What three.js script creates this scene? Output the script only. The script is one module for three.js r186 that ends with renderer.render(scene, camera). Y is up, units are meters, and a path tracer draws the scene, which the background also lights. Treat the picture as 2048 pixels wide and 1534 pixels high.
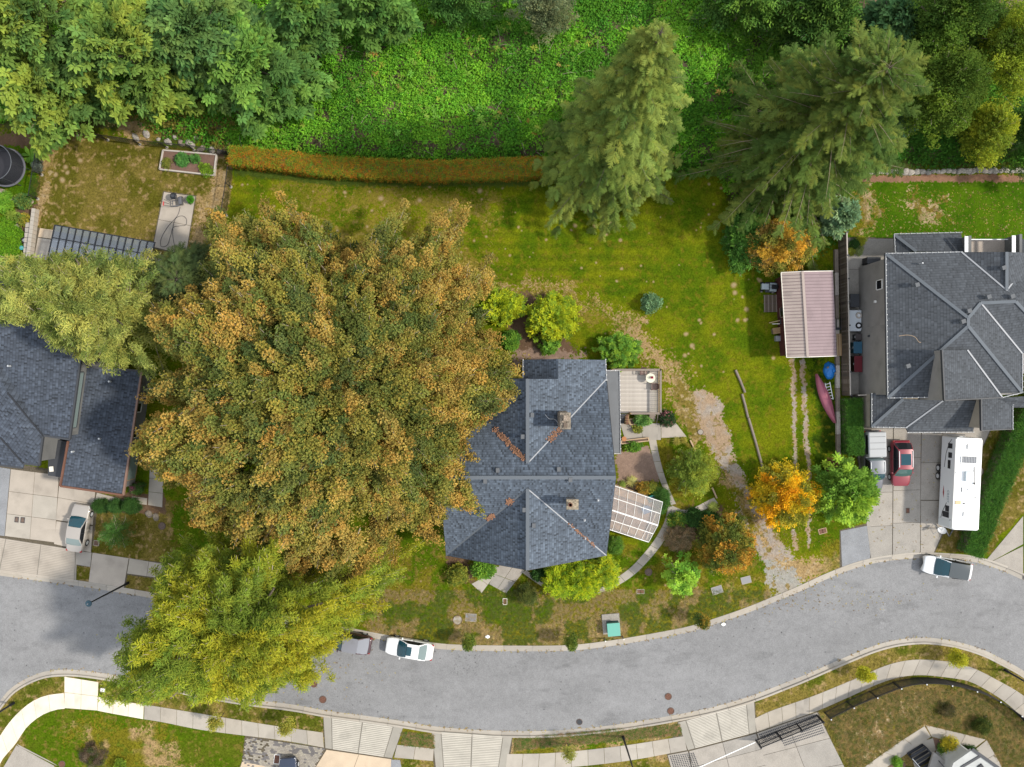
import * as THREE from 'three';
import { mergeGeometries, mergeVertices } from 'three/addons/utils/BufferGeometryUtils.js';
import { RoundedBoxGeometry } from 'three/addons/geometries/RoundedBoxGeometry.js';

// ---------- camera, sky, sun, exposure ----------
const scene = new THREE.Scene();
const CAM_H = 71, FOCAL = 1418;                       // drone height in metres, lens
const camera = new THREE.PerspectiveCamera(2 * Math.atan(767 / FOCAL) * 180 / Math.PI, 2048 / 1534, 1, 3000);
camera.position.set(0, CAM_H, 0);
camera.up.set(0, 0, -1);
camera.lookAt(0, 0, 0);
scene.add(camera);

const SUN = new THREE.Vector3(1, 0.95, 0.06).normalize();
{ // hazy bright summer sky, blue overhead, paler towards the horizon
  const w = 256, h = 128, d = new Float32Array(w * h * 4);
  for (let j = 0; j < h; j++) for (let i = 0; i < w; i++) {
    const up = Math.sin(((j + 0.5) / h - 0.5) * Math.PI), k = Math.pow(1 - Math.max(0, up), 1.5), o = (j * w + i) * 4;
    const z = [0.64, 0.7, 0.8], hz = [0.98, 0.96, 0.92];
    for (let c = 0; c < 3; c++) d[o + c] = (z[c] + (hz[c] - z[c]) * k) * (up < -0.02 ? 0.35 : 1) * 1.04;
    d[o + 3] = 1;
  }
  const t = new THREE.DataTexture(d, w, h, THREE.RGBAFormat, THREE.FloatType);
  t.mapping = THREE.EquirectangularReflectionMapping; t.magFilter = THREE.LinearFilter; t.needsUpdate = true;
  scene.background = t; scene.environment = t;
}
const sun = new THREE.DirectionalLight(new THREE.Color().setRGB(1, 0.93, 0.82), 3.35);
sun.position.copy(SUN).multiplyScalar(150); sun.castShadow = true; sun.shadow.radius = 7;
Object.assign(sun.shadow.camera, { left: -80, right: 80, top: 80, bottom: -80, near: 1, far: 320 });
sun.shadow.mapSize.set(4096, 4096);
scene.add(sun, sun.target);
const renderer = new THREE.WebGLRenderer({ antialias: true });
renderer.toneMapping = THREE.LinearToneMapping;
renderer.toneMappingExposure = 1.35;
renderer.shadowMap.enabled = true;

// ---------- helpers ----------
let seed = 12345;
const reseed = (s) => { seed = s; };
const rnd = () => { seed |= 0; seed = (seed + 0x6d2b79f5) | 0; let t = Math.imul(seed ^ (seed >>> 15), 1 | seed); t = (t + Math.imul(t ^ (t >>> 7), 61 | t)) ^ t; return ((t ^ (t >>> 14)) >>> 0) / 4294967296; };
const rr = (a, b) => a + (b - a) * rnd();
const gs = () => (rnd() + rnd() + rnd() + rnd() - 2) * 0.87;
const V = (x, y, z) => new THREE.Vector3(x, y, z);
// surveyed position: photograph coordinate at a known height above ground -> metres
const W = (px, py, h = 0) => V((px - 1024) * (CAM_H - h) / FOCAL, h, (py - 767) * (CAM_H - h) / FOCAL);
const P2 = (p) => { const v = W(p[0], p[1], 0); return [v.x, v.z]; };
const lerp = THREE.MathUtils.lerp, clamp = THREE.MathUtils.clamp, sstep = (a, b, x) => { const t = clamp((x - a) / (b - a), 0, 1); return t * t * (3 - 2 * t); };
const used = {};
const numbered = (n) => { const k = (used[n] = (used[n] ?? -1) + 1); return k ? n + '_' + String(k).padStart(3, '0') : n; };
const shade = (m) => { m.castShadow = true; m.receiveShadow = true; return m; };
function mk(name, geo, mat, parent) { const m = shade(new THREE.Mesh(geo, mat)); m.name = name; if (parent) parent.add(m); return m; }
function tag(o, label, category, group) { o.userData.label = label; o.userData.category = category; if (group) o.userData.group = group; return o; }
function thing(name, label, category, pos = [0, 0, 0], ry = 0, group) {
  const g = new THREE.Group(); g.name = numbered(name); g.position.set(...pos); g.rotation.y = ry; tag(g, label, category, group); scene.add(g); return g;
}
function thingMesh(name, label, category, geo, mat, group) { const m = mk(numbered(name), geo, mat, scene); return tag(m, label, category, group); }
function struct(name, label, geo, mat) { const m = geo ? mk(numbered(name), geo, mat, scene) : new THREE.Group(); m.name ||= numbered(name); if (!geo) scene.add(m); m.userData.kind = 'structure'; if (label) { m.userData.label = label; } return m; }
function stuffPart(m) { m.userData.kind = 'stuff'; return m; }

function fin(pos, nor, uv) {
  const g = new THREE.BufferGeometry();
  g.setAttribute('position', new THREE.Float32BufferAttribute(pos, 3));
  g.setAttribute('normal', new THREE.Float32BufferAttribute(nor, 3));
  g.setAttribute('uv', new THREE.Float32BufferAttribute(uv, 2));
  return g;
}
// a plate whose top is the polygon pts (Vector3), t thick downwards; uv in metres along contour and slope
function plate(pts, t = 0.1, bottom = true) {
  const flat = pts.map((p) => new THREE.Vector2(p.x, p.z));
  if (THREE.ShapeUtils.area(flat) > 0) { pts = pts.slice().reverse(); flat.reverse(); }
  const tri = THREE.ShapeUtils.triangulateShape(flat, []);
  const n = V(0, 0, 0), q = V(0, 0, 0);
  for (let i = 0; i < pts.length; i++) { const a = pts[i], b = pts[(i + 1) % pts.length]; n.x += (a.y - b.y) * (a.z + b.z); n.y += (a.z - b.z) * (a.x + b.x); n.z += (a.x - b.x) * (a.y + b.y); }
  n.normalize(); if (n.y < 0) n.negate();
  let a = V(n.z, 0, -n.x); if (a.length() < 0.02) a = V(1, 0, 0); a.normalize();
  const b = q.crossVectors(n, a).clone();
  const pos = [], nor = [], uv = [];
  const put = (A, B, C) => {
    const e = B.clone().sub(A).cross(C.clone().sub(A)).normalize();
    for (const p of [A, B, C]) { pos.push(p.x, p.y, p.z); nor.push(e.x, e.y, e.z); if (Math.abs(e.dot(n)) > 0.5) uv.push(p.dot(a), p.dot(b)); else uv.push(p.x + p.z, p.y); }
  };
  const low = pts.map((p) => V(p.x, p.y - t, p.z));
  for (const [i, j, k] of tri) {
    const e = pts[j].clone().sub(pts[i]).cross(pts[k].clone().sub(pts[i]));
    if (e.y > 0) { put(pts[i], pts[j], pts[k]); if (bottom) put(low[i], low[k], low[j]); } else { put(pts[i], pts[k], pts[j]); if (bottom) put(low[i], low[j], low[k]); }
  }
  for (let i = 0; i < pts.length; i++) { const j = (i + 1) % pts.length; put(pts[i], low[i], low[j]); put(pts[i], low[j], pts[j]); }
  // orient sides outwards
  const g = fin(pos, nor, uv);
  return g;
}
const flatPoly = (px, y, t = 0.05) => plate(px.map((p) => { const [x, z] = P2(p); return V(x, y, z); }), t, false);
// walls: vertical prism over footprint pts [[x,z]..]
const prism = (pts, y0, y1) => plate(pts.map(([x, z]) => V(x, y1, z)), y1 - y0, true);
function box(w, h, d, x = 0, y = 0, z = 0, ry = 0, rad = 0) {
  const g = rad ? new RoundedBoxGeometry(w, h, d, 2, rad) : new THREE.BoxGeometry(w, h, d);
  const f = g.index ? g.toNonIndexed() : g; f.deleteAttribute('uv1');
  if (ry) f.rotateY(ry); f.translate(x, y, z); return f;
}
function beam(p, q, w, h = w) {       // a bar from p to q
  const d = q.clone().sub(p), L = d.length(), g = new THREE.BoxGeometry(L, h, w).toNonIndexed();
  const x = d.normalize(), up = Math.abs(x.y) > 0.95 ? V(1, 0, 0) : V(0, 1, 0), z = V(0, 0, 0).crossVectors(x, up).normalize(), y = V(0, 0, 0).crossVectors(z, x);
  g.applyMatrix4(new THREE.Matrix4().makeBasis(x, y, z).setPosition(p.clone().add(q).multiplyScalar(0.5)));
  return g;
}
function cyl(r0, r1, h, x, y, z, n = 12) { const g = new THREE.CylinderGeometry(r1, r0, h, n).toNonIndexed(); g.translate(x, y + h / 2, z); return g; }
// tapered tube through points, n-sided
function limb(pts, r0, r1, n = 5) {
  const pos = [], nor = [], uv = [], rings = [];
  for (let i = 0; i < pts.length; i++) {
    const d = (pts[i + 1] ?? pts[i]).clone().sub(pts[i - 1] ?? pts[i]).normalize(), a = Math.abs(d.y) > 0.9 ? V(1, 0, 0) : V(0, 1, 0);
    const u = V(0, 0, 0).crossVectors(d, a).normalize(), v = V(0, 0, 0).crossVectors(d, u), r = lerp(r0, r1, i / (pts.length - 1));
    rings.push(Array.from({ length: n }, (_, k) => { const t = k / n * 6.2832; const o = u.clone().multiplyScalar(Math.cos(t)).addScaledVector(v, Math.sin(t)); return [pts[i].clone().addScaledVector(o, r), o]; }));
  }
  for (let i = 0; i + 1 < rings.length; i++) for (let k = 0; k < n; k++) {
    const A = rings[i][k], B = rings[i][(k + 1) % n], C = rings[i + 1][k], D = rings[i + 1][(k + 1) % n];
    for (const [p, o] of [A, B, C, C, B, D]) { pos.push(p.x, p.y, p.z); nor.push(o.x, o.y, o.z); uv.push(k / n, i); }
  }
  return fin(pos, nor, uv);
}
const merge = (list) => mergeGeometries(list.map((g) => { const f = g.index ? g.toNonIndexed() : g; for (const k of Object.keys(f.attributes)) if (!['position', 'normal', 'uv'].includes(k)) f.deleteAttribute(k); return f; }));
const curve = (pts, n, closed = false) => new THREE.CatmullRomCurve3(pts, closed, 'centripetal').getSpacedPoints(n);

// lattice noise
const LAT = new Float32Array(65536); reseed(77); for (let i = 0; i < 65536; i++) LAT[i] = rnd();
function noise(x, y) {
  const ix = Math.floor(x), iy = Math.floor(y); let fx = x - ix, fy = y - iy; fx = fx * fx * (3 - 2 * fx); fy = fy * fy * (3 - 2 * fy);
  const a = (iy & 255) << 8, b = ((iy + 1) & 255) << 8, c = ix & 255, d = (ix + 1) & 255;
  return (LAT[a + c] * (1 - fx) + LAT[a + d] * fx) * (1 - fy) + (LAT[b + c] * (1 - fx) + LAT[b + d] * fx) * fy;
}
const fbm = (x, y, o = 4) => { let s = 0, a = 0.5, n = 0; for (let i = 0; i < o; i++) { s += a * noise(x + i * 17.3, y + i * 9.1); n += a; a *= 0.5; x *= 2.03; y *= 2.03; } return s / n; };
const toS = (x) => { x = clamp(x, 0, 1); return 255 * (x <= 0.0031308 ? 12.92 * x : 1.055 * Math.pow(x, 1 / 2.4) - 0.055); };
function tex(w, h, fn, srgb = true, wrap = THREE.RepeatWrapping) {
  const d = new Uint8Array(w * h * 4), c = [0, 0, 0];
  for (let j = 0; j < h; j++) for (let i = 0; i < w; i++) {
    fn(i, j, c); const o = (j * w + i) * 4;
    for (let k = 0; k < 3; k++) d[o + k] = srgb ? toS(c[k]) : clamp(c[k], 0, 1) * 255;
    d[o + 3] = 255;
  }
  const t = new THREE.DataTexture(d, w, h, THREE.RGBAFormat); t.magFilter = THREE.LinearFilter; t.minFilter = THREE.LinearMipmapLinearFilter;
  t.wrapS = t.wrapT = wrap; if (srgb) t.colorSpace = THREE.SRGBColorSpace; t.needsUpdate = true; return t;
}
const metres = (t, sx, sy = sx) => { t.repeat.set(1 / sx, 1 / sy); return t; };
const lin = (r, g, b) => new THREE.Color().setRGB(r, g, b);
const mat = (r, g, b, rough = 0.85, o = {}) => new THREE.MeshStandardMaterial({ color: lin(r, g, b), roughness: rough, ...o });

// ---------- materials ----------
const texConcrete = metres(tex(512, 512, (i, j, c) => {
  const s = 0.72 + 0.2 * fbm(i / 64, j / 64, 3) - 0.1 * sstep(0.55, 0.8, fbm(i / 90 + 40, j / 90, 4)) + 0.16 * (rnd() - 0.5);
  c[0] = s; c[1] = s * 0.985; c[2] = s * 0.96;
}), 7.3);
const texExposed = metres(tex(512, 512, (i, j, c) => {
  const s = 0.6 + 0.22 * fbm(i / 50, j / 50, 4) + 0.42 * (rnd() - 0.5), w = 0.05 * (rnd() - 0.5);
  c[0] = s + w; c[1] = s; c[2] = s - w;
}), 8.1);
const shingleTex = (size, courses, contrast, tint) => {
  const cols = 40, tone = new Float32Array(courses * cols * 4); for (let i = 0; i < tone.length; i++) tone[i] = rnd();
  return metres(tex(512, 512, (i, j, c) => {
    const r = Math.floor(j / 512 * courses), f = (j / 512 * courses) % 1, off = LAT[r * 7] * 3, u = (i / 512 * cols + off) % cols, k = Math.floor(u);
    let s = 0.62 + contrast * (tone[r * cols + k] - 0.5) * (tone[(r * cols + k) + 1] > 0.45 ? 1.4 : 0.5) + 0.14 * (rnd() - 0.5) + 0.2 * (fbm(i / 128, j / 128, 3) - 0.5);
    if (f > 0.8) s *= 0.66;                                  // butt edge of the course
    c[0] = s * tint[0]; c[1] = s * tint[1]; c[2] = s * tint[2];
  }), size);
};
const texShingle = shingleTex(6, 24, 0.48, [0.95, 1, 1.06]);
const texShingleFine = shingleTex(6, 24, 0.3, [1, 1, 1]);
const texGrain = metres(tex(256, 256, (i, j, c) => { const s = 0.7 + 0.35 * (fbm(i / 6, j / 40, 4) - 0.5) + 0.2 * (fbm(i / 50, j / 50) - 0.5) + 0.1 * (rnd() - 0.5); c[0] = s; c[1] = s * 0.98; c[2] = s * 0.95; }), 1.6);
const texBump = metres(tex(256, 256, (i, j, c) => { c[0] = c[1] = c[2] = 0.5 + 0.8 * (fbm(i / 9, j / 9, 3) - 0.5) + 0.5 * (rnd() - 0.5); }, false), 2.2);
const texStone = metres(tex(512, 512, (i, j, c) => { const n = fbm(i / 30, j / 30, 5), m = fbm(i / 90 + 9, j / 90, 3); const s = 0.45 + 0.8 * (n - 0.5) + 0.3 * (m - 0.5) + 0.12 * (rnd() - 0.5); c[0] = s * 1.04; c[1] = s; c[2] = s * 0.93; }), 2.5);

const M = {
  concrete: mat(0.43, 0.39, 0.335, 0.9, { map: texConcrete, bumpMap: texBump, bumpScale: 0.004 }),
  concrete2: mat(0.39, 0.36, 0.32, 0.9, { map: texConcrete, bumpMap: texBump, bumpScale: 0.004 }),
  concrete3: mat(0.45, 0.415, 0.365, 0.9, { map: texConcrete, bumpMap: texBump, bumpScale: 0.004 }),
  concreteNew: mat(0.8, 0.73, 0.61, 0.85, { map: texConcrete }),
  concretePeach: mat(0.62, 0.5, 0.37, 0.9, { map: texConcrete }),
  exposed: mat(0.44, 0.4, 0.35, 0.92, { map: texExposed, bumpMap: texBump, bumpScale: 0.008 }),
  exposed2: mat(0.4, 0.37, 0.33, 0.92, { map: texExposed, bumpMap: texBump, bumpScale: 0.008 }),
  patio: mat(0.46, 0.41, 0.355, 0.9, { map: texConcrete }),
  gravelGrey: mat(0.34, 0.35, 0.37, 0.95, { map: texExposed, bumpMap: texBump, bumpScale: 0.03 }),
  shingle: mat(0.125, 0.15, 0.185, 0.92, { map: texShingle, bumpMap: texShingle, bumpScale: 0.012 }),
  shingleDark: mat(0.085, 0.1, 0.128, 0.92, { map: texShingle, bumpMap: texShingle, bumpScale: 0.012 }),
  shingleGrey: mat(0.095, 0.107, 0.124, 0.92, { map: texShingleFine, bumpMap: texShingleFine, bumpScale: 0.012 }),
  capGrey: mat(0.105, 0.12, 0.138, 0.85),
  metalLight: mat(0.5, 0.52, 0.54, 0.5, { metalness: 0.3 }), flashing: mat(0.3, 0.31, 0.33, 0.6), shedSeam: mat(0.15, 0.105, 0.115, 0.7),
  membrane: mat(0.13, 0.14, 0.155, 0.8, { map: texConcrete }),
  white: mat(0.8, 0.8, 0.78, 0.5), whiteWarm: mat(0.72, 0.68, 0.6, 0.6),
  black: mat(0.015, 0.016, 0.02, 0.45), blackMetal: mat(0.018, 0.02, 0.026, 0.4, { metalness: 0.3 }), charcoal: mat(0.04, 0.043, 0.05, 0.6),
  rubber: mat(0.014, 0.014, 0.015, 0.85),
  glassDark: mat(0.012, 0.055, 0.075, 0.06), glassBlack: mat(0.012, 0.014, 0.018, 0.08), glassPale: mat(0.17, 0.22, 0.22, 0.08),
  stucco: mat(0.3, 0.29, 0.28, 0.92, { map: texConcrete }), stuccoGrey: mat(0.17, 0.175, 0.18, 0.92, { map: texConcrete }), stuccoBeige: mat(0.4, 0.36, 0.3, 0.92, { map: texConcrete }),
  brick: mat(0.16, 0.07, 0.05, 0.9, { map: texStone }), stone: mat(0.42, 0.37, 0.31, 0.92, { map: texStone, bumpMap: texStone, bumpScale: 0.04 }),
  rock: mat(0.72, 0.68, 0.64, 0.92, { map: texStone, bumpMap: texStone, bumpScale: 0.04 }), rockBrown: mat(0.5, 0.42, 0.35, 0.92, { map: texStone, bumpMap: texStone, bumpScale: 0.04 }),
  wood: mat(0.42, 0.28, 0.14, 0.8, { map: texGrain }), woodGrey: mat(0.3, 0.25, 0.21, 0.85, { map: texGrain }), woodPale: mat(0.62, 0.45, 0.28, 0.8, { map: texGrain }), woodDark: mat(0.17, 0.13, 0.1, 0.85, { map: texGrain }), woodDeck: mat(0.6, 0.55, 0.5, 0.85, { map: texGrain }),
  redWall: mat(0.09, 0.018, 0.018, 0.85, { map: texGrain }), rust: mat(0.26, 0.12, 0.08, 0.8, { map: texStone }), iron: mat(0.24, 0.17, 0.14, 0.75, { map: texStone }),
  shedPanel: mat(0.3, 0.225, 0.245, 0.7, { map: texConcrete }), shedPanelPale: mat(0.42, 0.35, 0.32, 0.7, { map: texConcrete }),
  bark: mat(0.2, 0.16, 0.13, 0.95, { map: texGrain }), barkPale: mat(0.4, 0.33, 0.26, 0.95), barkMid: mat(0.27, 0.21, 0.15, 0.95), barkDark: mat(0.1, 0.08, 0.06, 0.95, { map: texGrain }),
  soil: mat(0.2, 0.13, 0.09, 0.97, { map: texExposed, bumpMap: texBump, bumpScale: 0.05 }), soilRed: mat(0.24, 0.14, 0.1, 0.97, { map: texExposed, bumpMap: texBump, bumpScale: 0.05 }),
  tealPaint: mat(0.12, 0.36, 0.29, 0.5), tailRed: mat(0.3, 0.01, 0.01, 0.25), lamp: mat(0.7, 0.72, 0.75, 0.15),
};
for (const k in M) M[k].name = k;
const leafMat = new THREE.MeshPhysicalMaterial({ color: lin(1, 1, 1), roughness: 0.75, transmission: 0.3, thickness: 0, side: THREE.DoubleSide, specularIntensity: 0.12 });
leafMat.name = 'leaf';
const leafMatV = leafMat.clone(); leafMatV.vertexColors = true; leafMatV.name = 'leaf_varied';
console.log('core done');
// ---------- terrain, road, lawns ----------
const MX0 = -75, MZ0 = -57, MXS = 150, MZS = 114, GW = 2048, GH = 1556;
const K = FOCAL / CAM_H;
const inPoly = (poly, x, y) => { let r = false; for (let i = 0, j = poly.length - 1; i < poly.length; j = i++) { const a = poly[i], b = poly[j]; if ((a[1] > y) !== (b[1] > y) && x < (b[0] - a[0]) * (y - a[1]) / (b[1] - a[1]) + a[0]) r = !r; } return r; };
const regions = [];
const R = (type, poly, warp = 10) => { const xs = poly.map((p) => p[0]), ys = poly.map((p) => p[1]); regions.push({ type, poly, warp, b: [Math.min(...xs) - warp, Math.min(...ys) - warp, Math.max(...xs) + warp, Math.max(...ys) + warp] }); };
const line = (pts, w) => { const a = [], b = []; pts.forEach((p, i) => { const q = pts[i + 1] ?? p, o = pts[i - 1] ?? p, dx = q[0] - o[0], dy = q[1] - o[1], l = Math.hypot(dx, dy); const ww = (Array.isArray(w) ? w[i] : w) / 2; a.push([p[0] - dy / l * ww, p[1] + dx / l * ww]); b.unshift([p[0] + dy / l * ww, p[1] - dx / l * ww]); }); return [...a, ...b]; };
// what the ground is made of, lot by lot
R('forest', [[-600, -600], [2700, -600], [2700, 338], [1715, 340], [1560, 520], [1520, 520], [1450, 400], [1440, 350], [1080, 330], [465, 300], [120, 255], [-600, 250]], 14);
R('dryA', [[86, 278], [130, 256], [330, 292], [470, 316], [462, 390], [436, 520], [280, 520], [60, 470]], 3);
R('tan', [[432, 330], [462, 330], [450, 420], [440, 500], [380, 505], [396, 400], [425, 365]], 16);
R('tan', [[96, 280], [120, 275], [100, 400], [80, 460], [70, 455], [84, 350]], 12);
R('lawnB', [[-600, 300], [80, 275], [70, 420], [55, 560], [-600, 560]], 6);
R('soil', [[0, 262], [110, 268], [92, 296], [0, 292]], 12);
R('soil', [[30, 420], [76, 400], [70, 455], [40, 470]], 12);
R('tan', [[215, 228], [285, 215], [330, 255], [300, 285], [230, 270]], 18);
R('soil', [[425, 288], [470, 275], [478, 300], [440, 312]], 12);
R('lawn', [[472, 335], [700, 345], [900, 365], [1100, 350], [1440, 350], [1475, 440], [1520, 520], [1570, 545], [1690, 560], [1690, 920], [1540, 1060], [1380, 760], [1260, 660], [930, 740], [470, 740]], 6);
R('dryB', [[620, 440], [900, 470], [1010, 560], [1190, 600], [1200, 650], [1160, 650], [980, 585], [930, 640], [860, 560], [600, 480]], 40);
R('dryB', [[560, 360], [900, 372], [1000, 395], [980, 440], [700, 420], [560, 400]], 45);
R('tan', line([[905, 520], [930, 560], [1010, 575], [1110, 580], [1180, 610]], [8, 20, 10, 9, 6]), 22);
R('tan', line([[1180, 590], [1240, 650], [1300, 700], [1345, 740]], [6, 14, 10, 6]), 20);
R('tan', [[1240, 650], [1270, 640], [1330, 720], [1365, 740], [1400, 820], [1440, 900], [1470, 960], [1440, 960], [1390, 880], [1345, 830], [1325, 745], [1290, 730], [1255, 690]], 26);
R('gravel', [[1385, 780], [1412, 772], [1432, 790], [1452, 800], [1448, 842], [1462, 880], [1478, 930], [1506, 985], [1540, 1040], [1566, 1090], [1590, 1120], [1625, 1140], [1600, 1175], [1535, 1206], [1532, 1170], [1510, 1110], [1488, 1060], [1468, 1010], [1445, 955], [1408, 880], [1392, 830]], 11);
R('tan', [[1540, 1115], [1640, 1120], [1690, 1120], [1690, 1135], [1620, 1160], [1570, 1140]], 14);
R('verge', line([[1436, 930], [1470, 985], [1500, 1040], [1535, 1095]], [10, 22, 20, 10]), 12);
R('gravel', line([[1585, 718], [1588, 780], [1590, 860], [1592, 950]], [8, 9, 8, 6]), 4);
R('gravel', line([[1604, 716], [1607, 780], [1613, 860], [1618, 950], [1616, 1100]], [9, 10, 9, 8, 7]), 4);
R('gravel', line([[1590, 1060], [1591, 1100]], 8), 4);
R('lawnC', [[1690, 360], [2600, 352], [2600, 480], [1690, 480]], 3);
R('tanPatch', [[1800, 385], [1880, 400], [1910, 440], [1880, 440], [1830, 430]], 26);
R('tanPatch', [[1705, 380], [1735, 370], [1760, 430], [1720, 470], [1700, 450]], 24);
R('soilRed', [[1705, 350], [2500, 348], [2500, 362], [1705, 365]], 4);
R('dryA', [[145, 1120], [186, 1125], [186, 1175], [140, 1170]], 2);
R('dryA', [[180, 1000], [420, 1000], [420, 1200], [180, 1170]], 3);
R('lawnB', [[350, 1010], [420, 1000], [430, 1180], [345, 1170]], 16);
R('soil', [[185, 990], [330, 985], [330, 1030], [190, 1020]], 4);
R('lawnD', [[740, 1080], [900, 1080], [1230, 1090], [1450, 1080], [1530, 1130], [1540, 1210], [1260, 1290], [880, 1300], [730, 1260]], 6);
R('verge', [[730, 1235], [1000, 1262], [1200, 1245], [1400, 1200], [1540, 1160], [1545, 1230], [1260, 1310], [880, 1310], [720, 1265]], 34);
R('lawnD', [[1310, 880], [1380, 870], [1435, 990], [1345, 1030], [1320, 950]], 4);
R('soil', [[1380, 1015], [1440, 1010], [1460, 1060], [1380, 1070], [1330, 1060]], 10);
R('soilPink', [[1234, 905], [1300, 890], [1325, 960], [1290, 985], [1234, 975]], 5);
R('soil', [[895, 1105], [940, 1105], [945, 1165], [900, 1160]], 8);
R('soilPink', [[1030, 690], [1120, 690], [1180, 720], [1030, 740]], 16);
R('soil', [[960, 590], [1100, 590], [1150, 700], [1040, 700]], 10);
R('verge', [[1650, 1080], [1690, 1080], [1690, 1140], [1640, 1150]], 12);
R('lawnE', [[1660, 720], [1690, 930], [1630, 960], [1625, 720]], 10);
R('dryA', [[1860, 1100], [1950, 860], [2040, 860], [1990, 1110]], 6);
R('tanPatch', [[1925, 975], [1960, 960], [1945, 1050], [1920, 1060]], 16);
R('dryA', [[1950, 1110], [2048, 900], [2300, 600], [2300, 1200], [2048, 1030]], 4);
// south of the road
R('vergeS', [[-300, 1300], [2700, 1250], [2700, 2300], [-300, 2300]], 0);
R('lawnF', [[40, 1440], [160, 1400], [500, 1460], [490, 1600], [60, 1600]], 6);
R('verge', [[130, 1450], [320, 1440], [380, 1560], [200, 1560]], 40);
R('yard', [[1640, 1430], [1780, 1370], [1900, 1365], [2048, 1440], [2300, 1700], [1700, 1700]], 6);
R('verge', [[800, 1450], [1380, 1440], [1360, 1520], [780, 1520]], 6);
R('lawnB', [[1080, 1470], [1260, 1455], [1250, 1490], [1100, 1495]], 26);
R('tanPatch', [[1700, 1500], [1760, 1420], [1850, 1430], [1800, 1500]], 40);

R('joint', [[-80, 915], [20, 925], [200, 955], [190, 1060], [182, 1110], [340, 1126], [335, 1160], [255, 1150], [250, 1180], [150, 1166], [-80, 1140]], 0);
R('dryA', [[153, 1131], [181, 1135], [177, 1165], [153, 1162]], 1);
R('joint', [[1700, 850], [1988, 848], [1916, 1002], [1868, 1110], [1742, 1122], [1680, 1140], [1680, 1060], [1740, 1045]], 0);
R('joint', [[1690, 474], [1802, 476], [1770, 790], [1770, 850], [1704, 850], [1700, 790]], 0);
R('joint', [[646, 1430], [808, 1452], [784, 1520], [782, 1600], [460, 1600], [484, 1520], [490, 1470], [648, 1495]], 0);
R('joint', [[862, 1458], [1026, 1470], [1010, 1600], [872, 1600]], 0);
R('joint', [[1334, 1508], [1356, 1442], [1510, 1400], [1514, 1464], [1636, 1422], [1716, 1600], [1360, 1610]], 0);
R('joint', [[60, 452], [330, 510], [310, 600], [50, 570]], 0); R('joint', [[326, 382], [393, 391], [373, 512], [304, 496]], 0);
const spots = [];
reseed(5); // bare scuffs and molehills
for (const [x, y, r] of [[762, 397, 7], [960, 382, 6], [1222, 448, 8], [1172, 420, 7], [1190, 452, 6], [1240, 480, 5], [1150, 452, 5], [1468, 570, 7], [1492, 618, 6], [1470, 585, 6], [1372, 668, 6], [1490, 640, 5], [1475, 640, 5], [1370, 712, 5], [1547, 716, 5], [160, 322, 7], [130, 335, 6], [135, 345, 5], [125, 360, 7], [112, 350, 6], [1385, 692, 6], [840, 400, 6], [900, 420, 6], [690, 385, 5], [1398, 640, 4], [1320, 605, 3], [1520, 560, 5]]) spots.push([x, y, r]);
for (let i = 0; i < 170; i++) { const x = rr(480, 1540), y = rr(350, 760); if (y < 560 || x > 1200) spots.push([x, y, rr(1.5, 4)]); }
for (let i = 0; i < 90; i++) spots.push([rr(1715, 2100), rr(440, 480), rr(1, 2.2)]);
for (let i = 0; i < 60; i++) spots.push([rr(1715, 2100), rr(368, 450), rr(1, 2)]);
for (let i = 0; i < 60; i++) spots.push([rr(760, 1520), rr(1100, 1280), rr(1, 3)]);
const grid = new Map(); for (const s of spots) for (let a = -1; a <= 1; a++) for (let b = -1; b <= 1; b++) { const k = (Math.floor(s[0] / 20) + a) + ',' + (Math.floor(s[1] / 20) + b); if (!grid.has(k)) grid.set(k, []); grid.get(k).push(s); }

const mix3 = (c, a, b, t) => { c[0] = a[0] + (b[0] - a[0]) * t; c[1] = a[1] + (b[1] - a[1]) * t; c[2] = a[2] + (b[2] - a[2]) * t; };
const G = { green: [0.07, 0.12, 0.004], bright: [0.145, 0.17, 0.006], olive: [0.155, 0.14, 0.012], dry: [0.19, 0.145, 0.032], tan: [0.34, 0.235, 0.11], pale: [0.42, 0.32, 0.19], dark: [0.025, 0.05, 0.004] };
const tA = [0, 0, 0];
function grass(c, a, b, e, x, y, lo, hi, blades) {      // mix of two swards and dry thatch
  mix3(c, a, b, sstep(lo, hi, fbm(x / 34, y / 34, 5)));
  const n = fbm(x / 7 + 50, y / 7, 3); mix3(tA, c, e, sstep(0.56, 0.78, n) * 0.75); c[0] = tA[0]; c[1] = tA[1]; c[2] = tA[2];
  const s = 1 + blades * (rnd() - 0.5) + blades * 0.8 * (noise(x / 2.1, y / 2.1) - 0.5); c[0] *= s; c[1] *= s; c[2] *= s;
}
reseed(99);
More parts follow.
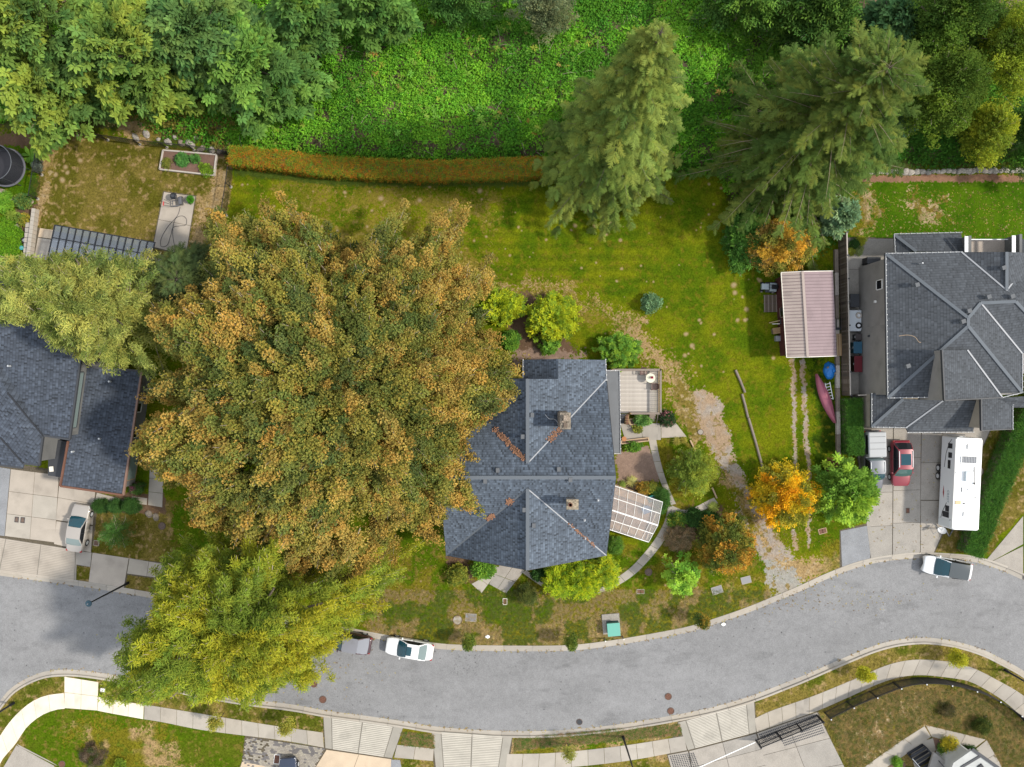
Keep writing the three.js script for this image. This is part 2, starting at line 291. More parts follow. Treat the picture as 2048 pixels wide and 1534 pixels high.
const groundMap = tex(GW, GH, (i, j, c) => {
  const wx = MX0 + (i + 0.5) / GW * MXS, wz = MZ0 + (j + 0.5) / GH * MZS, x = wx * K + 1024, y = wz * K + 767;
  const w1 = fbm(x / 22, y / 22, 4) - 0.5, w2 = fbm(x / 22 + 80, y / 22 + 30, 4) - 0.5;
  const j1 = 1.3 * (noise(x / 3.5, y / 3.5) - 0.5) + 0.7 * (rnd() - 0.5), j2 = 1.3 * (noise(x / 3.5 + 70, y / 3.5) - 0.5) + 0.7 * (rnd() - 0.5);
  let type = 'lawn';
  for (let k = regions.length - 1; k >= 0; k--) { const r = regions[k]; if (x < r.b[0] || x > r.b[2] || y < r.b[1] || y > r.b[3]) continue; if (inPoly(r.poly, x + (w1 * 2.4 + j1) * r.warp, y + (w2 * 2.4 + j2) * r.warp)) { type = r.type; break; } }
  switch (type) {
    case 'forest': mix3(c, [0.05, 0.085, 0.014], [0.08, 0.07, 0.025], fbm(x / 18, y / 18)); break;
    case 'lawn': { grass(c, G.green, G.bright, G.olive, x, y, 0.3, 0.72, 0.55); const st = Math.sin((y + w1 * 6) / 3.6) * (x < 1300 && y < 600 ? 0.1 : 0.03); c[0] *= 1 + st * 1.3; c[1] *= 1 + st; break; }
    case 'lawnB': grass(c, G.green, [0.06, 0.13, 0.005], G.olive, x, y, 0.35, 0.7, 0.6); break;
    case 'lawnC': grass(c, [0.05, 0.12, 0.004], [0.075, 0.15, 0.005], [0.09, 0.15, 0.01], x, y, 0.35, 0.7, 0.4); break;
    case 'lawnD': grass(c, G.green, G.olive, G.dry, x, y, 0.38, 0.62, 0.7); break;
    case 'lawnE': grass(c, G.dark, G.green, G.olive, x, y, 0.3, 0.7, 0.6); break;
    case 'lawnF': grass(c, G.green, [0.09, 0.12, 0.008], G.dry, x, y, 0.35, 0.65, 0.6); break;
    case 'dryA': grass(c, [0.1, 0.095, 0.012], [0.17, 0.135, 0.03], G.tan, x, y, 0.35, 0.65, 0.6); break;
    case 'dryB': grass(c, [0.14, 0.14, 0.012], [0.2, 0.165, 0.025], [0.25, 0.19, 0.06], x, y, 0.35, 0.65, 0.5); break;
    case 'verge': grass(c, G.olive, G.tan, [0.08, 0.12, 0.01], x, y, 0.45, 0.72, 0.8); break;
    case 'vergeS': grass(c, [0.085, 0.1, 0.01], [0.19, 0.15, 0.035], G.tan, x, y, 0.4, 0.65, 0.75); break;
    case 'yard': grass(c, [0.1, 0.09, 0.018], [0.2, 0.145, 0.05], [0.06, 0.085, 0.012], x, y, 0.36, 0.62, 0.85); break;
    case 'tan': grass(c, G.dry, G.tan, G.pale, x, y, 0.3, 0.55, 0.6); break;
    case 'tanPatch': { const t = fbm(x / 14, y / 14, 4); grass(c, G.olive, t > 0.5 ? G.pale : G.dry, G.tan, x, y, 0.3, 0.55, 0.6); break; }
    case 'gravel': { const n = fbm(x / 20, y / 20, 4), s = 1 + 0.4 * (rnd() - 0.5) + 0.2 * (noise(x / 3, y / 3) - 0.5); mix3(c, [0.35, 0.3, 0.25], [0.36, 0.26, 0.17], sstep(0.35, 0.65, n)); if (y > 1120) mix3(c, [0.3, 0.31, 0.29], [0.36, 0.31, 0.25], n); if (fbm(x / 9 + 60, y / 9, 3) > 0.68) mix3(c, [0.16, 0.14, 0.05], G.tan, rnd()); c[0] *= s; c[1] *= s; c[2] *= s; break; }
    case 'joint': { const k = 0.8 + 0.4 * rnd(); c[0] = 0.13 * k; c[1] = 0.11 * k; c[2] = 0.08 * k; break; }
    case 'soil': case 'soilRed': case 'soilPink': { const s = 0.7 + 0.5 * rnd() * fbm(x / 6, y / 6) + 0.3 * fbm(x / 15, y / 15); const a = type === 'soil' ? [0.15, 0.095, 0.06] : type === 'soilRed' ? [0.3, 0.17, 0.11] : [0.3, 0.21, 0.16]; for (let k = 0; k < 3; k++) c[k] = a[k] * s; break; }
  }
  if (type.startsWith('lawn') || type === 'dryB' || type === 'dryA') {
    const near = grid.get(Math.floor(x / 20) + ',' + Math.floor(y / 20));
    if (near) for (const s of near) { const d = Math.hypot(x - s[0] + w1 * 5, y - s[1] + w2 * 5) / s[2]; if (d < 1.15) { mix3(tA, c, d < 0.5 ? G.pale : G.tan, (1 - sstep(0.5, 1.15, d)) * 0.8); c[0] = tA[0]; c[1] = tA[1]; c[2] = tA[2]; } }
  }
}, true, THREE.ClampToEdgeWrapping);
groundMap.repeat.set(1 / MXS, 1 / MZS); groundMap.offset.set(-MX0 / MXS, -MZ0 / MZS);
const bumpGrass = texBump.clone(); bumpGrass.repeat.set(1 / 1.1, 1 / 1.1);
M.lawn = new THREE.MeshPhysicalMaterial({ color: lin(1, 1, 1), roughness: 1, specularIntensity: 0.06, map: groundMap, bumpMap: bumpGrass, bumpScale: 0.05 });
M.far = mat(0.06, 0.09, 0.015, 1);

// plate() turns uv so that u is -x, v is z on level ground; sheets keep plain x, z
function sheet(pts, y) { const g = plate(pts.map(([x, z]) => V(x, y, z)), 0.04, false); const p = g.attributes.position, u = g.attributes.uv; for (let i = 0; i < p.count; i++) u.setXY(i, p.getX(i), p.getZ(i)); return g; }
{ const t = struct('terrain', 'green land round the houses', sheet([[-900, -900], [900, -900], [900, 900], [-900, 900]], -0.2), M.far); t.userData.category = 'ground'; }

const upperPx = [[-700, 1050], [-300, 1108], [0, 1152], [150, 1172], [280, 1193], [500, 1232], [620, 1252], [735, 1275], [800, 1287], [880, 1299], [1000, 1303], [1140, 1302], [1200, 1296], [1260, 1287], [1322, 1276], [1382, 1264], [1440, 1246], [1500, 1225], [1537, 1210], [1600, 1184], [1650, 1161], [1700, 1141], [1745, 1128], [1797, 1120], [1841, 1117], [1900, 1119], [1946, 1124], [1990, 1136], [2048, 1161], [2160, 1220], [2400, 1400], [2800, 1720]];
const lowerPx = [[-90, 2400], [-90, 1800], [-75, 1560], [-40, 1460], [0, 1400], [22, 1376], [55, 1356], [88, 1344], [130, 1340], [165, 1342], [215, 1349], [264, 1359], [370, 1377], [482, 1397], [585, 1410], [646, 1421], [727, 1432], [810, 1444], [863, 1453], [941, 1460], [1025, 1463], [1112, 1462], [1172, 1457], [1235, 1450], [1350, 1431], [1427, 1415], [1505, 1392], [1560, 1371], [1612, 1350], [1690, 1316], [1753, 1291], [1797, 1280], [1837, 1276], [1858, 1276], [1915, 1284], [1972, 1302], [2010, 1321], [2048, 1342], [2140, 1420], [2240, 1600], [2300, 2000], [2320, 2400]];
const edge = (px, n) => curve(px.map((p) => { const [x, z] = P2(p); return V(x, 0, z); }), n);
const upE = edge(upperPx, 260), loE = edge(lowerPx, 300);
const offset = (pts, d) => pts.map((p, i) => { const a = pts[Math.max(0, i - 1)], b = pts[Math.min(pts.length - 1, i + 1)], t = b.clone().sub(a).normalize(); return V(p.x + t.z * d, p.y, p.z - t.x * d); });
// upper: outside is -z (t = +x): V(t.z*d, -t.x*d) -> d>0 goes north.  lower: outside is south -> d<0
const nLawn = offset(upE, 0.6), sLawn = offset(loE, -0.6);
struct('lawn', 'mown and dry grass north of the road', sheet([...nLawn.map((p) => [p.x, p.z]), [120, -120], [-120, -120]], 0), M.lawn);
struct('lawn', 'grass verge and yards south of the road', sheet([...sLawn.map((p) => [p.x, p.z]), [60, 110], [-50, 110]], 0), M.lawn);

// asphalt
reseed(31);
const cracks = []; for (let k = 0; k < 26; k++) { let x = rr(-50, 50), z = rr(19, 32), a = rr(-0.5, 0.3); const pts = []; for (let i = 0; i < rr(6, 26); i++) { pts.push([x, z]); a += rr(-0.5, 0.5); x += Math.cos(a) * 0.35; z += Math.sin(a) * 0.35; } cracks.push(pts); }
const RX0 = -54, RZ0 = 16, RXS = 108, RZS = 24, RW = 2048, RH = 456;
const crk = new Float32Array(RW * RH);
const stamp = (x, z, r, v) => { const i0 = (x - RX0) / RXS * RW, j0 = (z - RZ0) / RZS * RH, rp = r / RXS * RW; for (let j = Math.floor(j0 - rp); j <= j0 + rp; j++) for (let i = Math.floor(i0 - rp); i <= i0 + rp; i++) { if (i < 0 || j < 0 || i >= RW || j >= RH) continue; const d = Math.hypot(i - i0, j - j0) / rp; if (d < 1) { const q = j * RW + i; crk[q] += v * (1 - d); } } };
for (const c of cracks) for (let i = 0; i + 1 < c.length; i++) for (let t = 0; t < 1; t += 0.15) stamp(lerp(c[i][0], c[i + 1][0], t), lerp(c[i][1], c[i + 1][1], t), 0.05, -0.022);
const trail = (px, r, v) => { const c = curve(px.map((p) => W(p[0], p[1])), 220); for (const q of c) stamp(q.x + gs() * 0.03, q.z + gs() * 0.03, r, v); };
trail([[730, 1360], [820, 1368], [930, 1385], [1060, 1387], [1150, 1378], [1300, 1365], [1430, 1338], [1560, 1300]], 0.06, 0.008);     // sealed paving joint
for (let k = 0; k < 26; k++) { const p = W(rr(1125, 1165), rr(1312, 1335)); stamp(p.x, p.z, rr(0.2, 0.5), -0.006); }
trail([[1165, 1312], [1140, 1328], [1110, 1338]], 0.28, -0.0012); trail([[25, 1228], [60, 1220], [100, 1210]], 0.16, -0.0016);
for (let k = 0; k < 220; k++) { const p = W(rr(0, 2000), rr(1180, 1440)); stamp(p.x, p.z, rr(0.05, 0.1), -0.18); }
for (let k = 0; k < 60; k++) { const p = W(rr(900, 960), rr(1310, 1350)); stamp(p.x, p.z, rr(0.05, 0.08), -0.12); }
for (const [x, y] of [[1767, 1216], [1764, 1250]]) for (let k = 0; k < 60; k++) { const p = W(x + gs() * 9, y + gs() * 9); stamp(p.x, p.z, 0.12, 0.02); }
const roadTex = tex(RW, RH, (i, j, c) => {
  const x = i / RW * RXS, z = j / RH * RZS;
  let s = 0.205 + 0.05 * (fbm(x / 3.2, z / 1.6, 4) - 0.5) + 0.035 * (fbm(x / 0.4, z / 0.4, 2) - 0.5) + 0.07 * (rnd() - 0.5) + crk[j * RW + i];
  s += 0.04 * (fbm(x / 14 + 5, z / 3, 3) - 0.5) - 0.03 * sstep(0.6, 0.8, fbm(x / 2.2 + 30, z / 0.7 + 9, 4));
  const r = Math.hypot(0, 0); c[0] = s * 1.0; c[1] = s * 1.0; c[2] = s * 1.015 + r;
}, true, THREE.MirroredRepeatWrapping);
roadTex.repeat.set(1 / RXS, 1 / RZS); roadTex.offset.set(-RX0 / RXS, -RZ0 / RZS);
const bumpRoad = texBump.clone(); bumpRoad.repeat.set(1 / 1.5, 1 / 1.5);
M.road = mat(1, 1, 1, 0.93, { map: roadTex, bumpMap: bumpRoad, bumpScale: 0.008 });
struct('road', 'worn grey asphalt street', sheet([[-100, 6], [100, 6], [100, 110], [-100, 110]], -0.12), M.road);

// kerbs: gutter pan and upstand, cast in lengths
function sweep(pts, prof, dir) {     // prof [[offset,y]..]
  const pos = [], nor = [], uv = [], tan = pts.map((p, i) => (pts[i + 1] ?? p).clone().sub(pts[i - 1] ?? p).normalize());
  const at = (i, k) => V(pts[i].x + tan[i].z * prof[k][0] * dir, prof[k][1], pts[i].z - tan[i].x * prof[k][0] * dir);
  let run = 0;
  const put = (A, B, C, us) => { const e = B.clone().sub(A).cross(C.clone().sub(A)).normalize(); [A, B, C].forEach((p, q) => { pos.push(p.x, p.y, p.z); nor.push(e.x, e.y, e.z); uv.push(...us[q]); }); };
  for (let i = 0; i + 1 < pts.length; i++) { const l = pts[i].distanceTo(pts[i + 1]); for (let k = 0; k + 1 < prof.length; k++) { const A = at(i, k), B = at(i, k + 1), C = at(i + 1, k), D = at(i + 1, k + 1); const e = B.clone().sub(A).cross(C.clone().sub(A)); if ((e.y >= 0 ? 1 : -1) > 0) { put(A, B, C, [[run, k], [run, k + 0.4], [run + l, k]]); put(C, B, D, [[run + l, k], [run, k + 0.4], [run + l, k + 0.4]]); } else { put(A, C, B, [[run, k], [run + l, k], [run, k + 0.4]]); put(C, D, B, [[run + l, k], [run + l, k + 0.4], [run, k + 0.4]]); } } run += l; }
  const capT = THREE.ShapeUtils.triangulateShape(prof.map(([x, y]) => new THREE.Vector2(x, y)), []);
  for (const i of [0, pts.length - 1]) for (const [a, b, c] of capT) put(at(i, a), at(i, b), at(i, c), [[0, 0], [0, 1], [1, 1]]);
  return fin(pos, nor, uv);
}
const prof = [[0, -0.16], [0, -0.112], [0.4, -0.1], [0.44, 0.035], [0.47, 0.045], [0.6, 0.045], [0.62, 0.03], [0.62, -0.1]];
reseed(8);
for (const [E, dir, nm, lb] of [[upE, 1, 'kerb', 'concrete kerb along the houses side'], [loE, -1, 'kerb', 'concrete kerb along the pavement side']]) {
  const k = struct(nm, lb); let i = 0;
  while (i + 3 < E.length) {
    const n = 4, seg = E.slice(i, i + n + 1); i += n; if (seg.length < 3) break;
    const c = seg[2]; if (Math.abs(c.x) > 58 || c.z > 46) continue;
    const s = seg.map((p) => p.clone()); const d = s[1].clone().sub(s[0]).normalize(); s[0].addScaledVector(d, 0.012); const e = s.at(-2).clone().sub(s.at(-1)).normalize(); s[s.length - 1].addScaledVector(e, 0.012);
    mk('kerb_stone', sweep(s, prof, dir), [M.concrete, M.concrete2, M.concrete3][Math.floor(rnd() * 3)], k);
  }
}
// slabs laid between two edges
const bi = (q, u, v) => [lerp(lerp(q[0][0], q[1][0], u), lerp(q[3][0], q[2][0], u), v), lerp(lerp(q[0][1], q[1][1], u), lerp(q[3][1], q[2][1], u), v)];
const CM = [M.concrete, M.concrete2, M.concrete3];
function slabGrid(parent, q, nu, nv, mats, y = 0.03, gap = 0.035) {  // q: px corners
  const w = q.map(P2), L = Math.hypot(w[1][0] - w[0][0], w[1][1] - w[0][1]), D = Math.hypot(w[3][0] - w[0][0], w[3][1] - w[0][1]), gu = gap / 2 / L, gv = gap / 2 / D;
  for (let i = 0; i < nu; i++) for (let j = 0; j < nv; j++) {
    const a = i / nu + gu, b = (i + 1) / nu - gu, c = j / nv + gv, d = (j + 1) / nv - gv, yy = y + rr(-0.003, 0.003);
    mk('slab', plate([[a, c], [b, c], [b, d], [a, d]].map(([u, v]) => { const [x, z] = bi(w, u, v); return V(x, yy, z); }), 0.08, false), mats[Math.floor(rnd() * mats.length)], parent);
  }
}
function slabPath(parent, A, B, n, mats, y = 0.03, gap = 0.035) {   // A,B: px polylines, n slabs
  const a = curve(A.map((p) => W(p[0], p[1])), n * 2), b = curve(B.map((p) => W(p[0], p[1])), n * 2);
  for (let i = 0; i < n; i++) {
    const k = i * 2, sh = (p, q) => { const d = q.clone().sub(p).normalize(); return p.clone().addScaledVector(d, gap / 2); };
    const pts = [sh(a[k], a[k + 1]), a[k + 1].clone(), sh(a[k + 2], a[k + 1]), sh(b[k + 2], b[k + 1]), b[k + 1].clone(), sh(b[k], b[k + 1])], yy = y + rr(-0.003, 0.003);
    pts.forEach((p) => { p.y = yy; });
    mk('slab', plate(pts, 0.08, false), typeof mats === 'function' ? mats(i) : mats[Math.floor(rnd() * mats.length)], parent);
  }
}
// ribbed apron: slab pieces with raised ribs
function apron(parent, q, nu, rows, m, borderL = 0.08, borderR = 0.08) {
  const w = q.map(P2), slab = (u0, u1) => plate([[u0, 0], [u1, 0], [u1, 1], [u0, 1]].map(([u, v]) => { const [x, z] = bi(w, u, v); return V(x, 0.02, z); }), 0.08, false);
  const L = Math.hypot(w[1][0] - w[0][0], w[1][1] - w[0][1]), g = 0.02 / L;
  if (borderL) mk('slab', slab(0, borderL - g), m[1], parent); if (borderR) mk('slab', slab(1 - borderR + g, 1), m[1], parent);
  for (let i = 0; i < nu; i++) {
    const u0 = borderL + (1 - borderL - borderR) * i / nu + g, u1 = borderL + (1 - borderL - borderR) * (i + 1) / nu - g, s = mk('ribbed_slab', slab(u0, u1), m[1], parent), ribs = [];
    for (let r = 0; r < rows; r++) { const v0 = (r + 0.25) / rows, v1 = (r + 0.9) / rows; ribs.push(plate([[u0 + g * 3, v0], [u1 - g * 3, v0], [u1 - g * 3, v1], [u0 + g * 3, v1]].map(([u, v]) => { const [x, z] = bi(w, u, v); return V(x, 0.05, z); }), 0.04, false)); }
    stuffPart(mk('ribs', merge(ribs), m[0], s));
  }
}
const ribM = [mat(0.56, 0.53, 0.47, 0.9, { map: texConcrete }), mat(0.36, 0.34, 0.3, 0.9, { map: texConcrete })];
reseed(17);
{ // pavement on the south side
  const s = struct('pavement', 'curving slab pavement south of the road');
  slabPath(s, [[-30, 1520], [0, 1472], [18, 1446], [40, 1422], [66, 1402], [92, 1391], [128, 1386]], [[-5, 1560], [0, 1527], [31, 1488], [55, 1453], [88, 1428], [123, 1417], [130, 1417]], 7, [M.concreteNew]);
  slabGrid(s, [[129, 1353], [197, 1364], [195, 1421], [129, 1416]], 2, 2, [M.concreteNew]);
  slabPath(s, [[197, 1394], [222, 1399], [288, 1409]], [[195, 1421], [220, 1426], [287, 1438]], 3, [M.concreteNew]);
  slabPath(s, [[289, 1409], [321, 1414], [400, 1427], [547, 1451], [646, 1465]], [[288, 1438], [325, 1444], [400, 1459], [575, 1482], [648, 1495]], 11, CM);
  slabGrid(s, [[794, 1489], [868, 1497], [866, 1522], [788, 1515]], 2, 1, CM);
  slabPath(s, [[1014, 1508], [1100, 1506], [1240, 1492], [1368, 1472]], [[1010, 1545], [1100, 1538], [1250, 1522], [1374, 1500]], 11, CM);
  slabPath(s, [[1509, 1437], [1536, 1424], [1626, 1392], [1723, 1352], [1761, 1335], [1796, 1324], [1836, 1319], [1908, 1325], [1946, 1336], [1998, 1362], [2048, 1392], [2130, 1470], [2180, 1560]], [[1513, 1464], [1536, 1456], [1633, 1422], [1691, 1397], [1758, 1367], [1796, 1355], [1836, 1350], [1896, 1355], [1936, 1362], [1973, 1380], [2011, 1405], [2048, 1439], [2100, 1510], [2140, 1580]], 27, CM);
  const ap = struct('driveway_apron', 'ribbed concrete apron by the paver driveway'); apron(ap, [[647, 1433], [806, 1455], [784, 1516], [651, 1496]], 2, 17, ribM, 0.1, 0.12);
  const ap2 = struct('driveway_apron', 'ribbed concrete apron between two grass islands'); apron(ap2, [[864, 1462], [1024, 1473], [1008, 1560], [874, 1556]], 2, 26, ribM, 0.11, 0.11);
  const ap3 = struct('driveway_apron', 'ribbed concrete apron before the sliding gate'); apron(ap3, [[1356, 1445], [1508, 1404], [1512, 1464], [1376, 1500]], 2, 20, ribM, 0.1, 0.1);
  const d = struct('driveway', 'warm concrete driveway south of the white car'); slabGrid(d, [[653, 1499], [783, 1518], [780, 1570], [610, 1568]], 2, 2, [M.concretePeach]);
  const d2 = struct('driveway', 'pebbled driveway behind the sliding gate');
  slabGrid(d2, [[1378, 1502], [1512, 1467], [1545, 1560], [1395, 1600]], 2, 3, [M.exposed, M.exposed2]);
  slabGrid(d2, [[1514, 1466], [1634, 1424], [1712, 1580], [1548, 1600]], 2, 3, [M.exposed, M.exposed2]);
  slabGrid(d2, [[1335, 1510], [1376, 1502], [1393, 1600], [1360, 1600]], 1, 2, [M.exposed]);
  const dots = []; // dark drainage studs
  const stud = (cx, cz) => dots.push(plate([[-.06, -.06], [.06, -.06], [.06, .06], [-.06, .06]].map(([a, b]) => V(cx + a, 0.041, cz + b)), 0.01, false));
  for (let u = 0; u < 34; u++) for (let v = 0; v < 9; v++) { const p = bi([[1516, 1468], [1634, 1426], [1650, 1466], [1540, 1502]], (u + 0.5) / 34, (v + 0.5) / 9), [x, z] = P2(p); if (v < 4 || (u > 8 && v > 5) || u > 20) stud(x, z); }
  for (let u = 0; u < 12; u++) for (let v = 0; v < 9; v++) { const p = bi([[1338, 1511], [1388, 1504], [1400, 1536], [1348, 1542]], (u + 0.5) / 12, (v + 0.5) / 9), [x, z] = P2(p); stud(x, z); }
  stuffPart(mk('drain_studs', merge(dots), M.charcoal, d2));
  const g = struct('path', 'concrete garden path in the fenced corner yard');
  slabPath(g, [[1849, 1452], [1790, 1490], [1726, 1536], [1690, 1560]], [[1862, 1473], [1815, 1506], [1768, 1538], [1740, 1560]], 4, CM);
  slabPath(g, [[1851, 1450], [1910, 1464], [1971, 1479]], [[1863, 1473], [1905, 1484], [1950, 1495]], 3, CM);
  slabPath(g, [[1973, 1480], [2003, 1534], [2016, 1570]], [[1952, 1497], [1984, 1540], [2000, 1570]], 3, CM);
  slabGrid(g, [[1818, 1490], [1866, 1476], [1872, 1500], [1830, 1540]], 1, 1, CM);
  // pavers
  const pv = struct('paver_driveway', 'mottled brick paver drive with the dark blue car');
  const pm = [mat(0.36, 0.33, 0.29, 0.9, { map: texConcrete }), mat(0.33, 0.3, 0.26, 0.9, { map: texConcrete }), mat(0.39, 0.36, 0.3, 0.9, { map: texConcrete }), mat(0.17, 0.16, 0.16, 0.9, { map: texConcrete })];
  const poly = [[492, 1473], [650, 1497], [612, 1566], [480, 1560], [486, 1524]], pavers = [], rest = [[], [], [], []];
  const A = P2([492, 1473]), ang = Math.atan2(24, 158), ux = Math.cos(ang), uz = Math.sin(ang);
  for (let u = 0; u < 60; u++) for (let v = 0; v < 34; v++) {
    const s = 0.235, row = v % 2, cx = A[0] + (u * s + row * 0.11 - 0.6) * ux - (v + 0.5) * 0.16 * uz, cz = A[1] + (u * s + row * 0.11 - 0.6) * uz + (v + 0.5) * 0.16 * ux;
    if (!inPoly(poly, cx * K + 1024, cz * K + 767)) continue;
    const k = fbm(u / 3, v / 3, 2) + 0.4 * (rnd() - 0.5) > 0.66 ? 3 : Math.floor(rnd() * 3), hw = 0.112, hd = 0.075, yy = 0.03 + rr(-0.003, 0.003);
    rest[k].push(plate([[-hw, -hd], [hw, -hd], [hw, hd], [-hw, hd]].map(([a, b]) => V(cx + a * ux - b * uz, yy, cz + a * uz + b * ux)), 0.06, false));
  }
  let left = 280; for (let k = 3; k >= 0; k--) { const own = rest[k].splice(0, k === 3 ? 160 : 60); for (const g2 of own) if (left-- > 0) mk('paver', g2, pm[k], pv); if (rest[k].length) stuffPart(mk('pavers_small', merge(rest[k]), pm[k], pv)); }
  const wd = struct('driveway', 'pale concrete wedge beside the pavers'); slabGrid(wd, [[484, 1523], [548, 1535], [540, 1575], [470, 1570]], 1, 1, [M.concretePeach]);
  const pl = struct('driveway', 'pebbled corner drive at the street bend'); slabGrid(pl, [[33, 1490], [110, 1532], [60, 1590], [-20, 1580]], 1, 1, [M.exposed]); slabGrid(pl, [[33, 1487], [104, 1524], [116, 1532], [40, 1494]], 1, 1, [M.concrete2]);
}
{ // drive of the dark roofed house
  const d = struct('driveway', 'concrete driveway under the silver car');
  slabGrid(d, [[22, 938], [118, 950], [110, 1085], [10, 1072]], 2, 3, [M.patio, M.concrete3]);
  slabGrid(d, [[120, 950], [192, 966], [186, 1050], [112, 1040]], 1, 2, [M.patio, M.concrete3]);
  slabGrid(d, [[113, 1042], [186, 1052], [182, 1105], [108, 1088]], 1, 1, [M.patio]);
  slabGrid(d, [[194, 985], [250, 1000], [248, 1012], [190, 1000]], 1, 1, [M.concrete3]);
  const gb = struct('gravel_strip', 'blue grey gravel beside the drive', flatPoly([[-60, 925], [21, 938], [9, 1072], [-80, 1060]], 0.02), M.gravelGrey);
  const ap = struct('driveway_apron', 'ribbed concrete apron below the silver car'); apron(ap, [[-60, 1066], [154, 1100], [152, 1164], [-80, 1135]], 3, 20, [M.patio, M.concrete2], 0.01, 0.01);
  const sw = struct('pavement', 'short slab pavement beside the leaning street lamp');
  slabGrid(sw, [[154, 1101], [184, 1105], [181, 1134], [152, 1129]], 1, 1, CM);
  slabGrid(sw, [[185, 1105], [258, 1116], [248, 1176], [177, 1166]], 1, 1, [M.patio]);
  slabGrid(sw, [[259, 1116], [337, 1129], [333, 1158], [254, 1147]], 2, 1, [M.concrete3, M.concrete]);
  const wk = struct('path', 'narrow concrete walk beside the dark roofed house');
  slabGrid(wk, [[300, 930], [328, 930], [325, 1015], [296, 1010]], 1, 3, CM); slabGrid(wk, [[264, 992], [295, 996], [294, 1010], [262, 1006]], 1, 1, CM);
}
{ // back patio of that house
  const p = struct('patio', 'concrete slab patio with the coiled hose'); slabGrid(p, [[328, 384], [391, 393], [372, 510], [306, 494]], 1, 2, [M.patio]);
  const p2 = struct('patio', 'concrete patio under the glass canopy'); slabGrid(p2, [[80, 456], [110, 460], [104, 478], [76, 474]], 1, 1, [M.concretePeach]); slabGrid(p2, [[76, 475], [330, 515], [310, 600], [60, 560]], 3, 1, [M.patio, M.concrete3]);
}
{ // main house: walks
  const w = struct('path', 'curved concrete walk round the grey roofed house');
  slabPath(w, [[1297, 878], [1304, 910], [1314, 945], [1330, 985], [1342, 1010]], [[1312, 878], [1318, 910], [1327, 945], [1340, 982], [1352, 1008]], 6, CM);
  slabPath(w, [[1336, 1012], [1330, 1040], [1312, 1075], [1285, 1110], [1255, 1140], [1215, 1165], [1180, 1178]], [[1352, 1014], [1346, 1046], [1327, 1083], [1298, 1120], [1265, 1152], [1225, 1176], [1186, 1190]], 11, CM);
  slabPath(w, [[1342, 1010], [1370, 1020], [1428, 995]], [[1350, 1030], [1372, 1034], [1436, 1006]], 4, CM);
  slabGrid(w, [[1240, 846], [1322, 846], [1322, 880], [1250, 880]], 2, 1, CM); slabGrid(w, [[1322, 846], [1352, 846], [1374, 874], [1322, 876]], 1, 1, [M.patio]);
  const e = struct('path', 'weathered entrance slabs at the front gable');
  slabGrid(e, [[1000, 1128], [1050, 1140], [1012, 1187], [978, 1168]], 2, 2, [M.exposed, M.exposed2]); slabPath(e, [[990, 1130], [965, 1155], [943, 1168]], [[1000, 1136], [978, 1166], [963, 1186]], 3, CM);
  slabPath(e, [[1045, 1145], [1062, 1158], [1083, 1172]], [[1052, 1140], [1070, 1152], [1088, 1166]], 2, CM);
}
{ // right house: drive and side yard
  const d = struct('driveway', 'pebbled driveway with the parked trailer');
  slabGrid(d, [[1708, 850], [1786, 850], [1784, 1118], [1742, 1121]], 1, 4, [M.exposed, M.exposed2]); slabGrid(d, [[1787, 850], [1842, 850], [1840, 1109], [1785, 1112]], 1, 4, [M.exposed, M.exposed2]);
  slabGrid(d, [[1843, 850], [1985, 850], [1915, 1000], [1841, 1000]], 2, 2, [M.exposed, M.exposed2]); slabGrid(d, [[1841, 1001], [1914, 1001], [1866, 1108], [1841, 1109]], 1, 2, [M.exposed, M.exposed2]);
  struct('gravel_strip', 'blue grey crushed stone pad beside the driveway', flatPoly([[1681, 1062], [1741, 1050], [1740, 1120], [1684, 1137]], 0.02), M.gravelGrey);
  const y = struct('side_yard', 'grey concrete side yard along the fence'); slabGrid(y, [[1690, 476], [1800, 478], [1760, 790], [1700, 790]], 1, 5, [M.exposed2]); slabGrid(y, [[1704, 791], [1770, 791], [1770, 848], [1706, 848]], 1, 2, [M.exposed2]);
  const f = struct('driveway', 'neighbouring concrete drive beyond the clipped hedge'); slabGrid(f, [[2048, 1030], [2200, 900], [2260, 1200], [2048, 1160]], 2, 2, [M.exposed, M.exposed2]); slabGrid(f, [[1972, 1120], [2046, 1030], [2046, 1150], [1990, 1128]], 1, 2, [M.exposed]);
}
console.log('ground done');
// ---------- buildings ----------
function panel(pts, t = 0.12) {        // upright polygon (in one vertical plane) t thick
  const a = pts[0], u = V(pts[1].x - a.x, 0, pts[1].z - a.z).normalize(), n = V(u.z, 0, -u.x);
  const s = new THREE.Shape(pts.map((p) => new THREE.Vector2((p.x - a.x) * u.x + (p.z - a.z) * u.z, p.y - a.y)));
  const g = new THREE.ExtrudeGeometry(s, { depth: t, bevelEnabled: false }); g.translate(0, 0, -t / 2);
  g.applyMatrix4(new THREE.Matrix4().makeBasis(u, V(0, 1, 0), n.negate()).setPosition(a)); return g.index ? g.toNonIndexed() : g;
}
const wp = (a) => W(a[0], a[1], a[2]);
const roofPlane = (parent, pts, m, t = 0.16, name = 'roof_plane') => mk(name, plate(pts.map(wp), t), m, parent);
const xz = (list, h) => list.map(([x, y]) => { const v = W(x, y, h); return [v.x, v.z]; });
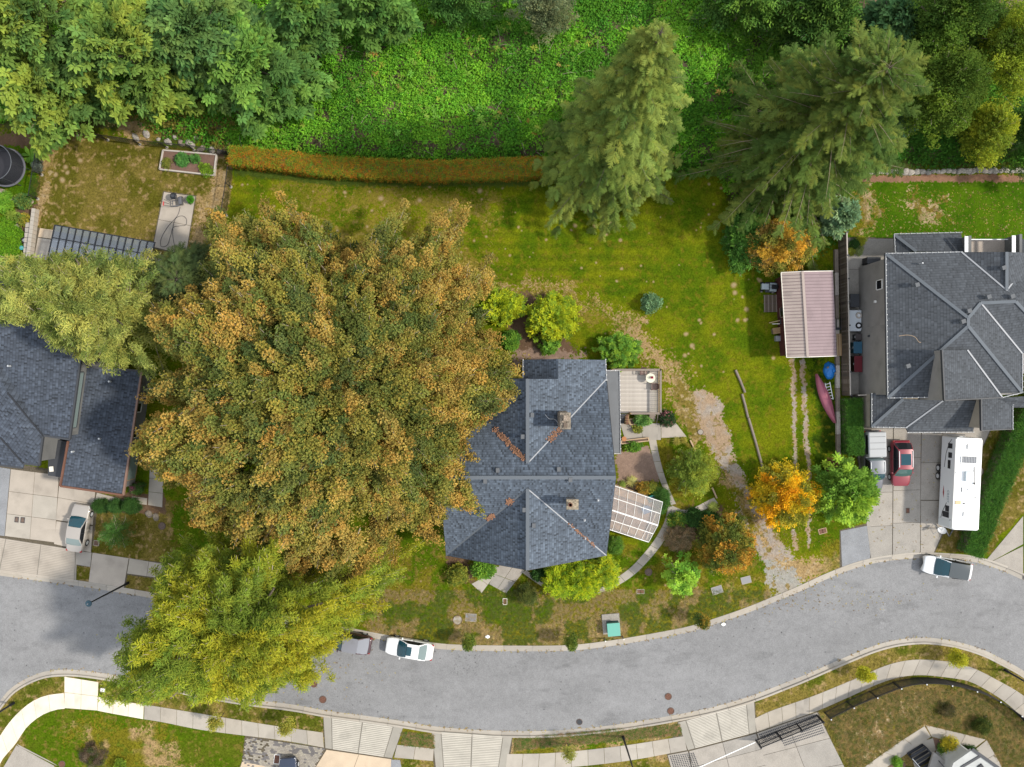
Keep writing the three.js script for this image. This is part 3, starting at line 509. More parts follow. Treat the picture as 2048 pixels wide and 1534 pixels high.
function upright(parent, p, q, y0, y1, off, w, mFrame, mPane, mull = 1) { // a window set in the wall line p..q ([x,z]) at fraction off, width w
  const d = V(q[0] - p[0], 0, q[1] - p[1]).normalize(), c = V(lerp(p[0], q[0], off), 0, lerp(p[1], q[1], off)), a = c.clone().addScaledVector(d, -w / 2), b = c.clone().addScaledVector(d, w / 2);
  const f = 0.09, at = (v, y) => V(v.x, y, v.z), win = new THREE.Group(); win.name = 'window'; parent.add(win);
  mk('frame', merge([beam(at(a, y0), at(b, y0), 0.16, f), beam(at(a, y1), at(b, y1), 0.16, f), beam(at(a, y0), at(a, y1), 0.16, f), beam(at(b, y0), at(b, y1), 0.16, f), ...Array.from({ length: mull - 1 }, (_, i) => { const m = a.clone().lerp(b, (i + 1) / mull); return beam(at(m, y0), at(m, y1), 0.14, 0.06); })]), mFrame, win);
  for (let i = 0; i < mull; i++) { const m0 = a.clone().lerp(b, i / mull), m1 = a.clone().lerp(b, (i + 1) / mull); mk('pane', panel([at(m0, y0), at(m1, y0), at(m1, y1), at(m0, y1)], 0.1), mPane, win); }
  return win;
}
function eaveLights(parent, runs, step = 0.5) {   // string of small white bulbs on a pale strip
  const dots = [];
  for (const [p, q] of runs) {
    const a = wp(p), b = wp(q); mk('drip_edge', beam(a.clone().setY(a.y + 0.02), b.clone().setY(b.y + 0.02), 0.06, 0.1), M.flashing, parent);
    const n = Math.floor(a.distanceTo(b) / step); for (let i = 0; i <= n; i++) { const c = a.clone().lerp(b, i / n); const g = new THREE.OctahedronGeometry(0.07); g.translate(c.x, c.y + 0.1, c.z); dots.push(g); }
  }
  stuffPart(mk('string_lights', merge(dots), M.white, parent));
}
// ----- the grey roofed house in the middle
const HX = 1.335, HZ = 7.93, XW = -6.1, XE = 8.75, ZN = -0.4, ZS = 15.95, HE = 5.2, HR = 11.2, HR2 = 10.4;
const s1 = (HR - HE) / (ZS - HZ), s1n = (HR - HE) / (HZ - ZN), s2 = (HR2 - HE) / (XE - HX);
const roofH = (x, z) => Math.max(HR - (z > HZ ? s1 : s1n) * Math.abs(z - HZ), HR2 - s2 * Math.abs(x - HX));
const onRoof = (px, py) => { let h = 8; for (let i = 0; i < 12; i++) { const v = W(px, py, h); h = roofH(v.x, v.z); } return W(px, py, h); };
{
  const g = thing('gabled_house', 'cross-gabled house with blue grey shingle roof and two chimneys', 'house', [0, 0, 0]);
  const VS = V(HX, HR2, HZ + (HR - HR2) / s1), VN = V(HX, HR2, HZ - (HR - HR2) / s1n), A = V(XW, HR, HZ), B = V(XE, HR, HZ);
  const SE = V(XE, HE, ZS), SW = V(XW, HE, ZS), NE = V(XE, HE, ZN), NW = V(XW, HE, ZN), aS = V(HX, HR2, ZS), aN = V(HX, HR2, ZN), hx = 4.06, hh = HR2 - s2 * (hx - HX), zx = -2.17;
  const rp = (pts) => mk('roof_plane', plate(pts, 0.18), M.shingle, g);
  rp([A, B, SE, VS, SW]); rp([A, B, NE, VN, NW]); rp([VS, aS, SE]); rp([VS, aS, SW]); rp([VN, aN, NW]);
  rp([VN, aN, V(hx, hh, ZN), V(hx, hh, zx), V(XE, HE, zx), NE]);
  rp([V(hx - 0.01, hh, ZN + 0.1), V(hx - 0.01, hh, zx), V(1, hh - 2.15, zx), V(1, hh - 2.15, ZN + 0.1)]);
  for (const [p, q] of [[A, B], [VS, aS], [VN, aN]]) mk('ridge_cap', beam(p.clone().setY(p.y + 0.03), q.clone().setY(q.y + 0.03), 0.3, 0.07), M.capGrey, g);
  for (const [p, q] of [[VN, NE], [VS, SE]]) mk('valley_flashing', beam(p.clone().setY(p.y + 0.02), q.clone().setY(q.y + 0.02), 0.1, 0.05), M.flashing, g);
  for (const [p, q] of [[VN, NW], [VS, SW]]) mk('valley_flashing', beam(p.clone().setY(p.y + 0.01), q.clone().setY(q.y + 0.01), 0.14, 0.05), M.capGrey, g);
  for (const [p, q] of [[aS, SE], [aS, SW], [aN, NW], [A, NW], [A, SW], [B, SE], [B, NE]]) mk('bargeboard', beam(p.clone().setY(p.y - 0.16), q.clone().setY(q.y - 0.16), 0.08, 0.22), M.charcoal, g);
  const i = 0.5, wl = [[XW + i, ZN + i], [XE - i, ZN + i], [XE - i, ZS - i], [XW + i, ZS - i]];
  mk('wall', prism(wl, -0.1, HE - 0.05), M.brick, g);
  mk('wall', prism([[1.5, zx + 0.4], [XE - i, zx + 0.4], [XE - i, ZN + i - 0.01], [1.5, ZN + i - 0.01]], -0.1, HE - 0.05), M.brick, g);
  mk('gable_wall', panel([V(XW + i, HE - 0.05, ZS - i), V(XE - i, HE - 0.05, ZS - i), V(HX, HR2 - 0.5, ZS - i)]), M.brick, g);
  mk('gable_wall', panel([V(XW + i, HE - 0.05, ZN + i), V(XE - i, HE - 0.05, ZN + i), V(HX, HR2 - 0.5, ZN + i)]), M.brick, g);
  mk('gable_wall', panel([V(XE - i, HE - 0.05, ZN + i), V(XE - i, HE - 0.05, ZS - i), V(XE - i, HR - 0.6, HZ)]), M.brick, g);
  mk('gable_wall', panel([V(XW + i, HE - 0.05, ZN + i), V(XW + i, HE - 0.05, ZS - i), V(XW + i, HR - 0.6, HZ)]), M.brick, g);
  mk('gable_wall', panel([V(1.5, HE, zx + 0.4), V(XE - i, HE, zx + 0.4), V(hx, hh - 0.3, zx + 0.4), V(1.5, hh - 2, zx + 0.4)]), M.brick, g);
  upright(g, wl[3], wl[2], 0.9, 2.2, 0.78, 2.4, M.white, M.glassBlack, 3); upright(g, wl[3], wl[2], 0.9, 2.2, 0.2, 1.8, M.white, M.glassBlack, 2); upright(g, wl[3], wl[2], 3.5, 4.7, 0.5, 2.6, M.white, M.glassBlack, 3);
  upright(g, wl[1], wl[2], 3.4, 4.6, 0.7, 1.6, M.white, M.glassBlack, 2); upright(g, wl[1], wl[2], 0.2, 2.2, 0.2, 1.8, M.white, M.glassBlack, 2);
  const dr = mk('door', box(1, 2.1, 0.12, HX - 0.9, 1.05, ZS - i + 0.06), M.woodDark, g); mk('handle', box(0.05, 0.16, 0.06, HX - 0.55, 1.05, ZS - i + 0.15), M.metalLight, dr);
  for (const [x, y] of [[1064, 830], [1045, 873], [1117, 938], [995, 940], [970, 962], [1140, 959], [1048, 1019], [1067, 1050]]) {
    const p = onRoof(x, y), v = mk('roof_vent', box(0.34, 0.22, 0.34, p.x, p.y + 0.1, p.z, 0, 0.04), M.capGrey, g); mk('vent_cap', box(0.3, 0.05, 0.38, p.x + 0.02, p.y + 0.235, p.z), M.membrane, v);
  }
  for (const [x, y] of [[1196, 1000], [1169, 1040], [1170, 1076]]) { const p = onRoof(x, y); mk('vent_pipe', cyl(0.06, 0.06, 0.5, p.x, p.y - 0.1, p.z, 8), M.metalLight, g); mk('pipe_flashing', box(0.2, 0.03, 0.2, p.x, p.y + 0.06, p.z), M.flashing, g); }
  { // stone chimney, coursed stones
    const c = W(1131, 842, 12.3), ch = new THREE.Group(); ch.name = 'stone_chimney'; g.add(ch); reseed(3);
    mk('shaft', box(0.66, 5.6, 1.16, c.x, 9.2, c.z), M.stone, ch);
    for (let y = 6.9; y < 12; y += 0.3) for (const [sx, sz, nx, nz] of [[-1, 0, 1, 4], [1, 0, 1, 4], [0, -1, 2, 1], [0, 1, 2, 1]]) for (let k = 0; k < (sx ? 4 : 2); k++) {
      const o = (k + 0.5) / (sx ? 4 : 2) - 0.5; mk('stone', box(sx ? 0.12 : 0.34, 0.27, sx ? 0.27 : 0.12, c.x + sx * (0.35 + rnd() * 0.03) + (sx ? 0 : o * 0.7), y, c.z + sz * (0.6 + rnd() * 0.03) + (sx ? o * 1.16 : 0), rr(-0.06, 0.06), 0.03), rnd() < 0.4 ? M.stone : rnd() < 0.5 ? M.rockBrown : M.woodDark, ch);
    }
    mk('chimney_cap', box(0.9, 0.14, 1.4, c.x, 12.07, c.z, 0, 0.04), M.stone, ch); mk('flue', box(0.36, 0.3, 0.5, c.x, 12.26, c.z - 0.25, 0, 0.03), M.rockBrown, ch); mk('flue', box(0.32, 0.24, 0.4, c.x, 12.2, c.z + 0.35, 0, 0.03), M.woodDark, ch);
    for (let k = 0; k < 14; k++) mk('stone', box(rr(0.15, 0.3), rr(0.06, 0.14), rr(0.15, 0.3), c.x + rr(-0.32, 0.32), 12.17, c.z + rr(-0.55, 0.55), rr(0, 3), 0.03), rnd() < 0.5 ? M.stone : M.rockBrown, ch);
    const c2 = W(1145, 1009, 11.6), h2 = new THREE.Group(); h2.name = 'rendered_chimney'; g.add(h2);
    mk('shaft', box(0.78, 4.6, 0.62, c2.x, 9.2, c2.z), M.stucco, h2); mk('chimney_cap', box(1.02, 0.12, 0.86, c2.x, 11.55, c2.z, 0, 0.03), mat(0.5, 0.43, 0.33, 0.9, { map: texStone }), h2); mk('chimney_pot', cyl(0.17, 0.13, 0.36, c2.x - 0.2, 11.6, c2.z - 0.02), M.rust, h2); mk('pot_lip', cyl(0.19, 0.19, 0.06, c2.x - 0.2, 11.9, c2.z - 0.02), M.rust, h2);
    mk('aerial', limb(curve([W(1120, 850, 9.6), W(1108, 838, 10.2), W(1099, 838, 10.4), W(1090, 829, 10.2)], 10), 0.03, 0.02, 4), M.metalLight, g);
  }
  { // leaf litter in the valleys
    const list = [], leaf = (p) => { const q = new THREE.PlaneGeometry(rr(0.08, 0.16), rr(0.06, 0.12)).toNonIndexed(); q.rotateX(-1.57 + rr(-0.5, 0.5)); q.rotateY(rr(0, 6)); q.translate(p.x, p.y + 0.08 + rnd() * 0.05, p.z); list.push(q); };
    for (let k = 0; k < 520; k++) { const t = rr(0.05, 0.42); if (noise(t * 26, 3) < 0.42) continue; const p = VN.clone().lerp(NW, t); p.x += gs() * 0.22 + 0.05; p.z += gs() * 0.22; p.y = roofH(p.x, p.z); leaf(p); }
    for (let k = 0; k < 620; k++) { const t = rr(0.14, 0.52); if (noise(t * 26, 9) < 0.42) continue; const p = VS.clone().lerp(SW, t); p.x += gs() * 0.24 - 0.1; p.z += gs() * 0.2 - 0.12; p.y = roofH(p.x, p.z); leaf(p); }
    for (let k = 0; k < 170; k++) { const t = rr(0.26, 0.5); if (noise(t * 26, 6) < 0.4) continue; const p = VN.clone().lerp(NE, t); p.x += gs() * 0.3; p.z += gs() * 0.3; p.y = roofH(p.x, p.z); leaf(p); }
    for (let k = 0; k < 60; k++) { const t = rr(0.5, 0.85), p = VS.clone().lerp(SE, t); p.x += gs() * 0.12; p.z += gs() * 0.12; p.y = roofH(p.x, p.z); leaf(p); }
    stuffPart(mk('fallen_leaves', merge(list), mat(0.25, 0.125, 0.07, 0.9), g));
  }
  // porch roof on the garden side
  mk('porch_roof', plate([W(1211, 742, 3.9), W(1239, 742, 3.4), W(1241, 906, 3.4), W(1228, 906, 3.9), W(1214, 760, 3.9)], 0.14), M.membrane, g);
  eaveLights(g, [[[1239, 741, 3.45], [1241, 907, 3.45]], [[1212, 741, 3.9], [1239, 741, 3.45]], [[1229, 907, 3.9], [1241, 907, 3.45]], [[1211, 719, HE], [1213, 760, HE]], [[1046, 720, 6.3], [1046, 758, 6.3]]], 0.45);
  for (const y of [745, 820, 900]) { const p = W(1236, y, 3.2); mk('porch_post', box(0.12, 3.3, 0.12, p.x, 1.65, p.z), M.white, g); }
}
// ----- timber deck
{
  const d = thing('timber_deck', 'pale timber deck with baluster railing beside the gabled house', 'deck', [0, 0, 0]);
  const dh = 0.8, x0 = W(1216, 0, dh).x, x1 = W(1317, 0, dh).x, z0 = W(0, 740, dh).z, z1 = W(0, 826, dh).z, n = 30; reseed(4);
  const dm = [M.woodDeck, mat(0.7, 0.65, 0.59, 0.85, { map: texGrain }), mat(0.64, 0.59, 0.53, 0.85, { map: texGrain })];
  for (let k = 0; k < n; k++) { const z = lerp(z0, z1, (k + 0.5) / n); mk('deck_board', box(x1 - x0, 0.04, (z1 - z0) / n - 0.012, (x0 + x1) / 2, dh + rr(-0.002, 0.002), z), dm[k % 3], d); }
  for (const x of [x0 + 0.1, (x0 + x1) / 2, x1 - 0.1]) for (const z of [z0 + 0.1, z1 - 0.1]) mk('deck_post', box(0.14, dh, 0.14, x, dh / 2 - 0.03, z), M.woodGrey, d);
  mk('skirt', merge([box(x1 - x0, 0.26, 0.04, (x0 + x1) / 2, dh - 0.16, z0 - 0.02), box(x1 - x0, 0.26, 0.04, (x0 + x1) / 2, dh - 0.16, z1 + 0.02), box(0.04, 0.26, z1 - z0, x1 + 0.02, dh - 0.16, (z0 + z1) / 2)]), M.woodGrey, d);
  const rail = (ax, az, bx, bz) => {
    const a = V(ax, 0, az), b = V(bx, 0, bz), at = (v, y) => V(v.x, y, v.z), L = a.distanceTo(b), m = Math.round(L / 0.2);
    mk('handrail', beam(at(a, dh + 1), at(b, dh + 1), 0.2, 0.05), M.woodGrey, d); mk('rail', beam(at(a, dh + 0.12), at(b, dh + 0.12), 0.07, 0.06), M.wood, d); mk('rail', beam(at(a, dh + 0.92), at(b, dh + 0.92), 0.06, 0.08), M.wood, d);
    for (let k = 1; k < m; k++) { const c = a.clone().lerp(b, k / m); mk('baluster', beam(at(c, dh + 0.14), at(c, dh + 0.9), 0.07, 0.05), M.wood, d); }
    for (const v of [a, b]) mk('newel', box(0.12, 1.1, 0.12, v.x, dh + 0.5, v.z), M.wood, d);
  };
  rail(x0 + 0.3, z0, x1, z0); rail(x1, z0, x1, z1); rail(W(1258, 0, dh).x, z1, x1, z1);
  // steps down to the walk
  for (let k = 0; k < 3; k++) { const p = W(1315, 834 + k * 4, 0.5); mk('step', box(0.62, 0.06, 0.26, p.x - 0.5, dh - 0.2 * (k + 1), z1 + 0.2 + k * 0.27), M.woodGrey, d); }
  mk('stringer', beam(V(x1 - 0.05, dh, z1 + 0.05), V(x1 - 0.05, 0.1, z1 + 0.95), 0.06, 0.2), M.woodGrey, d);
  for (let k = 0; k < 4; k++) mk('step', box(0.55, 0.05, 0.2, W(1247, 0, 0.5).x, 0.72 - k * 0.17, z1 + 0.2 + k * 0.24), M.charcoal, d);
}
// ----- greenhouse
{
  const g = thing('greenhouse', 'glazed greenhouse with white glazing bars beside the gabled house', 'greenhouse', [0, 0, 0]);
  const hb = 1.5, hr = 2.7, B0 = W(1222, 969, hb), B1 = W(1325, 1004, hb), B2 = W(1297, 1084, hb), B3 = W(1210, 1056, hb);
  const r0 = B0.clone().lerp(B3, 0.52).setY(hr), r1 = B1.clone().lerp(B2, 0.52).setY(hr);
  const gm = new THREE.MeshPhysicalMaterial({ color: lin(0.9, 0.87, 0.85), roughness: 0.12, transmission: 0.88, thickness: 0 }), floor = mat(0.5, 0.38, 0.3, 0.9, { map: texGrain });
  const xzof = (v) => [v.x, v.z];
  mk('floor', prism([B0, B1, B2, B3].map(xzof), -0.05, 0.06), floor, g);
  const sideWall = (p, q, m) => mk('base_wall', panel([V(p.x, 0, p.z), V(q.x, 0, q.z), V(q.x, 0.5, q.z), V(p.x, 0.5, p.z)], 0.08), m, g);
  sideWall(B0, B1, M.woodPale); sideWall(B2, B3, M.woodPale); sideWall(B1, B2, M.whiteWarm);
  const mid = (p, q) => p.clone().lerp(q, 0.5), rows = [[B0, B1, r0, r1], [r0, r1, B3, B2]];
  for (const [a, b, c, dd] of rows) {
    const ncol = 6, nrow = 2;
    for (let i = 0; i < ncol; i++) for (let j = 0; j < nrow; j++) {
      const f = (u, v) => a.clone().lerp(b, u).lerp(c.clone().lerp(dd, u), v), e = 0.012;
      mk('pane', plate([f(i / ncol + e, j / nrow + e), f((i + 1) / ncol - e, j / nrow + e), f((i + 1) / ncol - e, (j + 1) / nrow - e), f(i / ncol + e, (j + 1) / nrow - e)], 0.012), gm, g);
    }
    for (let i = 0; i <= ncol; i++) { const u = i / ncol, p = a.clone().lerp(b, u), q = c.clone().lerp(dd, u); p.y += 0.02; q.y += 0.02; mk('glazing_bar', beam(p, q, 0.045, 0.06), M.white, g); }
    for (const v of [0, 0.5, 1]) { const p = a.clone().lerp(c, v), q = b.clone().lerp(dd, v); p.y += 0.03; q.y += 0.03; mk('purlin', beam(p, q, 0.065, 0.07), M.white, g); }
  }
  { const p = r0.clone(), q = r1.clone(); p.y += 0.06; q.y += 0.06; mk('ridge_beam', beam(p, q, 0.13, 0.09), M.white, g); }
  for (const [p, q] of [[B0, B1], [B1, B2], [B2, B3]]) for (let k = 0; k <= 6; k++) { const c = p.clone().lerp(q, k / 6); mk('glazing_bar', beam(V(c.x, 0.5, c.z), V(c.x, 1.5, c.z), 0.05, 0.05), M.white, g); }
  for (const [p, q] of [[B0, B1], [B2, B3]]) for (let k = 0; k < 6; k++) { const c = p.clone().lerp(q, (k + 0.05) / 6), e = p.clone().lerp(q, (k + 0.95) / 6); mk('pane', panel([V(c.x, 0.5, c.z), V(e.x, 0.5, e.z), V(e.x, 1.48, e.z), V(c.x, 1.48, c.z)], 0.012), gm, g); }
  mk('gable_pane', panel([V(B1.x, 0.5, B1.z), V(B2.x, 0.5, B2.z), V(B2.x, 1.5, B2.z), V(r1.x, hr - 0.04, r1.z), V(B1.x, 1.5, B1.z)], 0.012), gm, g);
  const bench = (p, q, o, m, n2) => { const a = p.clone().lerp(q, 0.05), b = p.clone().lerp(q, 0.95), d = V(r0.x - B0.x, 0, r0.z - B0.z).normalize().multiplyScalar(o); mk(n2, merge([beam(V(a.x + d.x, 0.7, a.z + d.z), V(b.x + d.x, 0.7, b.z + d.z), 0.75, 0.05), beam(V(a.x + d.x, 0.35, a.z + d.z), V(a.x + d.x, 0.68, a.z + d.z), 0.08), beam(V(b.x + d.x, 0.35, b.z + d.z), V(b.x + d.x, 0.68, b.z + d.z), 0.08)]), m, g); };
  bench(B0, B1, 0.5, M.woodPale, 'potting_bench'); bench(B3, B2, -0.5, M.woodPale, 'potting_bench');
}
// ----- metal roofed shed
{
  const g = thing('shed', 'dark red timber shed with pinkish ribbed metal roof', 'shed', [0, 0, 0]);
  const e = 2.55, r = 3.05, NW = W(1562, 545, e), NE = W(1666, 542, e), SE = W(1673, 712, e), SW = W(1573, 715, e), RN = W(1605, 543, r), RS = W(1615, 714, r), n = 26;
  reseed(6);
  for (let k = 0; k < n; k++) {
    const f = (a, b, u) => a.clone().lerp(b, u), u0 = k / n + 0.0012, u1 = (k + 1) / n - 0.0012;
    mk('roof_panel', plate([f(NW, SW, u0), f(RN, RS, u0), f(RN, RS, u1), f(NW, SW, u1)], 0.03), M.shedPanelPale, g); mk('roof_panel', plate([f(RN, RS, u0), f(NE, SE, u0), f(NE, SE, u1), f(RN, RS, u1)], 0.03), M.shedPanel, g);
    if (k) for (const [a, b] of [[f(NW, SW, k / n), f(RN, RS, k / n)], [f(RN, RS, k / n), f(NE, SE, k / n)]]) { a.y += 0.015; b.y += 0.015; mk('seam', beam(a, b, 0.045, 0.05), M.shedSeam, g); }
  }
  const up = (v, d) => v.clone().setY(v.y + d);
  mk('ridge_cap', beam(up(RN, 0.04), up(RS, 0.04), 0.24, 0.05), M.shedPanelPale, g);
  for (const [a, b] of [[NW, RN], [RN, NE], [SW, RS], [RS, SE]]) mk('edge_trim', beam(up(a, 0.02), up(b, 0.02), 0.06, 0.08), M.whiteWarm, g);
  mk('edge_trim', beam(up(NW, 0), up(SW, 0), 0.06, 0.09), M.whiteWarm, g);
  const ins = [[NW, 0.35, 0.25], [NE, -0.3, 0.25], [SE, -0.3, -0.25], [SW, 0.35, -0.25]].map(([v, a, b]) => [v.x + a, v.z + b]);
  mk('wall', prism(ins, -0.05, 2.5), M.redWall, g);
  for (let k = 0; k < 9; k++) { const a = lerp(ins[0][0], ins[3][0], (k + 0.5) / 9), b = lerp(ins[0][1], ins[3][1], (k + 0.5) / 9); mk('batten', box(0.05, 2.4, 0.07, a - 0.03, 1.2, b), M.redWall, g); }
  upright(g, ins[0], ins[3], 0.9, 1.8, 0.45, 0.9, M.woodGrey, M.glassBlack, 2);
}
// ----- right hand house
{
  const g = thing('hipped_house', 'large dark grey hipped house beside the parked trailer', 'house', [0, 0, 0]);
  const S = M.shingleGrey, E = 5.8, T = 8.0;
  const NW = [1771, 507, E], SW = [1775, 796, E], SE = [2044, 785, E], A1 = [1936, 636, T], A2 = [1936, 652, T], Q = [1961, 606, 7.55], VR = [2044, 707, E], NG = [1922, 504, E], D1 = [2013, 504, 7.25], D2 = [2013, 581, 7.25], C1 = [2031, 603, 7.55], FE = [2112, 507, E], FS = [2112, 690, E];
  roofPlane(g, [NW, A1, A2, SW], S); roofPlane(g, [SW, A2, SE], S); roofPlane(g, [A1, Q, VR, SE, A2], S); roofPlane(g, [NW, NG, D2, C1, Q, A1], S);
  roofPlane(g, [Q, C1, FS, VR], S); roofPlane(g, [C1, FE, FS], S); roofPlane(g, [NG, D1, D2], S); roofPlane(g, [D1, D2, C1, FE], S);
  const cap = (a, b, m = M.capGrey, w = 0.28, n = 'hip_cap', dy = 0.04) => { const p = wp(a), q = wp(b); p.y += dy; q.y += dy; mk(n, beam(p, q, w, 0.06), m, g); };
  cap(NW, A1); cap(SW, A2); cap(A2, SE); cap(A1, Q); cap(A1, A2); cap(Q, C1); cap(D1, D2); cap(C1, FS);
  cap(Q, VR, M.flashing, 0.13, 'valley_flashing', 0.05); cap(NG, D2, M.flashing, 0.13, 'valley_flashing', 0.05); cap(D2, [2048, 533, 6.4], M.flashing, 0.13, 'valley_flashing', 0.05);
  // rear porch roof and terrace
  roofPlane(g, [[1788, 469, 3.2], [1922, 466, 3.2], [1930, 503, 4], [1832, 503, 4]], S); roofPlane(g, [[1788, 469, 3.2], [1832, 503, 4], [1790, 506, 3.2]], S); cap([1788, 469, 3.2], [1832, 503, 4]);
  const deckp = W(1975, 492, 3.3), dw = W(2018, 492, 3.3).x - W(1932, 492, 3.3).x; mk('terrace', plate([[1932, 478, 3.3], [2018, 478, 3.3], [2018, 512, 3.3], [1932, 512, 3.3]].map(wp), 0.2), mat(0.5, 0.43, 0.37, 0.95, { map: texExposed }), g);
  mk('parapet', box(0.25, 1.3, 1.7, W(1932, 0, 4).x, 3.95, W(0, 492, 4).z), M.stuccoGrey, g); mk('parapet', box(0.25, 2.2, 1.7, W(2022, 0, 4).x, 4.2, W(0, 492, 4).z), M.stuccoGrey, g);
  mk('railing', merge([beam(W(1934, 479, 4.3), W(2016, 479, 4.3), 0.08, 0.06), ...Array.from({ length: 16 }, (_, k) => beam(W(1936 + k * 5, 478, 3.4), W(1936 + k * 5, 479, 4.25), 0.03))]), M.metalLight, g);
  mk('parapet_cap', box(0.34, 0.08, 1.8, W(1932, 0, 4.6).x, 4.64, W(0, 492, 4.6).z), M.metalLight, g); mk('parapet_cap', box(0.34, 0.08, 1.8, W(2022, 0, 5).x, 5.34, W(0, 492, 5).z), M.metalLight, g);
  roofPlane(g, [[2024, 478, 3.2], [2112, 478, 3.2], [2112, 512, 4], [2024, 512, 4]], S);
  // raised single pitch over the front door
  const B0 = [1883, 700, 8.5], B1 = [1934, 700, 7.6], B2 = [2004, 795, 6.15], B3 = [1888, 801, 8.5];
  roofPlane(g, [B0, B1, B2, B3], S); cap(B1, B2, M.flashing, 0.13, 'valley_flashing', 0.06);
  { const a = wp(B0), b = wp(B3); a.x += 0.25; b.x += 0.25; mk('wall', panel([V(a.x, 4.2, a.z), V(b.x, 4.2, b.z), V(b.x, 8.3, b.z), V(a.x, 8.3, a.z)], 0.15), M.stucco, g); const c = wp(B2); mk('wall', panel([V(b.x, 4.2, b.z - 0.3), V(c.x - 0.3, 4.2, c.z - 0.3), V(c.x - 0.3, 6, c.z - 0.3), V(b.x, 8.3, b.z - 0.3)], 0.15), M.stucco, g); }
  mk('fascia', beam(wp(B0), wp(B3), 0.1, 0.26), M.charcoal, g); mk('fascia', beam(wp(B3), wp(B2), 0.1, 0.24), M.charcoal, g);
  // garage roofs
  const L = 3.2, G1 = [1743, 787, L], G2 = [1743, 854, L], G3 = [1806, 798, 4.4], G4 = [1812, 855, L], G5 = [1886, 801, 4.7];
  roofPlane(g, [G1, G2, G3], S); roofPlane(g, [G2, G4, G5, G3], S); roofPlane(g, [G4, [1816, 864, L], [1946, 863, L], [1962, 801, 4.6], G5], S); roofPlane(g, [G1, G3, [1806, 784, 4.2]], S);
  cap(G2, G3); cap(G4, G5, M.flashing, 0.13, 'valley_flashing', 0.05);
  const H0 = [1961, 797, 5.4], H1 = [2025, 797, 4.5], H2 = [2025, 858, 4.5], H3 = [1962, 861, 5.4];
  roofPlane(g, [H0, H1, H2, H3], S); roofPlane(g, [[1962, 796, 4.9], [2004, 795, 5.2], [2110, 790, 5.2], [2110, 815, 4.5], [2026, 815, 4.5]], S);
  { const a = wp(H0), b = wp(H3); a.x += 0.2; b.x += 0.2; mk('wall', panel([V(a.x, 2.6, a.z), V(b.x, 2.6, b.z - 0.2), V(b.x, 5.2, b.z - 0.2), V(a.x, 5.2, a.z)], 0.15), M.stuccoBeige, g); }
  mk('fascia', beam(wp(H0), wp(H3), 0.1, 0.26), M.charcoal, g); mk('fascia', beam(wp(H3), wp(H2), 0.08, 0.2), M.charcoal, g);
  for (const [a, b] of [[NW, SW], [NW, NG], [SW, [1872, 793, E]], [G2, G4], [G1, G2]]) { const p = wp(a), q = wp(b); p.y -= 0.1; q.y -= 0.1; mk('gutter', beam(p, q, 0.12, 0.14), M.charcoal, g); }
  eaveLights(g, [[NW, SW], [NW, NG], [SW, [1872, 794, E]], [[1788, 468, 3.25], [1922, 465, 3.25]], [[1788, 468, 3.25], [1790, 505, 3.25]], [G1, G2], [G2, G4], [[1815, 865, L], [1946, 864, L]], [VR, SE], [SE, B2], [H1, H2]], 0.5);
  const wi = 0.35, pA = W(1771, 507, E), pB = W(2044, 790, E);
  mk('wall', prism([[pA.x + wi, pA.z + wi], [W(2112, 0, E).x, pA.z + wi], [W(2112, 0, E).x, pB.z - 2], [pB.x - wi, pB.z - 2], [pB.x - wi, pB.z], [pA.x + wi, pB.z]], -0.1, E - 0.08), M.stucco, g);
  const gA = W(1750, 790, L), gB = W(1942, 855, L); mk('wall', prism([[gA.x, gA.z - 0.2], [gB.x, gA.z - 0.2], [gB.x, gB.z], [gA.x, gB.z]], -0.1, L - 0.08), M.stuccoBeige, g); const hB = W(2020, 852, 4.4); mk('wall', prism([[gB.x + 0.01, gA.z + 0.4], [hB.x, gA.z + 0.4], [hB.x, hB.z - 0.2], [gB.x + 0.01, hB.z - 0.2]], -0.1, 4.3), M.stuccoBeige, g);
  for (const k of [0.28, 0.72]) { const x = lerp(gA.x, gB.x, k); const d = new THREE.Group(); d.name = 'garage_door'; g.add(d); for (let j = 0; j < 4; j++) mk('door_panel', box(2.5, 0.5, 0.06, x, 0.32 + j * 0.53, gB.z + 0.04), M.white, d); }
  const onA = (px, py) => W(px, py, 7.2);
  for (const [x, y, h] of [[1832, 570, 6.9], [1975, 594, 7.65], [2022, 593, 7.6], [1936, 622, 7.85], [1924, 643, 7.9], [1814, 732, 6.7], [2005, 536, 7.2]]) { const p = W(x, y, h), v = mk('roof_vent', box(0.34, 0.3, 0.34, p.x, p.y + 0.05, p.z, 0.3, 0.04), M.capGrey, g); mk('vent_cap', box(0.38, 0.05, 0.36, p.x + 0.02, p.y + 0.22, p.z, 0.3), M.membrane, v); }
  { const p = W(1842, 527, 6.5); mk('vent_pipe', cyl(0.06, 0.06, 0.5, p.x, p.y - 0.2, p.z, 8), M.metalLight, g); }
  mk('aerial', limb(curve([W(1798, 672, 6.9), W(1815, 670, 7.1), W(1830, 674, 7.3), W(1838, 684, 7.4), W(1842, 685, 7.4)], 14), 0.025, 0.02, 4), M.woodPale, g);
  { const a = [pA.x + wi, pA.z + wi], b = [pA.x + wi, pB.z]; upright(g, a, b, 3.6, 4.6, 0.18, 0.8, M.white, M.glassBlack, 1); const p = V(a[0] - 0.08, 2.2, lerp(a[1], b[1], 0.3)); mk('dryer_vent', box(0.14, 0.22, 0.22, p.x, p.y + 1.2, p.z), M.white, g); mk('dryer_vent', box(0.14, 0.18, 0.18, p.x, p.y, p.z + 3.2), M.charcoal, g); }
}
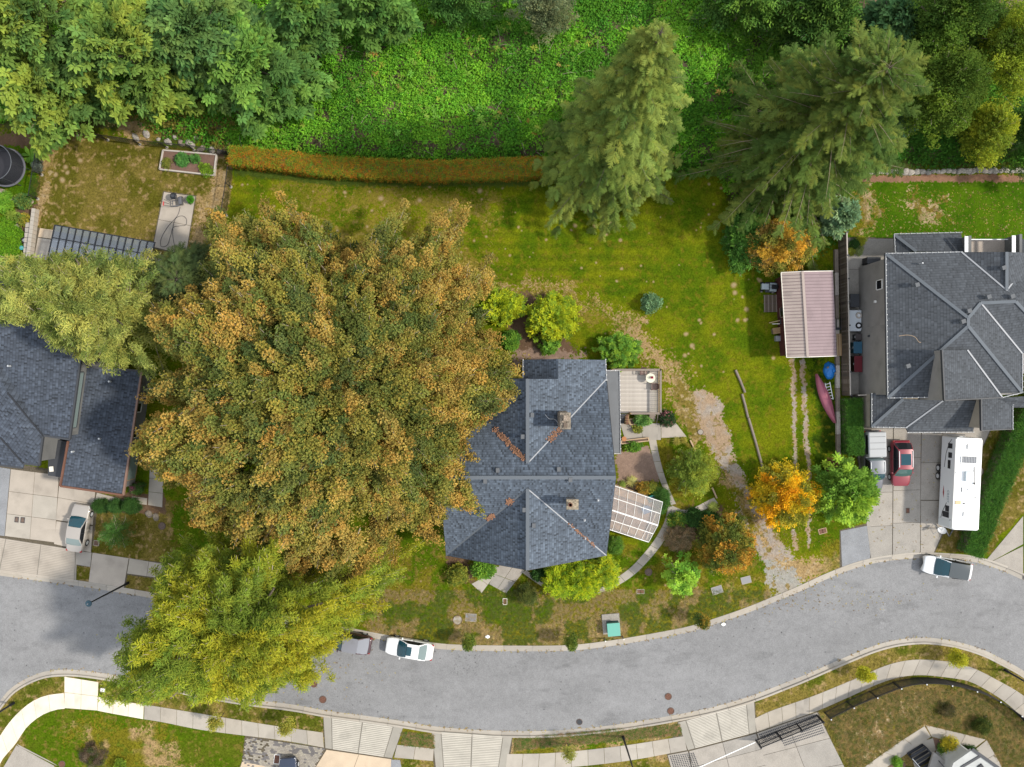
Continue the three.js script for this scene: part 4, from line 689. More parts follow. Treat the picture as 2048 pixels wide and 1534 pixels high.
// ----- dark roofed house on the west side
{
  const g = thing('dark_roofed_house', 'charcoal roofed house beside the silver car driveway', 'house', [0, 0, 0]), S = M.shingleDark, U = 5.6;
  roofPlane(g, [[-70, 610, 7.2], [168, 650, U], [160, 727, U], [139, 879, U], [86, 871, U], [15, 785, 6.9], [-70, 690, 7.2]], S);
  roofPlane(g, [[15, 785, 6.9], [86, 871, U], [78, 931, U], [47, 927, U], [1, 875, 6.4], [-70, 800, 7.2], [-70, 692, 7.2]], S);
  roofPlane(g, [[1, 876, 6.4], [47, 928, U], [45, 936, U], [-70, 922, U], [-70, 802, 7.1]], S);
  roofPlane(g, [[-70, 608, 7.2], [168, 648, U], [172, 560, U], [-70, 530, U]], S);
  const cap = (a, b, m = M.black, w = 0.14) => { const p = wp(a), q = wp(b); p.y += 0.03; q.y += 0.03; mk('valley_flashing', beam(p, q, w, 0.05), m, g); };
  cap([15, 785, 6.9], [86, 871, U]); cap([1, 875, 6.4], [47, 927, U]);
  for (const [a, b] of [[[168, 650, U], [160, 727, U]], [[160, 727, U], [139, 879, U]], [[139, 879, U], [86, 871, U]], [[86, 871, U], [78, 931, U]], [[78, 931, U], [47, 927, U]], [[45, 936, U], [-70, 922, U]]]) { const p = wp(a), q = wp(b); p.y -= 0.05; q.y -= 0.05; mk('gutter', beam(p, q, 0.16, 0.2), M.charcoal, g); }
  const up = xz([[-70, 560], [163, 590], [155, 729], [135, 871], [84, 864], [75, 923], [-70, 912]], U); mk('wall', prism(up, -0.1, U - 0.2), M.stuccoGrey, g);
  upright(g, up[2], up[3], 4.5, 5.2, 0.5, 5.2, M.charcoal, M.glassPale, 5);
  // lower wing
  const A = [166, 733, 4.15], B = [284, 742, 3], C = [247, 990, 3], D = [121, 972, 4.15], F = [137, 882, 4.15];
  roofPlane(g, [A, B, C, D, F], S);
  for (const [a, b, m] of [[B, C, mat(0.2, 0.12, 0.09, 0.7)], [C, D, M.rust], [D, F, M.rust], [A, B, M.charcoal]]) { const p = wp(a), q = wp(b); p.y += 0.01; q.y += 0.01; mk('gutter', beam(p, q, 0.18, 0.2), m, g); }
  const lo = xz([[172, 745], [272, 752], [236, 978], [130, 962]], 3); mk('wall', prism(lo, -0.1, 2.85), M.stuccoGrey, g);
  upright(g, lo[1], lo[2], 1.2, 2.3, 0.28, 0.9, M.white, M.glassBlack, 1); upright(g, lo[1], lo[2], 0.2, 2.4, 0.82, 2.6, M.wood, M.glassPale, 3); upright(g, lo[1], lo[2], 1.2, 2.2, 0.52, 0.7, M.white, M.glassBlack, 1);
  // flat entry canopy between the two roofs
  mk('entry_canopy', plate([[97, 876, 3.1], [136, 884, 3.1], [124, 955, 3.1], [96, 951, 3.1]].map(wp), 0.25), M.charcoal, g);
  { const p = W(103, 938, 3.15); mk('porch_lamp', box(0.4, 0.06, 0.5, p.x, p.y + 0.03, p.z, 0.1, 0.02), M.whiteWarm, g); const q = W(88, 893, 4); mk('wall_panel', box(0.5, 2.4, 1.8, q.x, 4, q.z, -0.15), M.stucco, g); }
  for (const [x, y, h] of [[20, 732, 6.4], [221, 763, 3.7], [147, 903, 4.05], [201, 877, 3.6]]) { const p = W(x, y, h); mk('vent_pipe', cyl(0.09, 0.09, 0.4, p.x, p.y - 0.1, p.z, 8), M.metalLight, g); }
}
// ----- glass patio canopy
{
  const g = thing('glass_canopy', 'black framed glass patio canopy beside the dry back lawn', 'canopy', [0, 0, 0]), h = 2.7;
  const a = W(110, 450, h), b = W(310, 485, h), c = W(288, 575, h + 0.5), d = W(90, 540, h + 0.5), n = 14;
  const gm = new THREE.MeshPhysicalMaterial({ color: lin(0.62, 0.68, 0.76), roughness: 0.1, transmission: 0.9, thickness: 0 });
  for (let i = 0; i < n; i++) for (let j = 0; j < 2; j++) { const f = (u, v) => a.clone().lerp(b, u).lerp(d.clone().lerp(c, u), v), e = 0.006; mk('pane', plate([f(i / n + e, j / 2 + e), f((i + 1) / n - e, j / 2 + e), f((i + 1) / n - e, (j + 1) / 2 - e), f(i / n + e, (j + 1) / 2 - e)], 0.014), gm, g); }
  for (let i = 0; i <= n; i++) { const p = a.clone().lerp(b, i / n), q = d.clone().lerp(c, i / n); p.y += 0.02; q.y += 0.02; mk('rafter', beam(p, q, 0.08, 0.1), M.blackMetal, g); }
  for (const v of [0, 0.28, 0.72, 1]) { const p = a.clone().lerp(d, v), q = b.clone().lerp(c, v); p.y -= 0.06; q.y -= 0.06; mk('beam', beam(p, q, 0.1, 0.14), M.blackMetal, g); }
  for (const p of [a.clone().lerp(d, 0.28), a.clone().lerp(b, 0.5).lerp(d.clone().lerp(c, 0.5), 0.28), b.clone().lerp(c, 0.28)]) mk('post', box(0.12, h, 0.12, p.x, h / 2, p.z), M.blackMetal, g);
}
// ----- corner house: white wing and dark steps (mostly outside the picture)
{
  const g = thing('white_corner_house', 'white walled corner house with dark trim below the garden path', 'house', [0, 0, 0]), h = 3;
  const A = W(1946, 1497, 0.4), wall = mat(0.5, 0.52, 0.52, 0.8, { map: texConcrete });
  const q = (x, y, hh) => W(x, y, hh);
  mk('roof', plate([q(1944, 1500, h), q(1998, 1537, h), q(1990, 1600, h), q(1880, 1600, h), q(1907, 1526, h)], 0.3), wall, g);
  mk('wall', prism([[1940, 1506], [1990, 1540], [1985, 1596], [1888, 1596], [1911, 1530]].map((p) => { const v = q(p[0], p[1], h); return [v.x, v.z]; }), -0.1, h - 0.3), wall, g);
  mk('trim', beam(q(1944, 1498, h + 0.05), q(2000, 1538, h + 0.05), 0.3, 0.1), M.charcoal, g); mk('trim', beam(q(1962, 1511, h + 0.03), q(1922, 1535, h + 0.03), 0.22, 0.08), M.charcoal, g);
  const u = q(1961, 1534, h); mk('skylight', box(0.5, 0.12, 0.5, u.x, u.y + 0.05, u.z, 0.6), M.black, g);
  const s = thing('entry_steps', 'dark timber entry steps at the white corner house', 'steps', [0, 0, 0]);
  const s0 = W(1815, 1508, 0.1), s1b = W(1846, 1489, 0.1), dir = V(0.62, 0, 0.78);
  for (let k = 0; k < 9; k++) { const o = dir.clone().multiplyScalar(k * 0.27), y = 0.12 + k * 0.17; mk('tread', beam(s0.clone().add(o).setY(y), s1b.clone().add(o).setY(y), 0.24, 0.06), [M.blackMetal, M.charcoal][k % 2], s); }
  for (const p of [s0, s1b]) { const e = p.clone().addScaledVector(dir, 2.3); mk('stringer', beam(p.clone().setY(0.1), e.clone().setY(1.55), 0.08, 0.3), M.charcoal, s); mk('handrail', beam(p.clone().setY(0.9), e.clone().setY(2.4), 0.06, 0.06), p === s0 ? M.metalLight : M.blackMetal, s); for (const t of [0, 0.5, 1]) { const c = p.clone().lerp(e, t); mk('newel', beam(V(c.x, 0.1 + t * 1.4, c.z), V(c.x, 0.95 + t * 1.45, c.z), 0.07), M.blackMetal, s); } }
  mk('porch_slab', plate([q(1868, 1504, 1.6), q(1902, 1534, 1.6), q(1880, 1570, 1.6), q(1850, 1560, 1.6)], 0.2), M.stucco, s);
}
console.log('buildings done');
// ---------- foliage pieces ----------
function leafGeo(n, R, L, Wd, seedNo, fold = 0.25, flat = 0.6) {   // n folded leaves in a loose tuft
  reseed(seedNo); const pos = [], nor = [], uv = [];
  for (let k = 0; k < n; k++) {
    const a = rnd() * 6.283, r = R * Math.sqrt(rnd()), c = V(Math.cos(a) * r, gs() * R * 0.55, Math.sin(a) * r), yaw = a + gs() * 0.9, pit = gs() * flat - 0.15;
    const d = V(Math.cos(yaw) * Math.cos(pit), Math.sin(pit), Math.sin(yaw) * Math.cos(pit)), s = V(-Math.sin(yaw), gs() * 0.4, Math.cos(yaw)).normalize(), up = V(0, 0, 0).crossVectors(s, d).normalize(), l = L * rr(0.75, 1.2), w = Wd * rr(0.8, 1.15);
    const p0 = c.clone().addScaledVector(d, -l / 2), p1 = c.clone().addScaledVector(d, l / 2).addScaledVector(up, -l * 0.12), q0 = c.clone().addScaledVector(s, w / 2).addScaledVector(up, w * fold), q1 = c.clone().addScaledVector(s, -w / 2).addScaledVector(up, w * fold);
    for (const [A, B, C] of [[p0, q0, p1], [p0, p1, q1]]) { const e = B.clone().sub(A).cross(C.clone().sub(A)).normalize(); for (const p of [A, B, C]) { pos.push(p.x, p.y, p.z); nor.push(e.x, e.y, e.z); uv.push(0, 0); } }
  }
  return fin(pos, nor, uv);
}
function rosetteGeo(n, L, Wd, seedNo) {      // big leaves radiating from a shoot tip
  reseed(seedNo); const pos = [], nor = [], uv = [];
  for (let k = 0; k < n; k++) {
    const a = (k + gs() * 0.3) / n * 6.283 * 1.3, up0 = rr(-0.1, 0.5), l = L * rr(0.75, 1.15), w = Wd * rr(0.8, 1.2), s = V(-Math.sin(a), 0, Math.cos(a)), at = (t) => V(Math.cos(a) * l * t, up0 * l * t - l * 0.38 * t * t + 0.02, Math.sin(a) * l * t);
    const q = [at(0.08), at(0.6), at(1)], m = [0.12, 1, 0.3];
    for (let i = 0; i < 2; i++) for (const sd of [1, -1]) {
      const A = q[i], B = q[i + 1], C = A.clone().addScaledVector(s, sd * w / 2 * m[i]), D = B.clone().addScaledVector(s, sd * w / 2 * m[i + 1]); C.y += w * 0.12 * m[i]; D.y += w * 0.12 * m[i + 1];
      for (const T of [[A, B, D], [A, D, C]]) { const e = T[1].clone().sub(T[0]).cross(T[2].clone().sub(T[0])).normalize(); if (e.y < 0) { e.negate(); T.reverse(); } for (const p of T) { pos.push(p.x, p.y, p.z); nor.push(e.x, e.y, e.z); uv.push(0, 0); } }
    }
  }
  return fin(pos, nor, uv);
}
function sprayGeo(pairs, wid, side, droop, seedNo) {   // flat conifer spray along +x, length 1
  reseed(seedNo); const pos = [], nor = [], uv = [];
  const quad = (p, q, w, n) => { const d = q.clone().sub(p).normalize(), s = V(0, 0, 0).crossVectors(d, n).normalize().multiplyScalar(w / 2), A = p.clone().add(s), B = p.clone().sub(s), C = q.clone().addScaledVector(s, 0.3), D = q.clone().addScaledVector(s, -0.3); for (const T of [[A, B, C], [C, B, D]]) { const e = T[1].clone().sub(T[0]).cross(T[2].clone().sub(T[0])).normalize(); if (e.y < 0) { e.negate(); T.reverse(); } for (const v of T) { pos.push(v.x, v.y, v.z); nor.push(e.x, e.y, e.z); uv.push(0, 0); } } };
  const ax = (t) => V(t, -droop * t * t, 0);
  quad(ax(0), ax(0.55), wid, V(0, 1, 0)); quad(ax(0.5), ax(1), wid, V(0, 1, 0));
  for (let k = 0; k < pairs; k++) for (const sd of [1, -1]) {
    const t = 0.06 + 0.88 * (k + rnd() * 0.7) / pairs, l = side * (1 - 0.65 * t) * rr(0.7, 1.2), a = rr(0.6, 1.1), p = ax(t), q = p.clone().add(V(Math.cos(a) * l, -l * rr(0.05, 0.45), sd * Math.sin(a) * l));
    quad(p, q, wid * rr(0.8, 1.4), V(gs() * 0.5, 1, gs() * 0.5).normalize());
  }
  return fin(pos, nor, uv);
}
const GEO = {
  maple: leafGeo(17, 0.46, 0.18, 0.145, 201), small: leafGeo(12, 0.32, 0.14, 0.09, 202), tiny: leafGeo(14, 0.24, 0.095, 0.06, 203), glossy: leafGeo(10, 0.3, 0.2, 0.1, 204, 0.15, 0.4), bramble: leafGeo(11, 0.36, 0.17, 0.13, 205),
  rosette: rosetteGeo(7, 0.6, 0.27, 206), rosetteSmall: rosetteGeo(8, 0.34, 0.15, 207), feather: leafGeo(17, 0.42, 0.34, 0.06, 212, 0.1, 0.7), spruce: sprayGeo(10, 0.065, 0.42, 0.16, 208), cedar: sprayGeo(11, 0.05, 0.46, 0.3, 209), strap: rosetteGeo(14, 0.7, 0.07, 210), clip: leafGeo(12, 0.2, 0.09, 0.05, 211, 0.2, 1.2),
};
class Leaves {
  constructor(o) { this.o = o; this.m = []; this.c = []; }
  add(p, q, s, c) { this.m.push(new THREE.Matrix4().compose(p.clone().sub(this.o), q, typeof s === 'number' ? V(s, s, s) : s)); this.c.push(c); }
  basis(p, x, up, s, c) { const X = x.clone().normalize(), Z = V(0, 0, 0).crossVectors(X, up).normalize(), Y = V(0, 0, 0).crossVectors(Z, X); const m = new THREE.Matrix4().makeBasis(X.multiplyScalar(s), Y.multiplyScalar(s), Z.multiplyScalar(s)); m.setPosition(p.clone().sub(this.o)); this.m.push(m); this.c.push(c); }
  build(name, geo, parent, material = leafMat) {
    const im = shade(new THREE.InstancedMesh(geo, material, this.m.length)), col = new THREE.Color();
    this.m.forEach((m, i) => { im.setMatrixAt(i, m); const c = this.c[i]; im.setColorAt(i, col.setRGB(c[0], c[1], c[2])); });
    im.name = name; im.userData.kind = 'stuff'; parent.add(im); return im;
  }
}
const EUL = new THREE.Euler(), tilt = (a = 0.55) => new THREE.Quaternion().setFromEuler(EUL.set(gs() * a, rnd() * 6.283, gs() * a, 'YXZ'));
const vary = (c, k = 0.25, h = 0.12) => { const s = 1 + k * gs(), t = h * gs(); return [Math.max(0, c[0] * s * (1 + t)), Math.max(0, c[1] * s), Math.max(0, c[2] * s * (1 - t))]; };
const pick = (list) => { let t = rnd(); for (const [w, c] of list) { if ((t -= w) < 0) return c; } return list.at(-1)[1]; };

// a bundle: many leaf tufts in one piece, each with its own tone
function bundle(list) {      // [geo, Matrix4, [r,g,b]]
  let n = 0; for (const [g] of list) n += g.attributes.position.count;
  const pos = new Float32Array(n * 3), nor = new Float32Array(n * 3), col = new Float32Array(n * 3), v = V(0, 0, 0), nm = new THREE.Matrix3(); let o = 0;
  for (const [g, m, c] of list) { nm.getNormalMatrix(m); const P = g.attributes.position, N = g.attributes.normal; for (let i = 0; i < P.count; i++, o += 3) { v.fromBufferAttribute(P, i).applyMatrix4(m).toArray(pos, o); v.fromBufferAttribute(N, i).applyMatrix3(nm).normalize().toArray(nor, o); col[o] = c[0]; col[o + 1] = c[1]; col[o + 2] = c[2]; } }
  const b = new THREE.BufferGeometry(); b.setAttribute('position', new THREE.BufferAttribute(pos, 3)); b.setAttribute('normal', new THREE.BufferAttribute(nor, 3)); b.setAttribute('color', new THREE.BufferAttribute(col, 3)); return b;
}
const ONE = [1, 1, 1], trs = (p, q, s) => new THREE.Matrix4().compose(p, q, V(s, s, s)), bundles = {};
function sprayBundles(geo, per, len, spread, size, tiltA, fleck) {
  const key = [geo.uuid, per, len.toFixed(1), spread, size, tiltA, fleck].join(); if (bundles[key]) return bundles[key];
  const keep = seed, out = []; reseed(Math.round(per * 31 + len * 77));
  for (let v = 0; v < 4; v++) { const l = []; for (let k = 0; k < per; k++) { const t = rnd(), w = spread * (0.3 + 0.9 * t) * Math.min(1, 0.3 + 3 * t); l.push([geo, trs(V(-len * t + gs() * w * 0.5, gs() * w * 0.6, gs() * w), tilt(tiltA), size * rr(0.75, 1.25)), vary(fleck && rnd() < fleck ? [0.62, 0.75, 0.75] : ONE, 0.28, 0.1)]); } out.push(bundle(l)); }
  reseed(keep); return (bundles[key] = out);
}
// ---------- broad-leaved crowns ----------
function crownTree(o) {
  const { name, label, category, group, geo, pal, hm, top, low, n, per, len = 2, spread = 0.4, size = 1, lump = 1, trunkR = 0.3, gap = 0, twig = 0.5, dense = 0.35, tiltA = 0.55, bark = M.bark, limbs = 7, part = 'crown', seed: sd = 1, patch = 5, round = 2 } = o;
  reseed(sd * 7919 + 13);
  let out = o.outline?.map(([x, y]) => W(x, y, hm));
  if (!out) { out = []; for (let k = 0; k < 20; k++) { const a = k / 20 * 6.283; out.push(W(o.c[0] + Math.cos(a) * o.r[0], o.c[1] + Math.sin(a) * o.r[1], hm)); } }
  const ctr = V(0, 0, 0); out.forEach((p) => ctr.add(p)); ctr.multiplyScalar(1 / out.length).setY(0);
  const polar = out.map((p) => [Math.atan2(p.z - ctr.z, p.x - ctr.x), Math.hypot(p.x - ctr.x, p.z - ctr.z)]).sort((a, b) => a[0] - b[0]);
  const RAD = (th) => { for (let i = 0; i < polar.length; i++) { const a = polar[i], b = polar[(i + 1) % polar.length]; let b0 = b[0]; if (i === polar.length - 1) b0 += 6.28319; let t = th; if (t < polar[0][0]) t += 6.28319; if (t >= a[0] && t <= b0) return lerp(a[1], b[1], (t - a[0]) / (b0 - a[0] || 1)); } return polar[0][1]; };
  const base = o.base ? W(o.base[0], o.base[1]) : ctr.clone(), g = thing(name, label, category, [base.x, 0, base.z], 0, group);
  const VB = sprayBundles(geo, per, len, spread, size, tiltA, o.fleck ?? 0.15), LS = VB.map(() => new Leaves(base)), wood = [], trunkTop = lerp(low, top, 0.45), bend = V(ctr.x, trunkTop, ctr.z), off = sd * 13.7;
  mk('trunk', limb(curve([V(0, -0.1, 0), V((ctr.x - base.x) * 0.2 + gs() * 0.1, trunkTop * 0.4, (ctr.z - base.z) * 0.2 + gs() * 0.1), bend.clone().sub(base)], 8), trunkR, trunkR * 0.5, 8), bark, g);
  const avg = polar.reduce((a, b) => a + b[1], 0) / polar.length, ends = [];
  for (let k = 0; k < limbs; k++) { const a = (k + rnd() * 0.6) / limbs * 6.283, r = RAD(Math.atan2(Math.sin(a), Math.cos(a))) * rr(0.5, 0.7), e = V(ctr.x + Math.cos(a) * r, lerp(low, top, rr(0.5, 0.7)), ctr.z + Math.sin(a) * r), s = V(lerp(base.x, ctr.x, 0.6), lerp(low, trunkTop, rr(0.2, 0.9)) * 0.9, lerp(base.z, ctr.z, 0.6)); const md = s.clone().lerp(e, 0.5); md.y += avg * 0.06; mk('limb', limb(curve([s, md, e].map((p) => p.clone().sub(base)), 6), trunkR * 0.42, trunkR * 0.12, 6), bark, g); ends.push([s, md, e]); }
  for (let i = 0; i < n; i++) {
    const th = rr(-Math.PI, Math.PI), s = Math.sqrt(rnd()) * (o.stray && rnd() < o.stray ? 1.13 : 1), R = RAD(th) * (1 + (o.ragged ?? 0.2) * (noise(th * 2.3 + off, off) - 0.5) + (o.ragged ?? 0.2) * (noise(th * 9 + off, off + 5) - 0.5)), x = ctr.x + Math.cos(th) * R * s, z = ctr.z + Math.sin(th) * R * s;
    const lu = fbm(x / (avg * 0.33) + off, z / (avg * 0.33), 2) - 0.5, surf = low + (top - low) * Math.pow(Math.max(0, 1 - Math.pow(s, round)), 0.55) + lu * lump * 2.4;
    if (gap && s < 0.95 && noise(x / (avg * 0.14) + 31 + off, z / (avg * 0.14)) > 1 - gap) continue;
    const deep = rnd() < dense ? rr(0.15, 0.6) : rr(0, 0.1), y = Math.max(low * 0.6, surf - deep * (surf - low * 0.7) - (s > 0.8 ? rnd() * (top - low) * 0.12 : 0));
    const p = V(x, y, z), a = V(lerp(base.x, ctr.x, 0.8), lerp(low, y, 0.55), lerp(base.z, ctr.z, 0.8)), d = p.clone().sub(a).normalize(); d.y += o.lift ?? 0.25; if (o.jit) d.add(V(gs() * o.jit, gs() * o.jit * 0.4, gs() * o.jit)); d.normalize();
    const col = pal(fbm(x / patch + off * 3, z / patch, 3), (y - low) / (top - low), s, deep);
    if (twig && rnd() < twig) wood.push(limb([p.clone().addScaledVector(d, -len * 1.2).sub(base), p.clone().addScaledVector(d, -len * 0.4).add(V(gs() * 0.1, gs() * 0.1, gs() * 0.1)).sub(base), p.clone().addScaledVector(d, len * 0.12).sub(base)], 0.045 * Math.min(1, len / 1.6), 0.012, 3));
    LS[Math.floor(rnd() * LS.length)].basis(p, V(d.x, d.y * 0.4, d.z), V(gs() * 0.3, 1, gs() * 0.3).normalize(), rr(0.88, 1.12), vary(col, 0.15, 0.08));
  }
  if (wood.length) stuffPart(mk('twigs', merge(wood), o.twigMat ?? M.barkPale, g));
  LS.forEach((L, i) => { if (L.m.length) L.build(part, VB[i], g, leafMatV); });
  return g;
}
const shrub = (label, c, r, h, geo, cols, o = {}) => crownTree({ name: o.name ?? 'shrub', label, category: o.category ?? 'shrub', group: o.group, c, r: Array.isArray(r) ? r : [r, r], hm: h * 0.6, top: h, low: h * 0.18, n: o.n ?? Math.round(26 + 1.3 * (Array.isArray(r) ? r[0] * r[1] : r * r) / 12), per: o.per ?? 9, len: o.len ?? Math.min(0.9, h * 0.4), spread: o.spread ?? 0.22, geo, size: o.size ?? 1, lump: o.lump ?? 0.35, trunkR: 0.05, limbs: 4, twig: o.twig ?? 0.15, part: 'foliage', pal: (f) => pick(f > 0.52 ? cols : [...cols].reverse()), patch: 0.7, seed: o.seed ?? Math.round(c[0] * 3 + c[1]), bark: M.barkDark, round: o.round ?? 2.4, tiltA: o.tiltA ?? 0.6, dense: 0.3, outline: o.outline });

// ---------- conifers ----------
function branchBundles(CL, geo, step, tuft, size, up, droop, rB) {
  const out = [], keep = seed; reseed(911);
  for (const len of CL) for (let v = 0; v < 4; v++) {
    const t = 1 - Math.min(1, len / rB), dr = droop * rr(0.85, 1.15) * (1 - t * 0.75), upp = up + t * 0.5, l = [], m = Math.max(2, Math.round(len / step)), at = (q) => V(len * q, len * (upp * q - dr * q * q), 0);
    const put = (p, dir, up2, sc, c) => { const X = dir.normalize(), Z = V(0, 0, 0).crossVectors(X, up2).normalize(), Y = V(0, 0, 0).crossVectors(Z, X); l.push([geo, new THREE.Matrix4().makeBasis(X.clone().multiplyScalar(sc), Y.multiplyScalar(sc), Z.multiplyScalar(sc)).setPosition(p), c]); };
    for (let k = 0; k < m; k++) { const q = 0.12 + 0.88 * (k + rnd()) / m; if (v === 3 && q > 0.5) continue; const sc = size * rr(0.7, 1.15) * (0.55 + 0.5 * Math.min(1, len / 3)) * (1 - 0.25 * q); for (let z = 0; z < tuft; z++) { const ang = rr(0.5, 1.1) * (z % 2 ? -1 : 1); put(at(q), V(Math.cos(ang), upp - 2 * dr * q + gs() * 0.25, Math.sin(ang)), V(gs() * 0.35, 1, gs() * 0.35).normalize(), sc, vary(ONE, 0.25, 0.12)); } }
    if (v < 3) put(at(0.92), V(1, upp - 2 * dr, 0), V(gs() * 0.2, 1, gs() * 0.2).normalize(), size * (0.5 + 0.5 * Math.min(1, len / 3)), vary(ONE, 0.2, 0.1));
    out.push(bundle(l));
  }
  reseed(keep); return out;
}
function conifer(o) {
  const { label, base, h, rB, low, n, step = 0.3, geo, pal, droop = 0.4, up = 0.15, pw = 0.8, size = 1, trunkR = 0.4, seed: sd, bare = 0, name = 'conifer', bark = M.bark, wavy = 0.25, rMin = 0.3, tuft = 2 } = o;
  reseed(sd * 104729 + 7); const b = W(base[0], base[1]), g = thing(name, label, 'tree', [b.x, 0, b.z]), wood = [];
  const CL = [0, 1, 2, 3, 4, 5, 6].map((k) => 0.6 * Math.pow(1.55, k)), VB = branchBundles(CL, geo, step, tuft, size, up, droop, rB), LS = VB.map(() => new Leaves(b));
  mk('trunk', limb([V(0, -0.1, 0), V(0, h * 0.4, 0), V(0, h * 0.8, 0), V(0.05, h, 0.05)], trunkR, 0.03, 8), bark, g);
  for (let i = 0; i < n; i++) {
    const t = Math.pow((i + rnd()) / n, 0.9), y = lerp(low, h * 0.985, t), a = i * 2.39996 + gs() * 0.4, lobe = 1 + wavy * 2 * (noise(a * 1.5 + sd * 9, y / 3) - 0.5), len = (rB * Math.pow(1 - t, pw) + rMin) * rr(0.75, 1.1) * lobe, d = V(Math.cos(a), 0, Math.sin(a)), s = V(-d.z, 0, d.x), tl = 1 - Math.min(1, len / rB), dr = droop * (1 - tl * 0.75), upp = up + tl * 0.5, sway = 0;
    const at = (q) => V(d.x * len * q + s.x * len * sway * q * q, y + len * (upp * q - dr * q * q), d.z * len * q + s.z * len * sway * q * q);
    wood.push(limb([at(0), at(0.4), at(0.75), at(1)], 0.01 + 0.0065 * len, 0.008, 3));
    const isBare = rnd() < bare, col = pal(noise(a * 2 + sd, y), t), ci = Math.min(CL.length - 1, Math.max(0, Math.round(Math.log(len / 0.6) / Math.log(1.55)))), vi = ci * 4 + (isBare ? 3 : Math.floor(rnd() * 3)), e = at(1);
    LS[vi].basis(V(0, y, 0).add(b), V(e.x, 0, e.z), V(gs() * 0.12, 1, gs() * 0.12).normalize(), len / CL[ci], vary(col, 0.12, 0.06));
  }
  stuffPart(mk('branches', merge(wood), o.twigMat ?? M.bark, g)); LS.forEach((L, i) => { if (L.m.length) L.build('needles', VB[i], g, leafMatV); }); return g;
}

// ---------- the trees ----------
const C = { gold: [0.46, 0.32, 0.075], goldO: [0.47, 0.3, 0.07], olive: [0.31, 0.275, 0.055], moss: [0.2, 0.22, 0.05], deep: [0.14, 0.165, 0.045] };
crownTree({
  name: 'maple_tree', label: 'huge spreading tree turning gold beside the gabled house', category: 'tree', base: [770, 775], geo: GEO.maple, hm: 9.5, top: 18.5, low: 6.5, n: 2300, per: 18, len: 2.2, spread: 0.6, lump: 1.5, trunkR: 0.75, gap: 0.17, twig: 0.45, jit: 0.55, dense: 0.3, limbs: 11, seed: 1, patch: 1.3, lift: 0.15, round: 2.2, ragged: 0.42, fleck: 0.35, stray: 0.12,
  outline: [[480, 452], [525, 440], [600, 442], [690, 435], [765, 462], [865, 495], [925, 555], [955, 620], [1005, 655], [1020, 720], [1034, 800], [1000, 868], [965, 900], [957, 965], [925, 1010], [880, 1035], [830, 1085], [790, 1100], [700, 1118], [640, 1130], [540, 1115], [430, 1060], [360, 1020], [338, 940], [312, 880], [300, 775], [338, 690], [355, 610], [440, 580], [450, 500]],
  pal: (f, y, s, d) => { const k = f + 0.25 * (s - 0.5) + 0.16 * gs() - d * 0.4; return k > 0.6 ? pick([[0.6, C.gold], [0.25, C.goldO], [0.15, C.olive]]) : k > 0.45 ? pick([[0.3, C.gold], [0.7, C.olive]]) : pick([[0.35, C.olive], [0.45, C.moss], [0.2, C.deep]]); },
});
const cedarPal = (a, b, c) => (f, t) => f > 0.6 ? a : f > 0.35 ? b : c;
crownTree({ name: 'cedar_tree', label: 'tall pale yellow-green cedar overhanging the charcoal roof', category: 'tree', base: [345, 645], geo: GEO.feather, hm: 10, top: 17, low: 6, n: 460, per: 17, len: 2.4, spread: 0.42, lump: 1.6, trunkR: 0.45, gap: 0.14, twig: 0.8, dense: 0.3, limbs: 9, seed: 2, patch: 2, lift: 0.05, ragged: 0.5, stray: 0.15, jit: 0.4, twigMat: M.barkPale, tiltA: 0.45,
  outline: [[-60, 545], [0, 540], [100, 510], [200, 498], [290, 505], [345, 515], [372, 560], [365, 610], [350, 660], [320, 700], [290, 735], [240, 758], [170, 715], [110, 680], [50, 655], [-10, 640], [-60, 600]],
  pal: (f, y, s, d) => { const k = f + 0.1 * gs(); return k > 0.55 ? [0.46, 0.47, 0.12] : k > 0.42 ? [0.38, 0.41, 0.1] : [0.25, 0.3, 0.07]; } });
conifer({ label: 'dark green conifer between the cedar and the gold tree', base: [455, 590], h: 11, rB: 4.2, low: 1, n: 240, geo: GEO.cedar, pal: cedarPal([0.12, 0.16, 0.05], [0.09, 0.13, 0.04], [0.07, 0.1, 0.035]), droop: 0.35, up: 0.25, size: 1.05, seed: 3, pw: 0.55, rMin: 0.6 });
crownTree({ name: 'cedar_tree', label: 'huge weeping yellow-green cedar spreading over the road', category: 'tree', base: [590, 1175], geo: GEO.feather, hm: 11, top: 18, low: 7, n: 1050, per: 18, len: 2.7, spread: 0.45, lump: 1.8, trunkR: 0.6, gap: 0.16, twig: 0.85, dense: 0.3, limbs: 12, seed: 4, patch: 2, lift: 0.05, ragged: 0.45, stray: 0.15, jit: 0.4, twigMat: M.barkPale, tiltA: 0.5,
  outline: [[232, 1275], [290, 1215], [325, 1165], [400, 1110], [500, 1092], [600, 1105], [700, 1118], [765, 1108], [785, 1140], [765, 1190], [735, 1235], [715, 1280], [660, 1320], [600, 1362], [520, 1398], [430, 1420], [330, 1425], [245, 1408], [215, 1380], [245, 1335], [228, 1300]],
  pal: (f, y, s, d) => { const k = f + 0.1 * gs(); return k > 0.58 ? [0.4, 0.4, 0.035] : k > 0.42 ? [0.32, 0.365, 0.04] : [0.23, 0.3, 0.04]; } });
conifer({ label: 'tall green fir standing on the bank above the lawn', base: [1202, 345], h: 29, rB: 6.2, low: 0.8, n: 560, step: 0.36, geo: GEO.spruce, pal: cedarPal([0.24, 0.3, 0.06], [0.18, 0.245, 0.045], [0.12, 0.18, 0.035]), droop: 0.42, up: 0.12, size: 1.0, seed: 5, pw: 0.92, trunkR: 0.45, wavy: 0.5, tuft: 3 });
